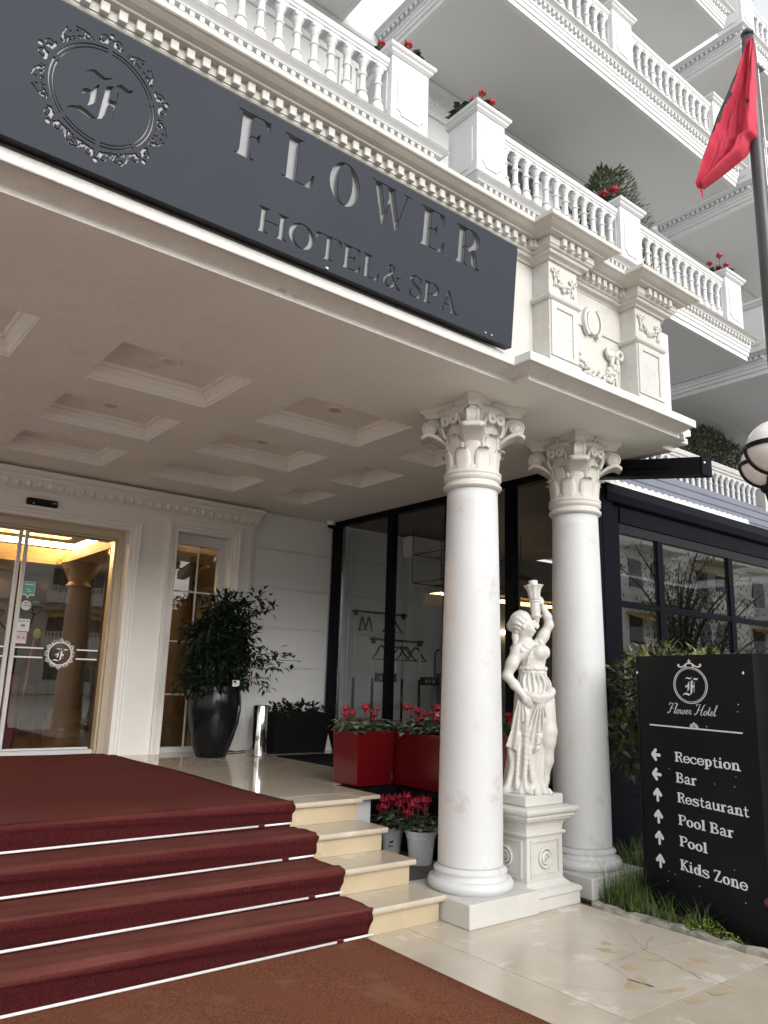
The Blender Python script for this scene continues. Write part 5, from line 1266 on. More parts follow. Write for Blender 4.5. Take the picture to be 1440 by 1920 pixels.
for i, (x, y, z, rz, lab) in enumerate(((6.58, 8.78, 2.455, 1.15, 'leftmost hanger on the taller rack, turned almost edge-on'), (6.70, 8.78, 2.455, .65, 'second hanger on the taller rack, half turned'), (7.14, 8.78, 2.455, .1, 'single hanger at the right end of the taller rack'),
    (6.47, 8.18, 2.04, .25, 'leftmost hanger on the lower rack beside its post'), (6.62, 8.18, 2.04, .55, 'second hanger on the lower rack, left of the middle post'), (6.74, 8.18, 2.04, -.3, 'third hanger on the lower rack behind the middle post'), (6.82, 8.18, 2.04, -.6, 'fourth hanger on the lower rack right of the middle post'), (6.90, 8.18, 2.04, .15, 'fifth hanger on the lower rack, overlapping its neighbours'), (7.08, 8.18, 2.04, .08, 'last hanger at the right end of the lower rack'))):
    o = inst('clothes_hanger', hang_me, None, (x, y, z-.008), rz); tag(o, lab, 'hanger', 'hangers on the coat racks')

# ------------------------------------------------------------------ pergola front on the right
pg = thing('pergola', 'anthracite pergola with reflective windows behind the black direction sign', 'pergola', (8, 4.6, 0))
FY = 4.5
obj('corner_post', MB().bevbox(6.255, 6.42, FY-.04, FY+.10, 0, 3.55, .004), 'frame', pg)
obj('corner_post', MB().bevbox(6.425, 6.58, FY-.0, FY+.10, .0, 3.42, .004), 'frame', pg)
gut = [(FY-.06, 3.42), (FY-.075, 3.50), (FY-.06, 3.575), (FY-.02, 3.615), (FY+.04, 3.63), (FY+.12, 3.63), (FY+.12, 3.40), (FY+.0, 3.40)]
obj('gutter', MB().prism(gut, 6.30, 15.5, 'x'), 'frame', pg)
obj('fascia_beam', MB().bevbox(6.585, 15.5, FY-.012, FY+.09, 3.23, 3.399, .004), 'frame', pg)
obj('head_rail', MB().bevbox(6.585, 15.5, FY+.004, FY+.08, 3.13, 3.229, .003), 'black', pg)
for x in (7.27, 8.75, 10.2, 11.7, 13.2): obj('mullion', MB().bevbox(x, x+.10, FY+.008, FY+.075, .16, 3.129, .003), 'frame', pg)
mx_ = [6.581, 7.27, 8.75, 10.2, 11.7, 13.2, 14.7]
for a, b in zip(mx_[:-1], mx_[1:]):
    a2 = a+(.101 if a > 6.6 else 0)
    obj('transom', MB().bevbox(a2, b-.001, FY+.012, FY+.07, 2.385, 2.445, .003), 'frame', pg)
    obj('lower_rail', MB().bevbox(a2, b-.001, FY+.012, FY+.07, .60, .665, .003), 'frame', pg)
    obj('sill', MB().bevbox(a2, b-.001, FY+.012, FY+.07, .10, .20, .003), 'frame', pg)
    obj('window_pane', MB().box(a2, b-.001, FY+.035, FY+.043, 2.446, 3.129), 'glass_front', pg)
    obj('window_pane', MB().box(a2, b-.001, FY+.035, FY+.043, 1.36, 2.384), 'glass_front', pg)
    obj('dark_lower_pane', MB().bevbox(a2, b-.001, FY+.030, FY+.045, .666, 1.358, .002), 'frame', pg)  # lower pane built opaque black, its dark reflection put into the colour
    obj('kick_panel', MB().box(a2, b-.001, FY+.030, FY+.045, .201, .599), 'frame', pg)
obj('side_beam', MB().prism([(3.46, 3.49), (4.72, 3.70), (4.72, 3.865), (3.46, 3.655)], 6.33, 6.50, 'x'), 'black', pg)
obj('beam_trim', MB().prism([(3.75, 3.60), (4.6, 3.742), (4.6, 3.752), (3.75, 3.61)], 6.322, 6.329, 'x'), 'frame', pg)
obj('beam_cap', MB().bevbox(6.33, 6.50, 3.44, 3.459, 3.49, 3.66, .004), 'frame', pg)
obj('bolt', MB().ball((6.36, 3.438, 3.60), .014, 8, 6), 'chrome', pg, smooth=True)
sl = 1.0; ry0, rz0 = 4.66, 3.66
for k, (a, b) in enumerate(((0.0, .095), (.135, .26), (.30, .45), (.49, .65), (.69, .84))):
    p = [(ry0+a, rz0+a*sl), (ry0+b, rz0+b*sl), (ry0+b+.015, rz0+b*sl-.02), (ry0+a+.015, rz0+a*sl-.02)]
    if k == 0: p = [(q[0], q[1]) for q in p]
    obj('roof_strip', MB().prism(p, 6.52, 15.4, 'x'), 'roofstrip', pg)
obj('roof_backing', MB().prism([(ry0+.02, rz0-.05), (ry0+.9, rz0+.83), (ry0+.92, rz0+.80), (ry0+.05, rz0-.08)], 6.52, 15.4, 'x'), 'black', pg)
x = 6.46
for i in range(24):      # gathered white awning cloth under the strips
    w = .13
    sc_ = MB().ball((x+w/2, ry0-.01, rz0+.005), 1, 10, 7, (w*.56, .05, .085))
    obj('awning_scallop', sc_, 'scallop', pg, smooth=True); x += w
obj('awning_cloth', MB().box(6.44, 9.6, ry0+.0, ry0+.03, 3.632, 3.72), 'scallop', pg)

# street building across the road (seen in the window reflections), and trees before it
def street_block(label, X0, X1, Yf, nfl, n0):
    ob = thing('street_building', label, 'building', ((X0+X1)/2, Yf+1, 0), 'buildings across the street')
    obj('wall', MB().box(X0, X1, Yf-3, Yf, 0, 2.9*nfl+.9), 'opp', ob)
    for fl in range(nfl):
        z = 2.9+fl*2.9; k = 0
        while X0+1+k*6.6 < X1-4.6:
            x = X0+1+k*6.6; k += 1
            obj('balcony_slab', MB().box(x, x+4.6, Yf+.001, Yf+1.3, z, z+.22), 'opp', ob); obj('balcony_front', MB().box(x, x+4.6, Yf+1.2, Yf+1.3, z+.221, z+.75), 'opp', ob)
            rb = MB()
            for i in range(20): rb.box(x+.1+i*.23, x+.2+i*.23, Yf+1.21, Yf+1.29, z+.751, z+1.05)
            rl = obj('balcony_railing', MB().box(x, x+4.6, Yf+1.18, Yf+1.32, z+1.051, z+1.12), 'opp', ob)
            o = obj('railing_bars', rb, 'opp', rl); o['kind'] = 'stuff'
            if (k+fl) % 2 == 1: obj('awning', MB().prism([(Yf+.02, z+2.5), (Yf+1.4, z+2.1), (Yf+1.4, z+1.95), (Yf+.02, z+2.42)], x+.3, x+4.3, 'x'), 'awning', ob)
            for wx in (.6, 2.8): obj('window', MB().box(x+wx, x+wx+1.2, Yf+.001, Yf+.04, z-2.0, z-.5), 'opp_glass', ob)
            if k == 2: obj('air_conditioner', MB().bevbox(x+4.75, x+5.6, Yf+.001, Yf+.35, z-1.6, z-1.0, .02), 'white', ob)
        obj('string_course', MB().box(X0, X1, Yf+.001, Yf+.06, z-.12, z-.02), 'opp', ob)
street_block('pale balcony block across the street mirrored in the pergola windows', 19.5, 56, -14, 3, 0)
street_block('white block far across the street mirrored in the entrance doors', -14, 20, -34, 3, 0)
# ------------------------------------------------------------------ plants
def blob_leaves(mb, c, rad, n, L, W, rr, shell=.55, updroop=.3, gap=0.):
    for _ in range(n):
        while True:
            p = Vector((rr.uniform(-1, 1), rr.uniform(-1, 1), rr.uniform(-1, 1)))
            if shell < p.length < 1: break
        d = p.normalized()*.8+Vector((rr.uniform(-1, 1), rr.uniform(-1, 1), rr.uniform(-1, 1)-updroop))*.8
        q = Vector(c)+Vector((p.x*rad[0], p.y*rad[1], p.z*rad[2])); l = L*rr.uniform(.6, 1.25)
        mb.leaf(q, d, (rr.uniform(-.5, .5), rr.uniform(-.5, .5), 1), l, W*l/L*rr.uniform(.8, 1.2), rr.uniform(.1, .5))
    return mb
def cyc_flower(p, s, rr, m):
    """one cyclamen bloom: five swept-back petals on a bent stalk"""
    mb = MB(); p = Vector(p)
    a0 = rr.uniform(0, 6.28)
    for k in range(5):
        a = a0+k*1.2566; d = Vector((math.cos(a)*.55, math.sin(a)*.55, 1.0)); mb.leaf(p+Vector((math.cos(a), math.sin(a), 0))*s*.10, d, (math.cos(a), math.sin(a), -.3), s*rr.uniform(.9, 1.15), s*.62, .5)
    mb.ball(p, s*.16, 6, 4)
    return mb
def cyclamen(par, c, rx, ry, nl, nf, rr, z0=0., fm='redflower', fs=.06, lh=.10, fh=(.12, .24)):
    c = Vector(c); lv = MB(); lp = MB()
    for i in range(nl):
        a = rr.uniform(0, 6.28); q = math.sqrt(rr.random()); p = c+Vector((rx*q*math.cos(a), ry*q*math.sin(a), lh*(1-.6*q*q)*rr.uniform(.4, 1.1)))
        t = lp if i % 5 == 0 else lv
        t.leaf(p, (math.cos(a), math.sin(a), rr.uniform(-.25, .45)), (0, 0, 1), rr.uniform(.055, .09), rr.uniform(.05, .075), .5)
    obj('foliage', lv, 'leaf', par); obj('pale_leaves', lp, 'leaf_pale', par)
    for i in range(nf):
        a = rr.uniform(0, 6.28); q = math.sqrt(rr.random())*.85; p = c+Vector((rx*q*math.cos(a), ry*q*math.sin(a), rr.uniform(*fh)))
        f = obj('flower', cyc_flower(p, fs*rr.uniform(.8, 1.2), rr, fm), fm, par)
        st = MB().tube([(c.x+rx*q*.7*math.cos(a), c.y+ry*q*.7*math.sin(a), c.z+.02), (p.x, p.y, p.z-.01)], .0028, 5); obj('flower_stalk', st, 'stalk', f)

# red planters
def planter(x0, x1, y0, y1, zt, label, seed, nl, nf, fx=None, taper=.02):
    t = thing('red_planter', label, 'planter', ((x0+x1)/2, (y0+y1)/2, LZ), 'red planters by the glass')
    z0 = LZ+.004; h = zt-z0; k = taper
    b = MB(); pr = lambda q, z: [(x0+q, y0+q, z), (x1-q, y0+q, z), (x1-q, y1-q, z), (x0+q, y1-q, z)]
    lv = [(k+.004, z0), (k, z0+.006), (.004, zt-.034), (.004, zt-.030), (0, zt-.028), (0, zt-.003), (.003, zt), (.022, zt), (.024, zt-.04)]
    vs = [p for q, z in lv for p in pr(q, z)]
    b.add(vs, [(j*4+i, j*4+(i+1) % 4, j*4+4+(i+1) % 4, j*4+4+i) for j in range(len(lv)-1) for i in range(4)]+[(3, 2, 1, 0)])
    obj('box', b, 'red', t); obj('soil', MB().box(x0+.023, x1-.023, y0+.023, y1-.023, zt-.06, zt-.035), 'soil', t)
    rr = random.Random(seed); n = max(2, int(max(x1-x0, y1-y0)/.16))
    for i in range(n):
        u = (i+.5)/n
        c = (x0+(x1-x0)*u, (y0+y1)/2, zt-.04) if x1-x0 > y1-y0 else ((x0+x1)/2, y0+(y1-y0)*u, zt-.04)
        pl = bpy.data.objects.new('cyclamen', None); COL.objects.link(pl); pl.parent = t; WL[pl] = WL[t]
        lv = MB(); lp = MB()
        for q in range(nl):
            a = rr.uniform(0, 6.28); w = math.sqrt(rr.random()); p = Vector(c)+Vector((.19*w*math.cos(a), .19*w*math.sin(a), .13*(1-.5*w*w)*rr.uniform(.3, 1.2)))
            (lp if q % 4 == 0 else lv).leaf(p, (math.cos(a), math.sin(a), rr.uniform(-.3, .4)), (0, 0, 1), rr.uniform(.055, .09), rr.uniform(.05, .075), .5)
        obj('foliage', lv, 'leaf', pl); obj('pale_leaves', lp, 'leaf_pale', pl)
        for q in range(nf):
            a = rr.uniform(0, 6.28); w = math.sqrt(rr.random())*.15; p = Vector(c)+Vector((w*math.cos(a), w*math.sin(a), rr.uniform(.11, .23)))
            mb = cyc_flower(p, .062*rr.uniform(.8, 1.25), rr, 'redflower'); mb.tube([(c[0]+w*.6*math.cos(a), c[1]+w*.6*math.sin(a), c[2]+.02), (p.x, p.y, p.z-.01)], .003, 5)
            obj('flower', mb, 'redflower', pl)
    return t
planter(4.215, 4.64, 5.625, 6.02, 1.15, 'red planter of cyclamen standing on the landing edge left of the column', 11, 120, 4)
planter(4.645, 5.03, 4.96, 5.70, 1.15, 'long red planter of cyclamen half hidden behind the left column', 12, 120, 5)
planter(5.04, 5.80, 4.96, 5.36, 1.13, 'red planter of cyclamen seen between the column and the statue', 13, 110, 4)
# white pots on the gravel by the steps
def white_pot(x, y, r, h, label, seed, nf, fm):
    t = thing('white_flowerpot', label, 'flowerpot', (x, y, .142), 'white cyclamen pots beside the steps'); z = .142
    pr = [(r*.72, z), (r*.74, z+.008), (r*.90, z+h*.74), (r*.91, z+h*.76), (r*.96, z+h*.77), (r*.97, z+h*.86), (r*.98, z+h*.90), (r*1.07, z+h*.91), (r*1.09, z+h*.95), (r*1.08, z+h), (r*.98, z+h), (r*.92, z+h*.9)]
    p = obj('pot', MB().lathe(pr, (x, y, 0), 36), 'whitepot', t, auto=True)
    obj('soil', MB().lathe([(r*.9, z+h*.86), (r*.9, z+h*.9)], (x, y, 0), 24), 'soil', t)
    rr = random.Random(seed); cyclamen(t, (x, y, z+h*.9), r*1.35, r*1.35, 150, nf, rr, fm=fm, fs=.07, lh=.14, fh=(.12, .25))
    return t
pA = white_pot(4.52, 5.49, .105, .225, 'white flowerpot with a small dark print nearest the stone steps', 21, 15, 'pinkflower')
pB = white_pot(4.475, 5.06, .128, .26, 'larger white flowerpot of pink cyclamen just left of the column', 22, 11, 'pinkflower')
mk = MB()
for i, (dx, dz, w, h) in enumerate(((-.012, .095, .016, .012), (.008, .10, .012, .016), (-.02, .065, .02, .012), (.008, .066, .018, .010))):
    a = R_(228)+(dx/.115); r = .0885+.10*dz*.2
    mk.bevbox(4.52+math.cos(a)*r-.006, 4.52+math.cos(a)*r+.006, 5.49+math.sin(a)*r-.006, 5.49+math.sin(a)*r+.006, .142+dz, .142+dz+h, .001)
obj('print_mark', mk, 'flagblack', pA)

# tall black vase with ficus
vx, vy = 4.22, 8.46
vt = thing('potted_ficus', 'tall glossy black vase holding a dark leafy ficus between window and bin', 'potted plant', (vx, vy, LZ))
vp = [(.165, 0), (.172, .01), (.20, .08), (.245, .22), (.285, .38), (.305, .54), (.300, .66), (.282, .745), (.270, .785), (.272, .80), (.262, .808), (.25, .80), (.25, .74)]
mb = MB(); 
obj('vase', mb.lathe([(r*1.03, LZ+.002+z) for r, z in vp], (vx, vy, 0), 48), mat('black_glazed_ceramic', (.006, .0065, .008), .16, c2=(.010, .011, .013), vscale=14, bump=.25, bscale=22, coat=.06, spec=.2), vt, smooth=True)
obj('soil', MB().lathe([(.255, LZ+.74), (.255, LZ+.76)], (vx, vy, 0), 24), 'soil', vt)
rr = random.Random(5); br = MB(); lf = MB()
tips = []
for k in range(26):
    a = rr.uniform(0, 6.28); h = rr.uniform(.25, 1.15); w = rr.uniform(.15, .55)*(1-.25*(h > .9))
    tips.append((vx+w*math.cos(a)*1.0, vy+w*math.sin(a)*.8-.05, LZ+.78+h))
tips += [(vx+.50, vy-.35, LZ+1.78), (vx+.42, vy-.3, LZ+1.90), (vx+.75, vy-.35, LZ+1.20), (vx+.86, vy-.38, LZ+1.12), (vx-.45, vy+.05, LZ+1.42), (vx+.55, vy-.3, LZ+.80), (vx-.42, vy+.02, LZ+.75), (vx+.60, vy-.3, LZ+1.0)]
for tp in tips:
    mid = (vx+(tp[0]-vx)*.35+rr.uniform(-.05, .05), vy+(tp[1]-vy)*.35, LZ+.78+(tp[2]-LZ-.78)*.6+.1)
    path = crom([(vx+rr.uniform(-.06, .06), vy+rr.uniform(-.06, .06), LZ+.74), mid, tp], 6)
    br.tube(path, [.010-.008*i/len(path) for i in range(len(path))], 5)
    for i in range(40):
        t = .35+.65*rr.random()**.7; p = Vector(path[int(t*(len(path)-1))])+Vector((rr.gauss(0, .05), rr.gauss(0, .05), rr.gauss(0, .045)))
        d = Vector(tp)-Vector((vx, vy, LZ+1.0)); d = d.normalized()*.5+Vector((rr.uniform(-1, 1), rr.uniform(-1, 1), rr.uniform(-1.1, .35)))
        lf.leaf(p, d, (rr.uniform(-.4, .4), rr.uniform(-.4, .4), 1), rr.uniform(.085, .135), rr.uniform(.036, .058), .4)
blob_leaves(lf, (vx, vy, LZ+1.22), (.37, .31, .47), 1500, .115, .052, rr, .15)
blob_leaves(lf, (vx-.02, vy, LZ+.86), (.39, .33, .19), 600, .115, .052, rr, .2)
for k in range(7):       # thin palm-like fronds low on the left
    a = math.pi*(.85+.08*k); P = crom([(vx, vy, LZ+.8), (vx+.28*math.cos(a), vy+.15*math.sin(a), LZ+1.0+.09*k), (vx+.52*math.cos(a), vy+.25*math.sin(a), LZ+.75+.10*k)], 8); br.tube(P, .004, 4)
    for i in range(6, len(P)):
        for sg in (-1, 1): lf.leaf(P[i], (math.cos(a)*.3, sg*.5*math.sin(a+1.5), -.8), (0, 0, 1), .12, .012, .1)
obj('branches', br, 'bark', vt, smooth=True); obj('foliage', lf, 'ficus', vt)
obj('plant_label', MB().bevbox(vx+.06, vx+.15, vy-.30, vy-.295, LZ+.80, LZ+.87, .001), 'sticker_w', vt)

# polished bin, black planter
bt = thing('ash_bin', 'cylindrical polished steel bin between the black vase and black planter', 'bin', (4.79, 8.36, LZ))
obj('cylinder', MB().lathe([(.096, LZ+.012), (.098, LZ+.02), (.098, LZ+.575), (.094, LZ+.582), (.088, LZ+.582), (.088, LZ+.53), (.02, LZ+.52)], (4.79, 8.36, 0), 40), 'silver', bt, auto=True)
obj('foot_ring', MB().lathe([(.112, LZ+.001), (.114, LZ+.008), (.099, LZ+.0118)], (4.79, 8.36, 0), 40), 'chrome', bt, auto=True)
bp = thing('black_planter', 'matt black tapered planter of low leaves beside the steel bin', 'planter', (5.43, 8.62, LZ))
lv = [(.05, LZ+.002), (.0, LZ+.46), (.0, LZ+.49), (.025, LZ+.49), (.03, LZ+.44)]
vs = [p for q, z in lv for p in [(5.01+q, 8.42+q, z), (5.87-q, 8.42+q, z), (5.87-q, 8.83-q, z), (5.01+q, 8.83-q, z)]]
obj('box', MB().add(vs, [(j*4+i, j*4+(i+1) % 4, j*4+4+(i+1) % 4, j*4+4+i) for j in range(4) for i in range(4)]+[(3, 2, 1, 0)]), 'deck', bp)
obj('soil', MB().box(5.045, 5.835, 8.455, 8.795, LZ+.41, LZ+.44), 'soil', bp)
rr = random.Random(8); lf = MB()
for k in range(7): blob_leaves(lf, (5.12+k*.105, 8.6, LZ+.50), (.12, .15, .10), 55, .09, .055, rr, .2)
obj('foliage', lf, 'ficus', bp)
obj('flower', cyc_flower((5.2, 8.52, LZ+.63), .05, rr, 'redflower'), 'redflower', bp)
wb = obj('leaning_panel', MB().add([(5.90, 8.62, LZ+.002), (6.05, 8.66, LZ+.002), (6.10, 8.98, LZ+.50), (5.97, 8.98, LZ+.50), (5.90, 8.60, LZ+.002), (6.05, 8.64, LZ+.002), (6.10, 8.96, LZ+.505), (5.97, 8.96, LZ+.505)], [(0,1,2,3),(7,6,5,4),(0,4,5,1),(1,5,6,2),(2,6,7,3),(3,7,4,0)]), 'white', label='white board leaning at the wall corner right of the black planter', cat='board')
cb = MB(); cb.tube(crom([(4.45, 8.86, LZ+.012), (4.6, 8.80, LZ+.012), (4.72, 8.84, LZ+.012), (4.60, 8.88, LZ+.02), (4.48, 8.83, LZ+.012), (4.66, 8.78, LZ+.012), (4.9, 8.88, LZ+.012)], 6), .006, 6)
obj('loose_cable', cb, 'black', smooth=True, label='loose black cable coiled on the tiles behind the vase', cat='cable')

# ------------------------------------------------------------------ statue pedestal
px, py = 4.82, 4.25
pd = thing('pedestal', 'white moulded pedestal with round reliefs between the two columns', 'pedestal', (px, py, 0))
obj('base_block', MB().bevbox(4.528, 5.118, 3.955, 4.545, 0, .088, .006), 'cream', pd)
obj('cushion', MB().lathe([(.300, .089), (.306, .100), (.304, .120), (.290, .130), (.245, .145), (.215, .170), (.210, .180)], (px, py, 0), sq=True), 'plaster', pd)
obj('die', MB().lathe([(.205, .181), (.205, .492)], (px, py, 0), sq=True), 'plaster', pd)
obj('neck', MB().lathe([(.205, .4925), (.222, .496), (.226, .506), (.222, .516), (.206, .520), (.206, .545), (.212, .570), (.226, .590), (.250, .606), (.256, .612), (.256, .620), (.272, .628), (.272, .645), (.280, .650), (.296, .664), (.300, .676), (.300, .690), (.292, .697), (.20, .704)], (px, py, 0), sq=True), 'plaster', pd)
for (ax, sgn_) in (('y', -1), ('x', -1)):
    def W(u, v, d):   # face coordinates
        return (px+u, py-.205-d, v) if ax == 'y' else (px-.205-d, py-u, v)
    def strip(u0, u1, v0, v1, d0, d1):
        vs = [W(u, v, d) for d in (d0, d1) for u, v in ((u0, v0), (u1, v0), (u1, v1), (u0, v1))]; return (vs, [(0,1,2,3),(7,6,5,4),(0,4,5,1),(1,5,6,2),(2,6,7,3),(3,7,4,0)])
    fm = MB()
    for (u0, u1, v0, v1, t) in ((-.165, .165, .205, .222, .010), (-.165, .165, .452, .469, .010), (-.165, -.148, .2222, .4518, .010), (.148, .165, .2222, .4518, .010), (-.143, .143, .2265, .233, .005), (-.143, .143, .441, .4475, .005), (-.143, -.1365, .2332, .4408, .005), (.1365, .143, .2332, .4408, .005)):
        fm.add(*strip(u0, u1, v0, v1, -.001, t))
    obj('panel_frame', fm, 'plaster', pd)
    rs = MB()
    for (r, w, d) in ((.066, .012, .008), (.040, .010, .012)):
        rs.tube([W(r*math.cos(a), .337+r*math.sin(a), d) for a in np.linspace(0, 2*math.pi, 33)], w, 7, False)
    for k in range(18):
        a = 2*math.pi*k/18; rs.tube([W(.058*math.cos(a), .337+.058*math.sin(a), .014), W(.075*math.cos(a+.25), .337+.075*math.sin(a+.25), .012)], .006, 5)
    rs.tube([W(.034*(1-i/30)*math.cos(i*.42), .337+.034*(1-i/30)*math.sin(i*.42), .014) for i in range(31)], .006, 6)
    obj('round_relief', rs, 'plaster', pd, smooth=True)

# ------------------------------------------------------------------ direction sign
A_ = Vector((5.565, 3.69, 0)); B_ = Vector((5.222, 2.568, 0)); U_ = (B_-A_).normalized(); N_ = Vector((0, 0, 1)).cross(U_); 
TW = (B_-A_).length
if N_.x > 0: N_ = -N_
tt = thing('direction_sign', 'tall black totem sign listing Reception, Bar, Restaurant and Pool', 'sign', (5.5, 3.1, .0))
H_ = 1.85
def tb(u, d, z): return A_+U_*u-N_*d+Vector((0, 0, z))
b_ = MB(); pts = [(0, 0), (TW, 0), (TW, .50), (0, .50)]; bev = .006
vs = [tb(u, d, z) for z in (.012, H_) for u, d in pts]
obj('board', b_.add(vs, [(0,1,2,3),(7,6,5,4),(0,4,5,1),(1,5,6,2),(2,6,7,3),(3,7,4,0)]), 'totem', tt)
obj('edge_strip', MB().add([tb(u, d, z) for z in (.012, H_-.002) for u, d in ((-.004, -.004), (.012, -.004), (.012, -.0005), (-.004, -.0005))], [(0,1,2,3),(7,6,5,4),(0,4,5,1),(1,5,6,2),(2,6,7,3),(3,7,4,0)]), 'black', tt)
Mt = Matrix(((U_.x, 0, N_.x, 0), (U_.y, 0, N_.y, 0), (0, 1, 0, 0), (0, 0, 0, 1)))
def on_totem(prims, nm, h=.0022):
    me = plate(nm, outline(prims, h), .003, 'letter'); o = bpy.data.objects.new(nm, me); COL.objects.link(o); o.parent = tt
    p = tb(0, -.0022, 0); m_ = Mt.copy(); m_.translation = p-WL[tt]; o.matrix_local = m_; WL[o] = WL[tt]
for s, x0, x1, z0, hh in (('Reception', .392, 1.010, 1.072, .070), ('Bar', .393, .602, .924, .072), ('Restaurant', .398, 1.060, .785, .070), ('Pool Bar', .398, .918, .630, .070), ('Pool', .399, .668, .484, .070), ('Kids Zone', .395, 1.010, .322, .072)):
    out, w = text(s, hh, .162, .088, .045, .30)
    a = min(bounds(p)[0] for _, p in out); b = max(bounds(p)[2] for _, p in out); k = (x1-x0)/(b-a)
    for ch, p in out: on_totem(xf(p, k, 1, x0-a*k, z0, 1), 'letter')
def arrow(cx, cz, rot):
    P = [bar(0, -.040, 0, .034, .024), bar(0, .036, -.034, .002, .026), bar(0, .036, .034, .002, .026)]
    c, s = math.cos(rot), math.sin(rot); out = []
    for p in P: out.append(('S', [(cx+x*c-y*s, cz+x*s+y*c, w) for x, y, w in p[1]]))
    out.append(('P', [(cx+x*c-y*s, cz+x*s+y*c) for x, y in ((-.012, .045), (.012, .045), (.03, .01), (0, .0), (-.03, .01))])); return out
for z, r in ((1.100, math.pi/2), (.957, math.pi/2), (.808, 0), (.651, 0), (.500, 0), (.337, 0)): on_totem(arrow(.186, z, r), 'arrow')
on_totem([('S', [(.588+.168*math.cos(a), 1.630+.130*math.sin(a), .006) for a in np.linspace(0, 6.2832, 60)])], 'emblem_ring')
on_totem([('S', [(.588+.154*math.cos(a), 1.630+.119*math.sin(a), .003) for a in np.linspace(0, 6.2832, 60)])], 'emblem_ring', .0016)
on_totem(xf(blackF(.138), 1.05, 1, .588, 1.632, 1), 'initial')
cr = []
for sg in (-1, 1):
    cr.append(('S', crom([(.588+sg*.0, 1.792, .008), (.588+sg*.03, 1.785, .010), (.588+sg*.055, 1.770, .008), (.588+sg*.085, 1.762, .010), (.588+sg*.112, 1.768, .009)], 4)))
    cr.append(spiral(.588+sg*.108, 1.776, .012, -1.5, .9, .005, .009, sg, 12)); cr.append(spiral(.588+sg*.040, 1.770, .012, 1.5, .9, .004, .008, sg, 12))
    cr.append(('S', [(.588, 1.800, .007), (.588+sg*.016, 1.805, .006)]))
cr.append(('S', [(.588, 1.788, .010), (.588, 1.818, .006)]))
on_totem(cr, 'crown_ornament', .0016)
on_totem([('P', [(.133, 1.3165), (1.05, 1.3165), (1.05, 1.3265), (.133, 1.3265)])], 'rule_line')
lo = [('S', [(.604+.024*math.cos(a), 1.338+.018*math.sin(a), .005) for a in np.linspace(0, 6.28, 20)]), ('S', [(.604, 1.33, .004), (.604, 1.364, .006)])]
for sg in (-1, 1): lo += [spiral(.604+sg*.034, 1.338, .014, 1.57, .9, .004, .006, sg, 12), ('S', crom([(.604, 1.36, .004), (.604+sg*.018, 1.35, .005), (.604+sg*.012, 1.333, .004)], 4))]
on_totem(lo, 'flower_ornament', .0016)
# script lettering: pen strokes, slanted
def script(s, cap):
    t, k = .020, .052
    D = {'F': ([[(.10,.02,k),(.02,.06,k*.8),(.06,.14,t),(.20,.10,k),(.34,.50,k*1.2),(.50,.92,t)], [(.20,.78,t),(.16,.92,k),(.30,1.0,k*.8),(.56,.93,t),(.78,1.02,k*.7),(.86,.98,t)], [(.24,.52,t),(.42,.50,k*.7),(.60,.56,t)]], .66),
         'H': ([[(.12,.02,k),(.04,.06,k*.8),(.08,.14,t),(.22,.12,k),(.36,.52,k*1.2),(.52,.96,t)], [(.22,.80,t),(.16,.92,k*.8),(.30,1.0,k*.7),(.52,.96,t)], [(.98,1.0,t),(.84,.86,k),(.68,.40,k*1.2),(.62,.08,k),(.72,.02,t),(.88,.16,t)], [(.26,.50,t),(.52,.46,k*.6),(.74,.54,t)]], .86),
         'l': ([[(-.04,.10,t),(.12,.36,t),(.30,.86,t),(.26,.98,k*.6),(.16,.72,k),(.07,.20,k*1.1),(.12,.02,t*1.4),(.26,.14,t)]], .22),
         'o': ([[(.26,.40,t),(.12,.40,k*.7),(.03,.18,k*1.1),(.10,.02,t*1.4),(.24,.12,k),(.28,.32,k*.8),(.22,.41,t),(.26,.33,t),(.40,.36,t)]], .34),
         'w': ([[(-.02,.30,t),(.10,.42,t),(.07,.16,k*1.1),(.11,.02,t*1.5),(.22,.10,t),(.31,.40,t),(.28,.14,k*1.1),(.33,.02,t*1.5),(.46,.16,k*.6),(.48,.38,k*.6),(.42,.40,t),(.58,.34,t)]], .54),
         'e': ([[(-.02,.14,t),(.18,.22,t),(.24,.36,t*1.4),(.16,.42,k*.6),(.05,.24,k*1.1),(.08,.04,t*1.6),(.20,.04,t),(.32,.16,t)]], .29),
         'r': ([[(-.02,.14,t),(.10,.42,t),(.16,.38,k*.8),(.22,.36,k*.6),(.16,.12,k),(.20,.02,t*1.4),(.32,.16,t)]], .29),
         't': ([[(-.02,.14,t),(.12,.44,t),(.20,.76,k*.8),(.09,.20,k*1.1),(.13,.02,t*1.4),(.27,.16,t)], [(.02,.50,t),(.18,.53,k*.5),(.30,.54,t)]], .25)}
    x = 0; out = []
    for ch in s:
        if ch == ' ': x += .26; continue
        st_, w = D[ch]; out.append([('S', [((x+p[0])*cap, p[1]*cap, p[2]*cap) for p in crom(q, 5)]) for q in st_]); x += w
    return out, x*cap
out, w = script('Flower Hotel', .078); k = (.846-.325)/w/1.0
for p in out: on_totem(xf(p, k*.93, 1, .335, 1.418, 1.1, sl=.12), 'letter', .0016)
rr = random.Random(4)
for i in range(16):
    u, z = rr.uniform(.1, 1.1), rr.uniform(.1, 1.8); q = tb(u, -.001, z); obj('paint_fleck', MB().ball(q, rr.uniform(.002, .0045), 5, 4), 'letter', tt)
for (u, z) in ((.01, 1.72), (1.09, 1.72)): obj('rivet', MB().ball(tb(u, -.002, z), .011, 8, 6, (1, .6, 1)), 'letter', tt)
ed = obj('round_knob', MB().ball(tb(1.185, -.02, .30), .03, 12, 8), 'maroon', tt, smooth=True)

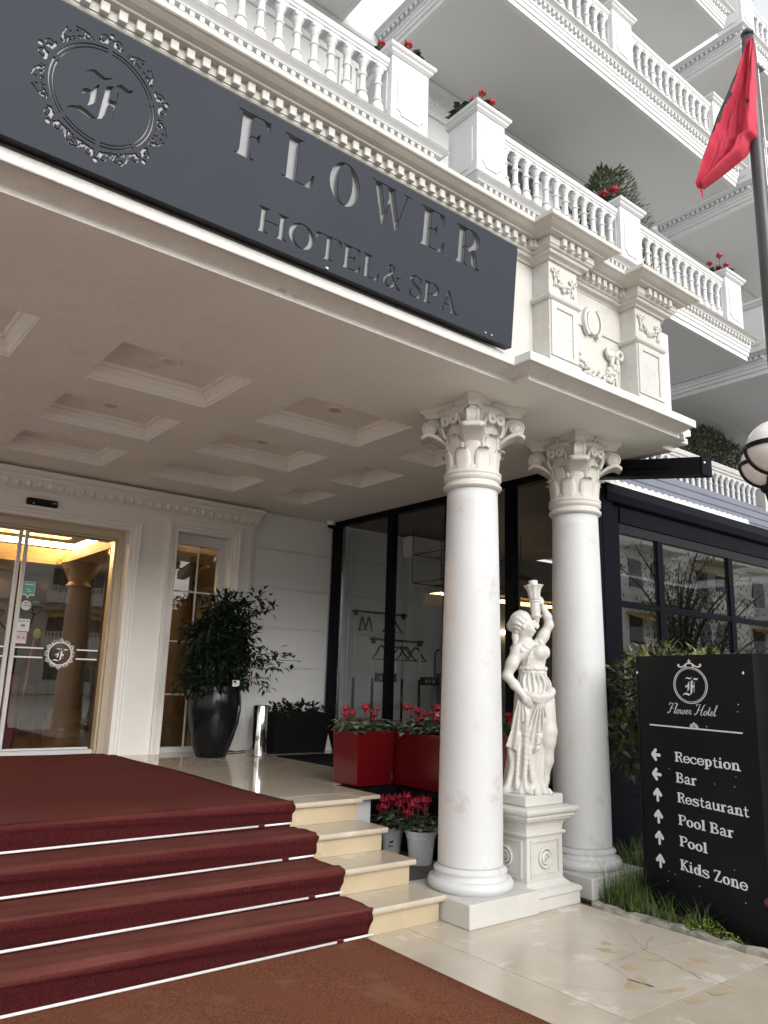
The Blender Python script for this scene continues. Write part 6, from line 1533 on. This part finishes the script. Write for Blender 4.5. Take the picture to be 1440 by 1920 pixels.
# ------------------------------------------------------------------ grass, weeds and laurel behind the sign
rr = random.Random(31); g = MB()
def blade(mb, x, y, h, lean, a, w=.004):
    dx, dy = math.cos(a), math.sin(a); s_ = (-dy*w, dx*w); vs = []
    for i in range(5):
        t = i/4; q = lean*t*t; ww = 1-t*.95; z = h*(t-.22*t*t*min(1.5, lean/h))
        vs += [(x+dx*q-s_[0]*ww, y+dy*q-s_[1]*ww, z), (x+dx*q+s_[0]*ww, y+dy*q+s_[1]*ww, z)]
    mb.add(vs, [(2*i, 2*i+1, 2*i+3, 2*i+2) for i in range(4)])
for i in range(3600):
    y = rr.uniform(3.62, 4.42); x = rr.uniform(5.62 if y > 3.95 else 5.30, 7.0)
    if 3.93 < y and x < 5.99: continue
    if (x-5.565)*N_.x+(y-3.69)*N_.y < .01 and y < 3.72: continue
    blade(g, x, y, rr.uniform(.10, .36), rr.uniform(.03, .24), rr.gauss(3.6, 1.3), rr.uniform(.0025, .005))
for i in range(260):
    y = rr.uniform(3.0, 3.86); x = 5.20+(3.86-y)*-.05+rr.uniform(0, .10+max(0, (y-3.2))*.25)
    blade(g, x, y, rr.uniform(.05, .25), rr.uniform(.05, .25), rr.uniform(0, 6.28), .003)
obj('grass', g, 'grass', kind='stuff', org=(6, 4, 0))
dg_ = MB()
for i in range(420):
    y = rr.uniform(2.6, 3.92); x = 5.19+rr.uniform(0, .16); blade(dg_, x, y, rr.uniform(.01, .06), rr.uniform(.0, .06), rr.uniform(0, 6.28), .003)
obj('dry_litter', dg_, 'bark', kind='stuff', org=(5.2, 3.2, 0))
wd = MB()
for i in range(9):
    x, y, s_ = ((5.21, 3.02, 1.3), (5.20, 3.09, 1.0), (5.23, 2.96, 1.2), (5.21, 2.90, 1.0), (5.19, 2.84, .8), (5.22, 3.14, 1.1), (5.20, 2.78, .6), (5.25, 3.0, 1.4), (5.21, 3.55, .6))[i]
    blob_leaves(wd, (x, y, .035*s_), (.04*s_, .04*s_, .045*s_), 46, .020, .018, rr, .1)
obj('weeds', wd, 'weed', kind='stuff', org=(5.2, 3.0, 0))
lb_ = thing('laurel_shrub', 'broad-leaved green shrub rising behind the black direction sign', 'shrub', (6.25, 3.85, 0))
w = MB(); w2 = MB(); st2 = MB()
for c, r_, n in (((6.02, 3.98, 1.55), (.30, .24, .34), 190), ((6.35, 3.95, 1.62), (.38, .28, .34), 260), ((6.75, 3.85, 1.66), (.40, .30, .30), 240), ((5.98, 4.05, 1.12), (.26, .22, .26), 150), ((6.4, 4.0, 1.15), (.35, .3, .4), 180), ((7.1, 3.75, 1.6), (.4, .3, .3), 160)):
    blob_leaves(w, c, r_, n, .12, .052, rr, .45); blob_leaves(w2, (c[0], c[1]-.02, c[2]+r_[2]*.55), (r_[0]*.95, r_[1], r_[2]*.55), n//3, .10, .045, rr, .5, -.3)
for k in range(6): st2.tube(crom([(6.3+rr.uniform(-.2, .3), 4.05, 0), (6.3+rr.uniform(-.3, .4), 3.98, .8), (6.4+rr.uniform(-.5, .6), 3.9, 1.5)], 5), .016, 6)
obj('stems', st2, 'bark', lb_, smooth=True); obj('foliage', w, 'bush', lb_); obj('young_leaves', w2, 'bush_pale', lb_)

# balcony plants
def pot_flowers(x, y, z, lab, rr, nfl, r=.2):
    t = thing('balcony_flowers', lab, 'flowers', (x, y, z), 'flowers on the balcony piers')
    cyclamen(t, (x, y, z-.03), r*1.15, r*.9, 120, nfl, rr, fs=.07, lh=.16, fh=(.14, .26))
rr = random.Random(77)
pot_flowers(3.32, 4.22, Z1+.67, 'flowers on the left pier above the signboard', rr, 2)
pot_flowers(4.24, 4.22, Z1+.67, 'flowers on the middle pier at the balcony gap', rr, 3)
pot_flowers(6.30, 4.22, Z1+.67, 'red flowers on the pier above the second pilaster block', rr, 7)
pot_flowers(8.40, 4.22, Z1+.67, 'red flowers on the pier nearest the flagpole', rr, 6)
def conifer(x, y, z, h, r, lab, dark='hedge', n=4200):
    t = thing('conifer_shrub', lab, 'shrub', (x, y, z)); mb = MB(); r_ = random.Random(int(x*100))
    for i in range(n):
        u = r_.random(); zz = z+h*u; rad = r*(1-u**4*.75)*(.35+.65*math.sqrt(r_.random())); a = r_.uniform(0, 6.28)
        rad *= 1+.22*math.sin(3*a+5*u)+.14*math.sin(7*a-9*u); zz += .05*math.sin(4*a); p = (x+rad*math.cos(a), y+rad*math.sin(a), zz); mb.leaf(p, (math.cos(a)*.7, math.sin(a)*.7, r_.uniform(.2, 1.2)), (0, 0, 1), r_.uniform(.05, .095), .020, .2)
    obj('foliage', mb, dark, t); obj('trunk', MB().tube([(x, y, z-.02), (x, y, z+h*.7)], [.03, .01], 6), 'bark', t); return t
conifer(6.68, 4.56, Z1+.005, 1.5, .40, 'dark bushy conifer standing behind the balcony railing')
conifer(5.98, 4.56, Z1+.005, .72, .24, 'small dark shrub behind the balusters left of the conifer', n=350)
conifer(5.3, 4.6, Z2+.005, .66, .25, 'dark shrub behind the second-floor balusters at the top edge', n=500)
hd = thing('terrace_hedge', 'clipped dark green hedge standing on the terrace under the balcony', 'hedge', (10.4, 5.72, 4.17))
w = MB(); rr = random.Random(91)
for c, r_, n in (((9.55, 5.72, 4.92), (.50, .22, .34), 1000), ((10.15, 5.72, 4.95), (.55, .24, .40), 1200), ((10.75, 5.72, 5.10), (.50, .24, .40), 1300), ((11.25, 5.72, 5.06), (.42, .24, .38), 1000)):
    blob_leaves(w, c, r_, n, .085, .026, rr, .45, -.2)
obj('foliage', w, 'hedge', hd); obj('stems', MB().tube([(9.6, 5.72, 4.172), (9.6, 5.72, 4.9)], .03, 6), 'bark', hd)

# olive tree and bushes along the street (mirrored in the pergola glass)
def tree(x, y, h, r, lab, m, seed, n=1500, nm='olive_tree'):
    t = thing(nm, lab, 'tree', (x, y, 0)); rr = random.Random(seed); tr_ = MB(); lf = MB()
    tr_.tube(crom([(x, y, -.05), (x+.08, y-.05, h*.25), (x-.04, y+.04, h*.5)], 5), [.10-.005*i for i in range(11)], 8)
    for k in range(34):
        a = rr.uniform(0, 6.28); u = rr.random(); tp = Vector((x+r*math.cos(a)*rr.uniform(.3, 1), y+r*math.sin(a)*rr.uniform(.3, 1), h*(.40+.6*u)))
        P = crom([(x, y, h*(.22+.2*rr.random())), (x+(tp.x-x)*.4, y+(tp.y-y)*.4, tp.z*.8), tuple(tp)], 6); tr_.tube(P, [.03*(1-i/len(P))+.004 for i in range(len(P))], 5)
        for i in range(n//34):
            p = Vector(P[int(rr.uniform(.3, 1)*(len(P)-1))])+Vector((rr.gauss(0, .13), rr.gauss(0, .13), rr.gauss(0, .13)))
            lf.leaf(p, (rr.uniform(-1, 1), rr.uniform(-1, 1), rr.uniform(-.6, 1)), (0, 0, 1), rr.uniform(.08, .15), .024, .2)
    obj('trunk', tr_, 'bark', t, smooth=True); obj('crown', lf, m, t)
tree(12.6, 1.6, 4.6, 1.25, 'slim olive tree by the street mirrored in the glass', 'hedge', 5, 5200)
tree(16.2, .2, 3.9, 1.5, 'bushy dark tree by the street mirrored in the glass', 'ficus', 6, 5200, 'street_tree')
tree(22.0, -2.2, 3.0, 1.4, 'low street tree mirrored at the right of the glass', 'hedge', 8, 3400, 'street_tree')

# ------------------------------------------------------------------ street lamp, flagpole and flag
sl_ = thing('street_lamp', 'black lamp post with white opal globes at the right edge', 'street lamp', (3.93, 1.62, 0))
base = Vector((3.93, 1.62, 0))
obj('post', MB().lathe([(.06, 0), (.06, .5), (.035, .55), (.03, 2.25), (.045, 2.27), (.03, 2.32)], base, 14), 'black', sl_, smooth=True)
def globe_lamp(c, r, foot):
    g = obj('globe', MB().ball(c, r, 26, 18), 'globe', sl_, smooth=True)
    c = Vector(c)
    obj('globe_band', MB().lathe([(r*1.0, -.010), (r*1.045, -.010), (r*1.045, .012), (r*1.0, .012)], c, 28, caps=False), 'black', g, smooth=False)
    cg = MB()
    for k in range(4):
        a = k*math.pi/2+.6; cg.tube([(c.x+r*1.03*math.sin(q)*math.cos(a), c.y+r*1.03*math.sin(q)*math.sin(a), c.z-r*1.03*math.cos(q)) for q in np.linspace(.1, 1.57, 8)], .010, 6)
    cg.ball((c.x, c.y, c.z-r*1.05), .035, 10, 6)
    obj('cage', cg, 'black', g, smooth=True)
    obj('arm', MB().tube(crom([tuple(foot), ((foot[0]+c.x)/2+.02, (foot[1]+c.y)/2, foot[2]-.06), (c.x, c.y, c.z-r*1.12)], 6), .016, 8), 'black', sl_, smooth=True)
ft_ = (3.93, 1.62, 2.36); G1 = (3.505, 1.545, 2.705); G2 = (4.150, 1.893, 2.822)
globe_lamp(G1, .125, ft_)
globe_lamp(G2, .125, ft_)
fp = thing('flagpole', 'grey flagpole rising along the right edge of the view', 'flagpole', (5.40, 2.335, 0))
obj('mast', MB().lathe([(.050, 0), (.050, 6.60), (.044, 6.72), (.02, 6.74)], (5.40, 2.335, 0), 18), 'pole', fp, smooth=True)
obj('truck', MB().lathe([(.046, 6.741), (.05, 6.76), (.03, 6.79)], (5.40, 2.335, 0), 14), 'pole', fp, smooth=True)
obj('halyard', MB().tube([(5.455, 2.30, 6.68), (5.46, 2.29, 5.2), (5.455, 2.30, 1.4)], .006, 5), 'sticker_w', fp)
obj('cleat', MB().bevbox(5.44, 5.52, 2.27, 2.32, 6.44, 6.48, .004), 'chrome', fp)
# ------------------------------------------------------------------ statue of a torch bearer: modelled as smooth fields, meshed once
def surface_nets(F, o, h):
    """mesh of the zero level of F sampled on a grid"""
    S = F < 0
    nx, ny, nz = F.shape
    acc = np.zeros((nx-1, ny-1, nz-1, 3)); cnt = np.zeros((nx-1, ny-1, nz-1))
    def sl(a, b, c): return (slice(a, nx-1+a), slice(b, ny-1+b), slice(c, nz-1+c))
    for ax in range(3):
        for p in (0, 1):
            for q in (0, 1):
                k0 = [0, 0, 0]; oth = [i for i in range(3) if i != ax]; k0[oth[0]] = p; k0[oth[1]] = q
                k1 = list(k0); k1[ax] = 1
                a = F[sl(*k0)]; b = F[sl(*k1)]; m = (a < 0) != (b < 0)
                t = np.where(m, a/np.where(m, a-b, 1), 0)
                for d in range(3): acc[..., d] += m*((t if d == ax else k0[d]))
                cnt += m
    act = cnt > 0; idx = -np.ones(act.shape, int); idx[act] = np.arange(act.sum())
    ijk = np.argwhere(act); V = (ijk+acc[act]/cnt[act][:, None])*h+np.array(o)
    faces = []
    for ax in range(3):
        a, b = [(1, 2), (2, 0), (0, 1)][ax]
        d = [slice(None)]*3; e = [slice(None)]*3; d[ax] = slice(0, -1); e[ax] = slice(1, None)
        s0 = S[tuple(d)]; s1 = S[tuple(e)]
        for pos in (True, False):
            m = (s0 & ~s1) if pos else (~s0 & s1); P = np.argwhere(m)
            P = P[(P[:, a] > 0) & (P[:, b] > 0) & (P[:, a] < F.shape[a]-1) & (P[:, b] < F.shape[b]-1)]
            A = np.zeros(3, int); A[a] = 1; B = np.zeros(3, int); B[b] = 1
            q = [idx[tuple((P-o_).T)] for o_ in (0*A, A, A+B, B)]
            q = np.stack(q, 1); faces.append(q if pos else q[:, ::-1])
    return V, np.concatenate(faces)
def smin(a, b, k): k = max(k, 1e-6); h = np.clip(.5+.5*(b-a)/k, 0, 1); return b+(a-b)*h-k*h*(1-h)
class Field:
    def __init__(s, lo, hi, h):
        s.o = lo; s.h = h; ax = [np.arange(a, b, h) for a, b in zip(lo, hi)]
        s.U, s.V, s.Z = np.meshgrid(*ax, indexing='ij'); s.U = s.U.astype(np.float32); s.V = s.V.astype(np.float32); s.Z = s.Z.astype(np.float32); s.F = np.full(s.U.shape, 1., np.float32)
    def put(s, d, k=.02): s.F = smin(s.F, d, k) if k else np.minimum(s.F, d)
    def cone(s, a, b, ra, rb, k=.02):
        a = np.array(a); b = np.array(b); e = b-a; l2 = float(e@e)
        m = max(ra, rb)+.10; L = np.minimum(a, b)-m; H = np.maximum(a, b)+m
        i = [slice(max(0, int((L[d]-s.o[d])/s.h)), max(0, int((H[d]-s.o[d])/s.h)+1)) for d in range(3)]; i = tuple(i)
        U, V, Z = s.U[i]-a[0], s.V[i]-a[1], s.Z[i]-a[2]
        t = np.clip((U*e[0]+V*e[1]+Z*e[2])/max(l2, 1e-9), 0, 1)
        d = np.sqrt((U-e[0]*t)**2+(V-e[1]*t)**2+(Z-e[2]*t)**2)-(ra+(rb-ra)*t)
        s.F[i] = smin(s.F[i], d.astype(np.float32), k)
    def path(s, P, r, k=.012):
        rs = r if hasattr(r, '__len__') else [r]*len(P)
        for i in range(len(P)-1): s.cone(P[i], P[i+1], rs[i], rs[i+1], k)
    def ell(s, c, r, k=.02, rot=0., tilt=0.):
        m = max(r)+.08; i = tuple(slice(max(0, int((c[d]-m-s.o[d])/s.h)), max(0, int((c[d]+m-s.o[d])/s.h)+1)) for d in range(3))
        U, V, Z = s.U[i]-c[0], s.V[i]-c[1], s.Z[i]-c[2]
        if rot: cr, sr = math.cos(rot), math.sin(rot); U, V = U*cr+V*sr, -U*sr+V*cr
        if tilt: ct, st = math.cos(tilt), math.sin(tilt); U, Z = U*ct+Z*st, -U*st+Z*ct
        d = (np.sqrt((U/r[0])**2+(V/r[1])**2+(Z/r[2])**2)-1)*min(r)
        s.F[i] = smin(s.F[i], d.astype(np.float32), k)
    def mesh(s, name, m='plaster'):
        s.F[0] = s.F[-1] = 1; s.F[:, 0] = s.F[:, -1] = 1; s.F[:, :, 0] = s.F[:, :, -1] = 1
        V, Q = surface_nets(s.F, s.o, s.h)
        for _ in range(1):     # light smoothing
            acc = np.zeros_like(V); n = np.zeros(len(V))
            for a, b in ((0, 1), (1, 2), (2, 3), (3, 0)):
                np.add.at(acc, Q[:, a], V[Q[:, b]]); np.add.at(n, Q[:, a], 1)
            V = V*.55+.45*acc/np.maximum(n, 1)[:, None]
        vx = np.array([.661, -.750, 0]); vv = np.array([-.750, -.661, 0])   # image right, towards viewer
        W = np.array([px, py, SH0])+V[:, :1]*vx+V[:, 1:2]*vv+V[:, 2:3]*np.array([0, 0, 1.])
        return MB().add(W.tolist(), Q.tolist())
SH0 = .778
st = thing('torch_statue', 'white plaster statue of a draped woman raising a torch on the pedestal', 'statue', (px, py, .705))
obj('statue_base', MB().bevbox(px-.215, px+.215, py-.215, py+.215, .705, SH0+.004, .008), 'plaster', st)
fu, fv = .80, .60          # facing direction in (u right, v towards viewer)
# --- body: head, neck, arms, legs
B = Field((-.30, -.24, -.02), (.34, .30, 1.62), .0062)
def prof(c, a): return c
hc = (.004, .025, 1.305)
B.ell(hc, (.080, .070, .092), .0, 0, -.12)                       # skull
B.ell((.050, .040, 1.262), (.052, .046, .062), .03, 0, -.2)      # face
B.ell((.066, .050, 1.222), (.028, .026, .022), .02)              # chin
B.cone((.104, .050, 1.296), (.121, .053, 1.270), .008, .012, .012)   # nose
B.cone((.098, .048, 1.322), (.106, .050, 1.300), .012, .008, .014)
B.cone((.085, .072, 1.312), (.099, .042, 1.316), .007, .008, .010)   # brow
B.ell((.102, .054, 1.246), (.012, .016, .006), .008); B.ell((.099, .054, 1.236), (.012, .014, .006), .008)   # lips
B.ell((.090, .066, 1.293), (.009, .010, .007), .004)             # eye
B.ell((.070, .084, 1.262), (.020, .012, .026), .02)              # cheek
B.ell((.012, .098, 1.275), (.012, .008, .022), .006)             # ear
B.cone((.012, .02, 1.235), (.030, .015, 1.10), .047, .056, .03)  # neck
B.cone((-.03, .075, 1.09), (.12, -.055, 1.115), .055, .052, .05)   # shoulders
B.ell((.055, .025, 1.05), (.105, .085, .10), .05, .5)            # upper chest
rs, re, rw = (-.045, .085, 1.062), (-.122, .115, .885), (.005, .165, .735)
B.path([rs, (-.082, .105, .98), re], [.052, .047, .038], .03); B.path([re, (-.062, .143, .815), rw], [.038, .036, .024], .02)
B.ell((.026, .172, .708), (.034, .016, .026), .015, 0, .75)      # hand on the drapery
for k, (du, dz, l) in enumerate(((.012, .012, .040), (.006, .0, .046), (-.003, -.010, .044), (-.012, -.018, .034))):
    a = (.036+du, .174-.004*k, .700+dz); b = (a[0]+l*.55, a[1]-.006, a[2]-l*.62); c = (b[0]+.004, b[1]-.014, b[2]-.016)
    B.path([a, b, c], [.0095, .0085, .007], .004)
B.path([(.020, .170, .722), (.050, .178, .722), (.070, .172, .710)], [.010, .009, .0075], .005)
ls, le, lw = (.122, -.058, 1.13), (.218, -.065, 1.305), (.168, -.03, 1.445)
B.path([ls, (.170, -.065, 1.215), le], [.050, .044, .036], .03); B.path([le, (.205, -.05, 1.37), lw], [.036, .034, .024], .02)
B.ell((.160, -.020, 1.490), (.020, .028, .036), .014, 0, .15)
for k in range(4):
    z = 1.505-.017*k; B.path([(.160, -.012+.002*k, z+.012), (.142, .026, z+.020), (.112, .040, z+.014), (.096, .028, z+.010)], [.0095, .009, .008, .0065], .003)
B.path([(.166, -.03, 1.50), (.142, -.045, 1.53), (.118, -.040, 1.545)], [.011, .009, .0075], .005)
# bare leg on the right, feet
B.path([(.165, .03, .70), (.196, .055, .47), (.190, .055, .40), (.178, .030, .25), (.160, .015, .10), (.150, .02, .03)], [.088, .066, .060, .052, .034, .036], .03)
B.path([(.145, .03, .028), (.185, .075, .018), (.205, .095, .014)], [.032, .026, .018], .02)
B.path([(.075, .09, .030), (.098, .150, .022), (.105, .168, .016)], [.034, .028, .018], .02)
for k in range(5): B.cone((.088+.010*k, .165-.004*k, .014), (.092+.010*k, .182-.004*k, .010), .009, .008, .003)
body = obj('figure', B.mesh('figure'), 'plaster', st, smooth=True)
# --- hair
H = Field((-.16, -.12, 1.08), (.16, .18, 1.44), .0050)
H.ell((-.012, .022, 1.318), (.088, .084, .094), .0, 0, -.15)
H.ell((-.082, .010, 1.285), (.042, .042, .044), .02); H.ell((-.05, .035, 1.205), (.030, .030, .045), .02); H.ell((-.055, .03, 1.155), (.022, .022, .035), .02)
fcut = np.sqrt(((H.U-.078)/.062)**2+((H.V-.055)/.085)**2+((H.Z-1.262)/.088)**2)-1     # opening for the face
H.F = np.maximum(H.F, -fcut.astype(np.float32)*.06)
ncut = np.sqrt((H.U-.02)**2+(H.V-.03)**2+((H.Z-1.20)*.8)**2)-.052; H.F = np.maximum(H.F, np.where(H.U > -.02, -ncut, -1).astype(np.float32))
ang = np.arctan2(H.Z-1.285, -(H.U+.06)); rad = np.hypot(H.Z-1.29, H.U+.07)
lon = np.arctan2(H.Z-1.285, H.V-.015); H.F += (.0040*np.sin(13*lon+22*H.U+3*np.sin(30*H.U))).astype(np.float32)
obj('hair', H.mesh('hair'), 'plaster', st, smooth=True)
# --- dress
D = Field((-.26, -.22, -.01), (.32, .27, 1.24), .0060)
D.ell((.068, .022, 1.035), (.108, .085, .105), .0, .5)
D.ell((.128, .088, 1.075), (.056, .052, .058), .03); D.ell((.175, .012, 1.078), (.046, .046, .055), .03)
D.ell((.080, .030, .955), (.096, .082, .06), .03)
D.cone((.02, .10, 1.12), (.15, .07, 1.04), .020, .018, .02); D.cone((.142, -.02, 1.165), (.176, .03, 1.09), .020, .02, .02)
D.cone((-.055, .05, 1.135), (-.005, .125, 1.085), .024, .02, .02); D.cone((-.07, .02, 1.10), (.06, -.08, 1.10), .03, .03, .03)
# skirt: folds run round an elliptical section
zc_ = np.clip(D.Z, 0, 1)
ks = [0, .10, .30, .45, .62, .78, .90, .96]
cu = np.interp(zc_, ks, [.020, .018, .040, .062, .080, .085, .082, .080]); cv = np.interp(zc_, ks, [.02, .02, .025, .03, .03, .03, .03, .03])
au = np.interp(zc_, ks, [.205, .165, .150, .150, .152, .142, .108, .098]); av = np.interp(zc_, ks, [.150, .125, .115, .118, .120, .115, .092, .085])
th = np.arctan2((D.V-cv)/av, (D.U-cu)/au)
amp = np.interp(zc_, ks, [.085, .085, .075, .055, .035, .035, .040, .03])
fold = amp*(np.sin(11*th+2.2*np.sin(6*D.Z))+.5*np.sin(19*th+4*D.Z)-.25)
bare = np.exp(-((th+.25)/.55)**2)*np.interp(zc_, [0, .15, .55, .7], [.42, .40, .30, 0.])      # slit where the leg shows
rr_ = np.hypot((D.U-cu)/au, (D.V-cv)/av)-(1+fold-bare)
skirt = np.maximum(rr_*np.minimum(au, av)*.8, np.maximum(D.Z-.945, -D.Z+.004)).astype(np.float32)
D.put(skirt, .018)
for k in range(26):      # gathered belt line
    a = 2*math.pi*k/26; D.ell((.081+.104*math.cos(a), .03+.090*math.sin(a), .945+.006*math.sin(k*2.3)), (.017, .017, .014), .008)
D.path([(.081+.100*math.cos(a), .03+.086*math.sin(a), .915) for a in np.linspace(0, 6.2832, 28)], .012, .006)
for k in range(9): # bodice pleats
    t = k/8; D.path([(.035+.135*t, .118-.07*t*t, .965), (.05+.13*t, .122-.06*t*t, 1.03), (.075+.10*t, .13-.05*t, 1.10-.02*t)], [.007, .009, .005], .006)
hip = [(-.055, .06, .81), (-.01, .120, .765), (.06, .158, .735), (.12, .160, .725), (.17, .130, .728), (.215, .08, .745), (.232, .02, .775), (.20, -.05, .80)]
D.path(crom(hip, 4), .024, .012); D.path(crom([(p[0], p[1]*1.02, p[2]-.026) for p in hip], 4), .015, .008)
for k in range(6):
    D.path(crom([(.02+.03*k, .105+.012*min(k, 6-k), .905), (.005+.042*k, .135-.006*abs(k-2), .83), (.03+.032*k, .150-.01*abs(k-2), .755)], 4), [.006, .007, .008, .009, .010, .010, .010, .010, .010], .007)
D.ell((.150, .155, .730), (.030, .026, .032), .01)       # knot
def fan(c0, tips, r0, r1):
    for tp in tips: D.path(crom([c0, tuple((a+b)/2+(0 if i != 1 else .012) for i, (a, b) in enumerate(zip(c0, tp))), tp], 4), [r0+(r1-r0)*i/8 for i in range(9)], .010)
def panel(poly, v0, dv, thick, knot, freq, amp):
    """hanging cloth with a zigzag hem: outline in (u, z), folds fanning out from the knot"""
    us = [p[0] for p in poly]; zs = [p[1] for p in poly]
    i = tuple(slice(max(0, int((lo-.06-o_)/D.h)), int((hi+.06-o_)/D.h)) for lo, hi, o_ in ((min(us), max(us), D.o[0]), (v0-.12, v0+.12, D.o[1]), (min(zs), max(zs), D.o[2])))
    U, V, Z = D.U[i], D.V[i], D.Z[i]
    e = sd_poly(poly, U[:, 0, :], Z[:, 0, :])[:, None, :]
    ang = np.arctan2(U-knot[0], knot[1]-Z)
    vc = v0+dv*(knot[1]-Z)+amp*np.sin(freq*ang)*np.clip((knot[1]-Z)*6, .1, 1)
    d = np.maximum(np.abs(V-vc)-thick, e); D.F[i] = smin(D.F[i], d.astype(np.float32), .008)
panel([(.125, .73), (.168, .73), (.180, .60), (.172, .535), (.160, .520), (.150, .475), (.098, .452), (.152, .432), (.146, .382), (.088, .362), (.130, .345), (.082, .30), (.060, .42), (.052, .545), (.085, .62)], .150, -.03, .020, (.148, .76), 46, .014)
panel([(-.045, .70), (.030, .69), (.034, .56), (-.012, .525), (.018, .505), (.022, .445), (-.028, .425), (.012, .405), (.012, .36), (-.020, .305), (-.135, .345), (-.092, .47)], .140, -.07, .020, (-.01, .78), 40, .013)
D.path(crom([(.035, .150, .60), (.022, .148, .40), (.012, .150, .15), (.02, .160, .03)], 6), .011, .02)
D.path(crom([(.055, .146, .53), (.050, .146, .30), (.066, .150, .10)], 6), .011, .02)
D.path(crom([(-.03, .13, .45), (-.04, .135, .25), (-.055, .15, .05)], 6), .012, .02)
D.path(crom([(-.10, .08, .33), (-.085, .10, .20), (-.12, .12, .06), (-.15, .12, .015)], 6), [.02]*19, .02)
obj('dress', D.mesh('dress'), 'plaster', st, smooth=True)
# --- torch
a0 = Vector((px, py, SH0)); vx = Vector((.661, -.750, 0)); vv = Vector((-.750, -.661, 0))
def tw(u, v, z): return a0+vx*u+vv*v+Vector((0, 0, z))
tb0, tb1 = tw(.120, .012, 1.272), tw(.092, .012, 1.66); axis = (tb1-tb0); TL = axis.length; q = axis.to_track_quat('Z', 'Y').to_matrix()
def tlathe(prof, n=20, lobes=0, la=0.):
    vs = []
    for r, t in prof:
        for i in range(n):
            a = 2*math.pi*i/n; rr2 = r*(1+la*math.cos(lobes*a)*(1 if lobes else 0)); vs.append(tb0+q @ Vector((rr2*math.cos(a), rr2*math.sin(a), t*TL)))
    return MB().add(vs, [(j*n+i, j*n+(i+1) % n, (j+1)*n+(i+1) % n, (j+1)*n+i) for j in range(len(prof)-1) for i in range(n)]+[tuple(range(n-1, -1, -1)), tuple(range((len(prof)-1)*n, len(prof)*n))])
obj('torch_handle', tlathe([(.012, 0), (.020, .03), (.020, .06), (.014, .07), (.020, .13), (.030, .20), (.050, .245), (.050, .26), (.034, .265), (.037, .30), (.040, .50), (.041, .535)], 24, 8, .05), 'plaster', st, smooth=True)
obj('torch_ring', tlathe([(.040, .535), (.047, .540), (.050, .555), (.047, .572), (.040, .578)], 24), 'plaster', st, smooth=True)
obj('torch_cup', tlathe([(.040, .579), (.042, .65), (.047, .74), (.056, .82), (.070, .875), (.077, .895), (.074, .902), (.05, .89), (.04, .88)], 32, 8, .09), 'plaster', st, smooth=True)
obj('torch_socket', tlathe([(.037, .875), (.037, .985), (.033, 1.0), (.02, 1.0)], 20), 'plaster', st, auto=True)

# --- flag hanging from the pole (unrolled as one cloth with folds)
fl = thing('flag', 'limp red flag with a black eagle print hanging from the grey flagpole', 'flag', (5.40, 2.335, 5.6))
k_ = 7.55/1436.7
pr_ = Vector((_r2.x, _r2.y, 0)).normalized(); pole_p = Vector((5.40, 2.335, 0))
def flag_pt(xi, yi, depth):
    """point on the cloth given where its outline hangs beside the pole"""
    d = _f*1436.7+_r2*(xi-720)-_u2*(yi-960); p = Vector((0, 0, 1.6)); n_ = Vector((5.40, 2.335, 0)).normalized()
    t = (5.885-.02)/(d.dot(n_)); q_ = p+d*t; return q_-n_*depth
rows = [(0, 1401, 1413, 79), (.06, 1397, 1415, 95), (.14, 1389, 1416, 120), (.25, 1379, 1418, 150), (.40, 1361, 1421, 195), (.55, 1345, 1425, 235), (.66, 1337, 1428, 262), (.70, 1334, 1412, 270), (.76, 1330, 1407, 285), (.82, 1325, 1400, 297), (.88, 1320, 1385, 309), (.94, 1314, 1356, 332), (1.0, 1307, 1322, 358)]
NT, NS = 70, 44; vs = []
ra = np.array(rows)
for i in range(NT+1):
    t = i/NT; L_ = np.interp(t, ra[:, 0], ra[:, 1]); R2 = np.interp(t, ra[:, 0], ra[:, 2]); Y_ = np.interp(t, ra[:, 0], ra[:, 3])
    for j in range(NS+1):
        s = j/NS; y = Y_+(1-s)*2+(s > .72)*0
        dep = .055*math.sin(s*9.5+.8*t)*min(1, t*3)*(1-.3*t)+.035*math.sin(s*17+2*t)*min(1, t*2)+.05*math.exp(-((s-.62)/.07)**2)*(t > .02)+.007*math.sin(31*s+9*t)*min(1, 2*t)+.006*math.sin(13*t-7*s)*t+.004*math.sin(47*s-23*t)
        vs.append(flag_pt(L_+(R2-L_)*s, y, .05+dep))
mb = MB().add(vs, [(i*(NS+1)+j, i*(NS+1)+j+1, (i+1)*(NS+1)+j+1, (i+1)*(NS+1)+j) for i in range(NT) for j in range(NS)])
o = obj('cloth', mb, 'flag', fl, smooth=True); o.data.materials.append(M['flagblack'])
eagle = [[(.0, .34), (.06, .28), (.17, .235), (.15, .31), (.12, .36), (.18, .375), (.13, .43), (.11, .52), (.12, .58), (.07, .60), (.07, .66), (.03, .67), (.0, .68)], [(.62, .405), (.74, .43), (.78, .455), (.70, .455)]]
EX, EY_ = [], []
for pidx, p in enumerate(o.data.polygons):
    i, j = divmod(pidx, NS); s, t = (j+.5)/NS, (i+.5)/NT
    if any(float(sd_poly(e, np.array([[s]]), np.array([[t]]))[0, 0]) < 0 for e in eagle): p.material_index = 1
obj('tassel', MB().tube([flag_pt(1315, 360, .05), flag_pt(1318, 366, .05), flag_pt(1319, 376, .05)], .007, 5), 'flag', fl)
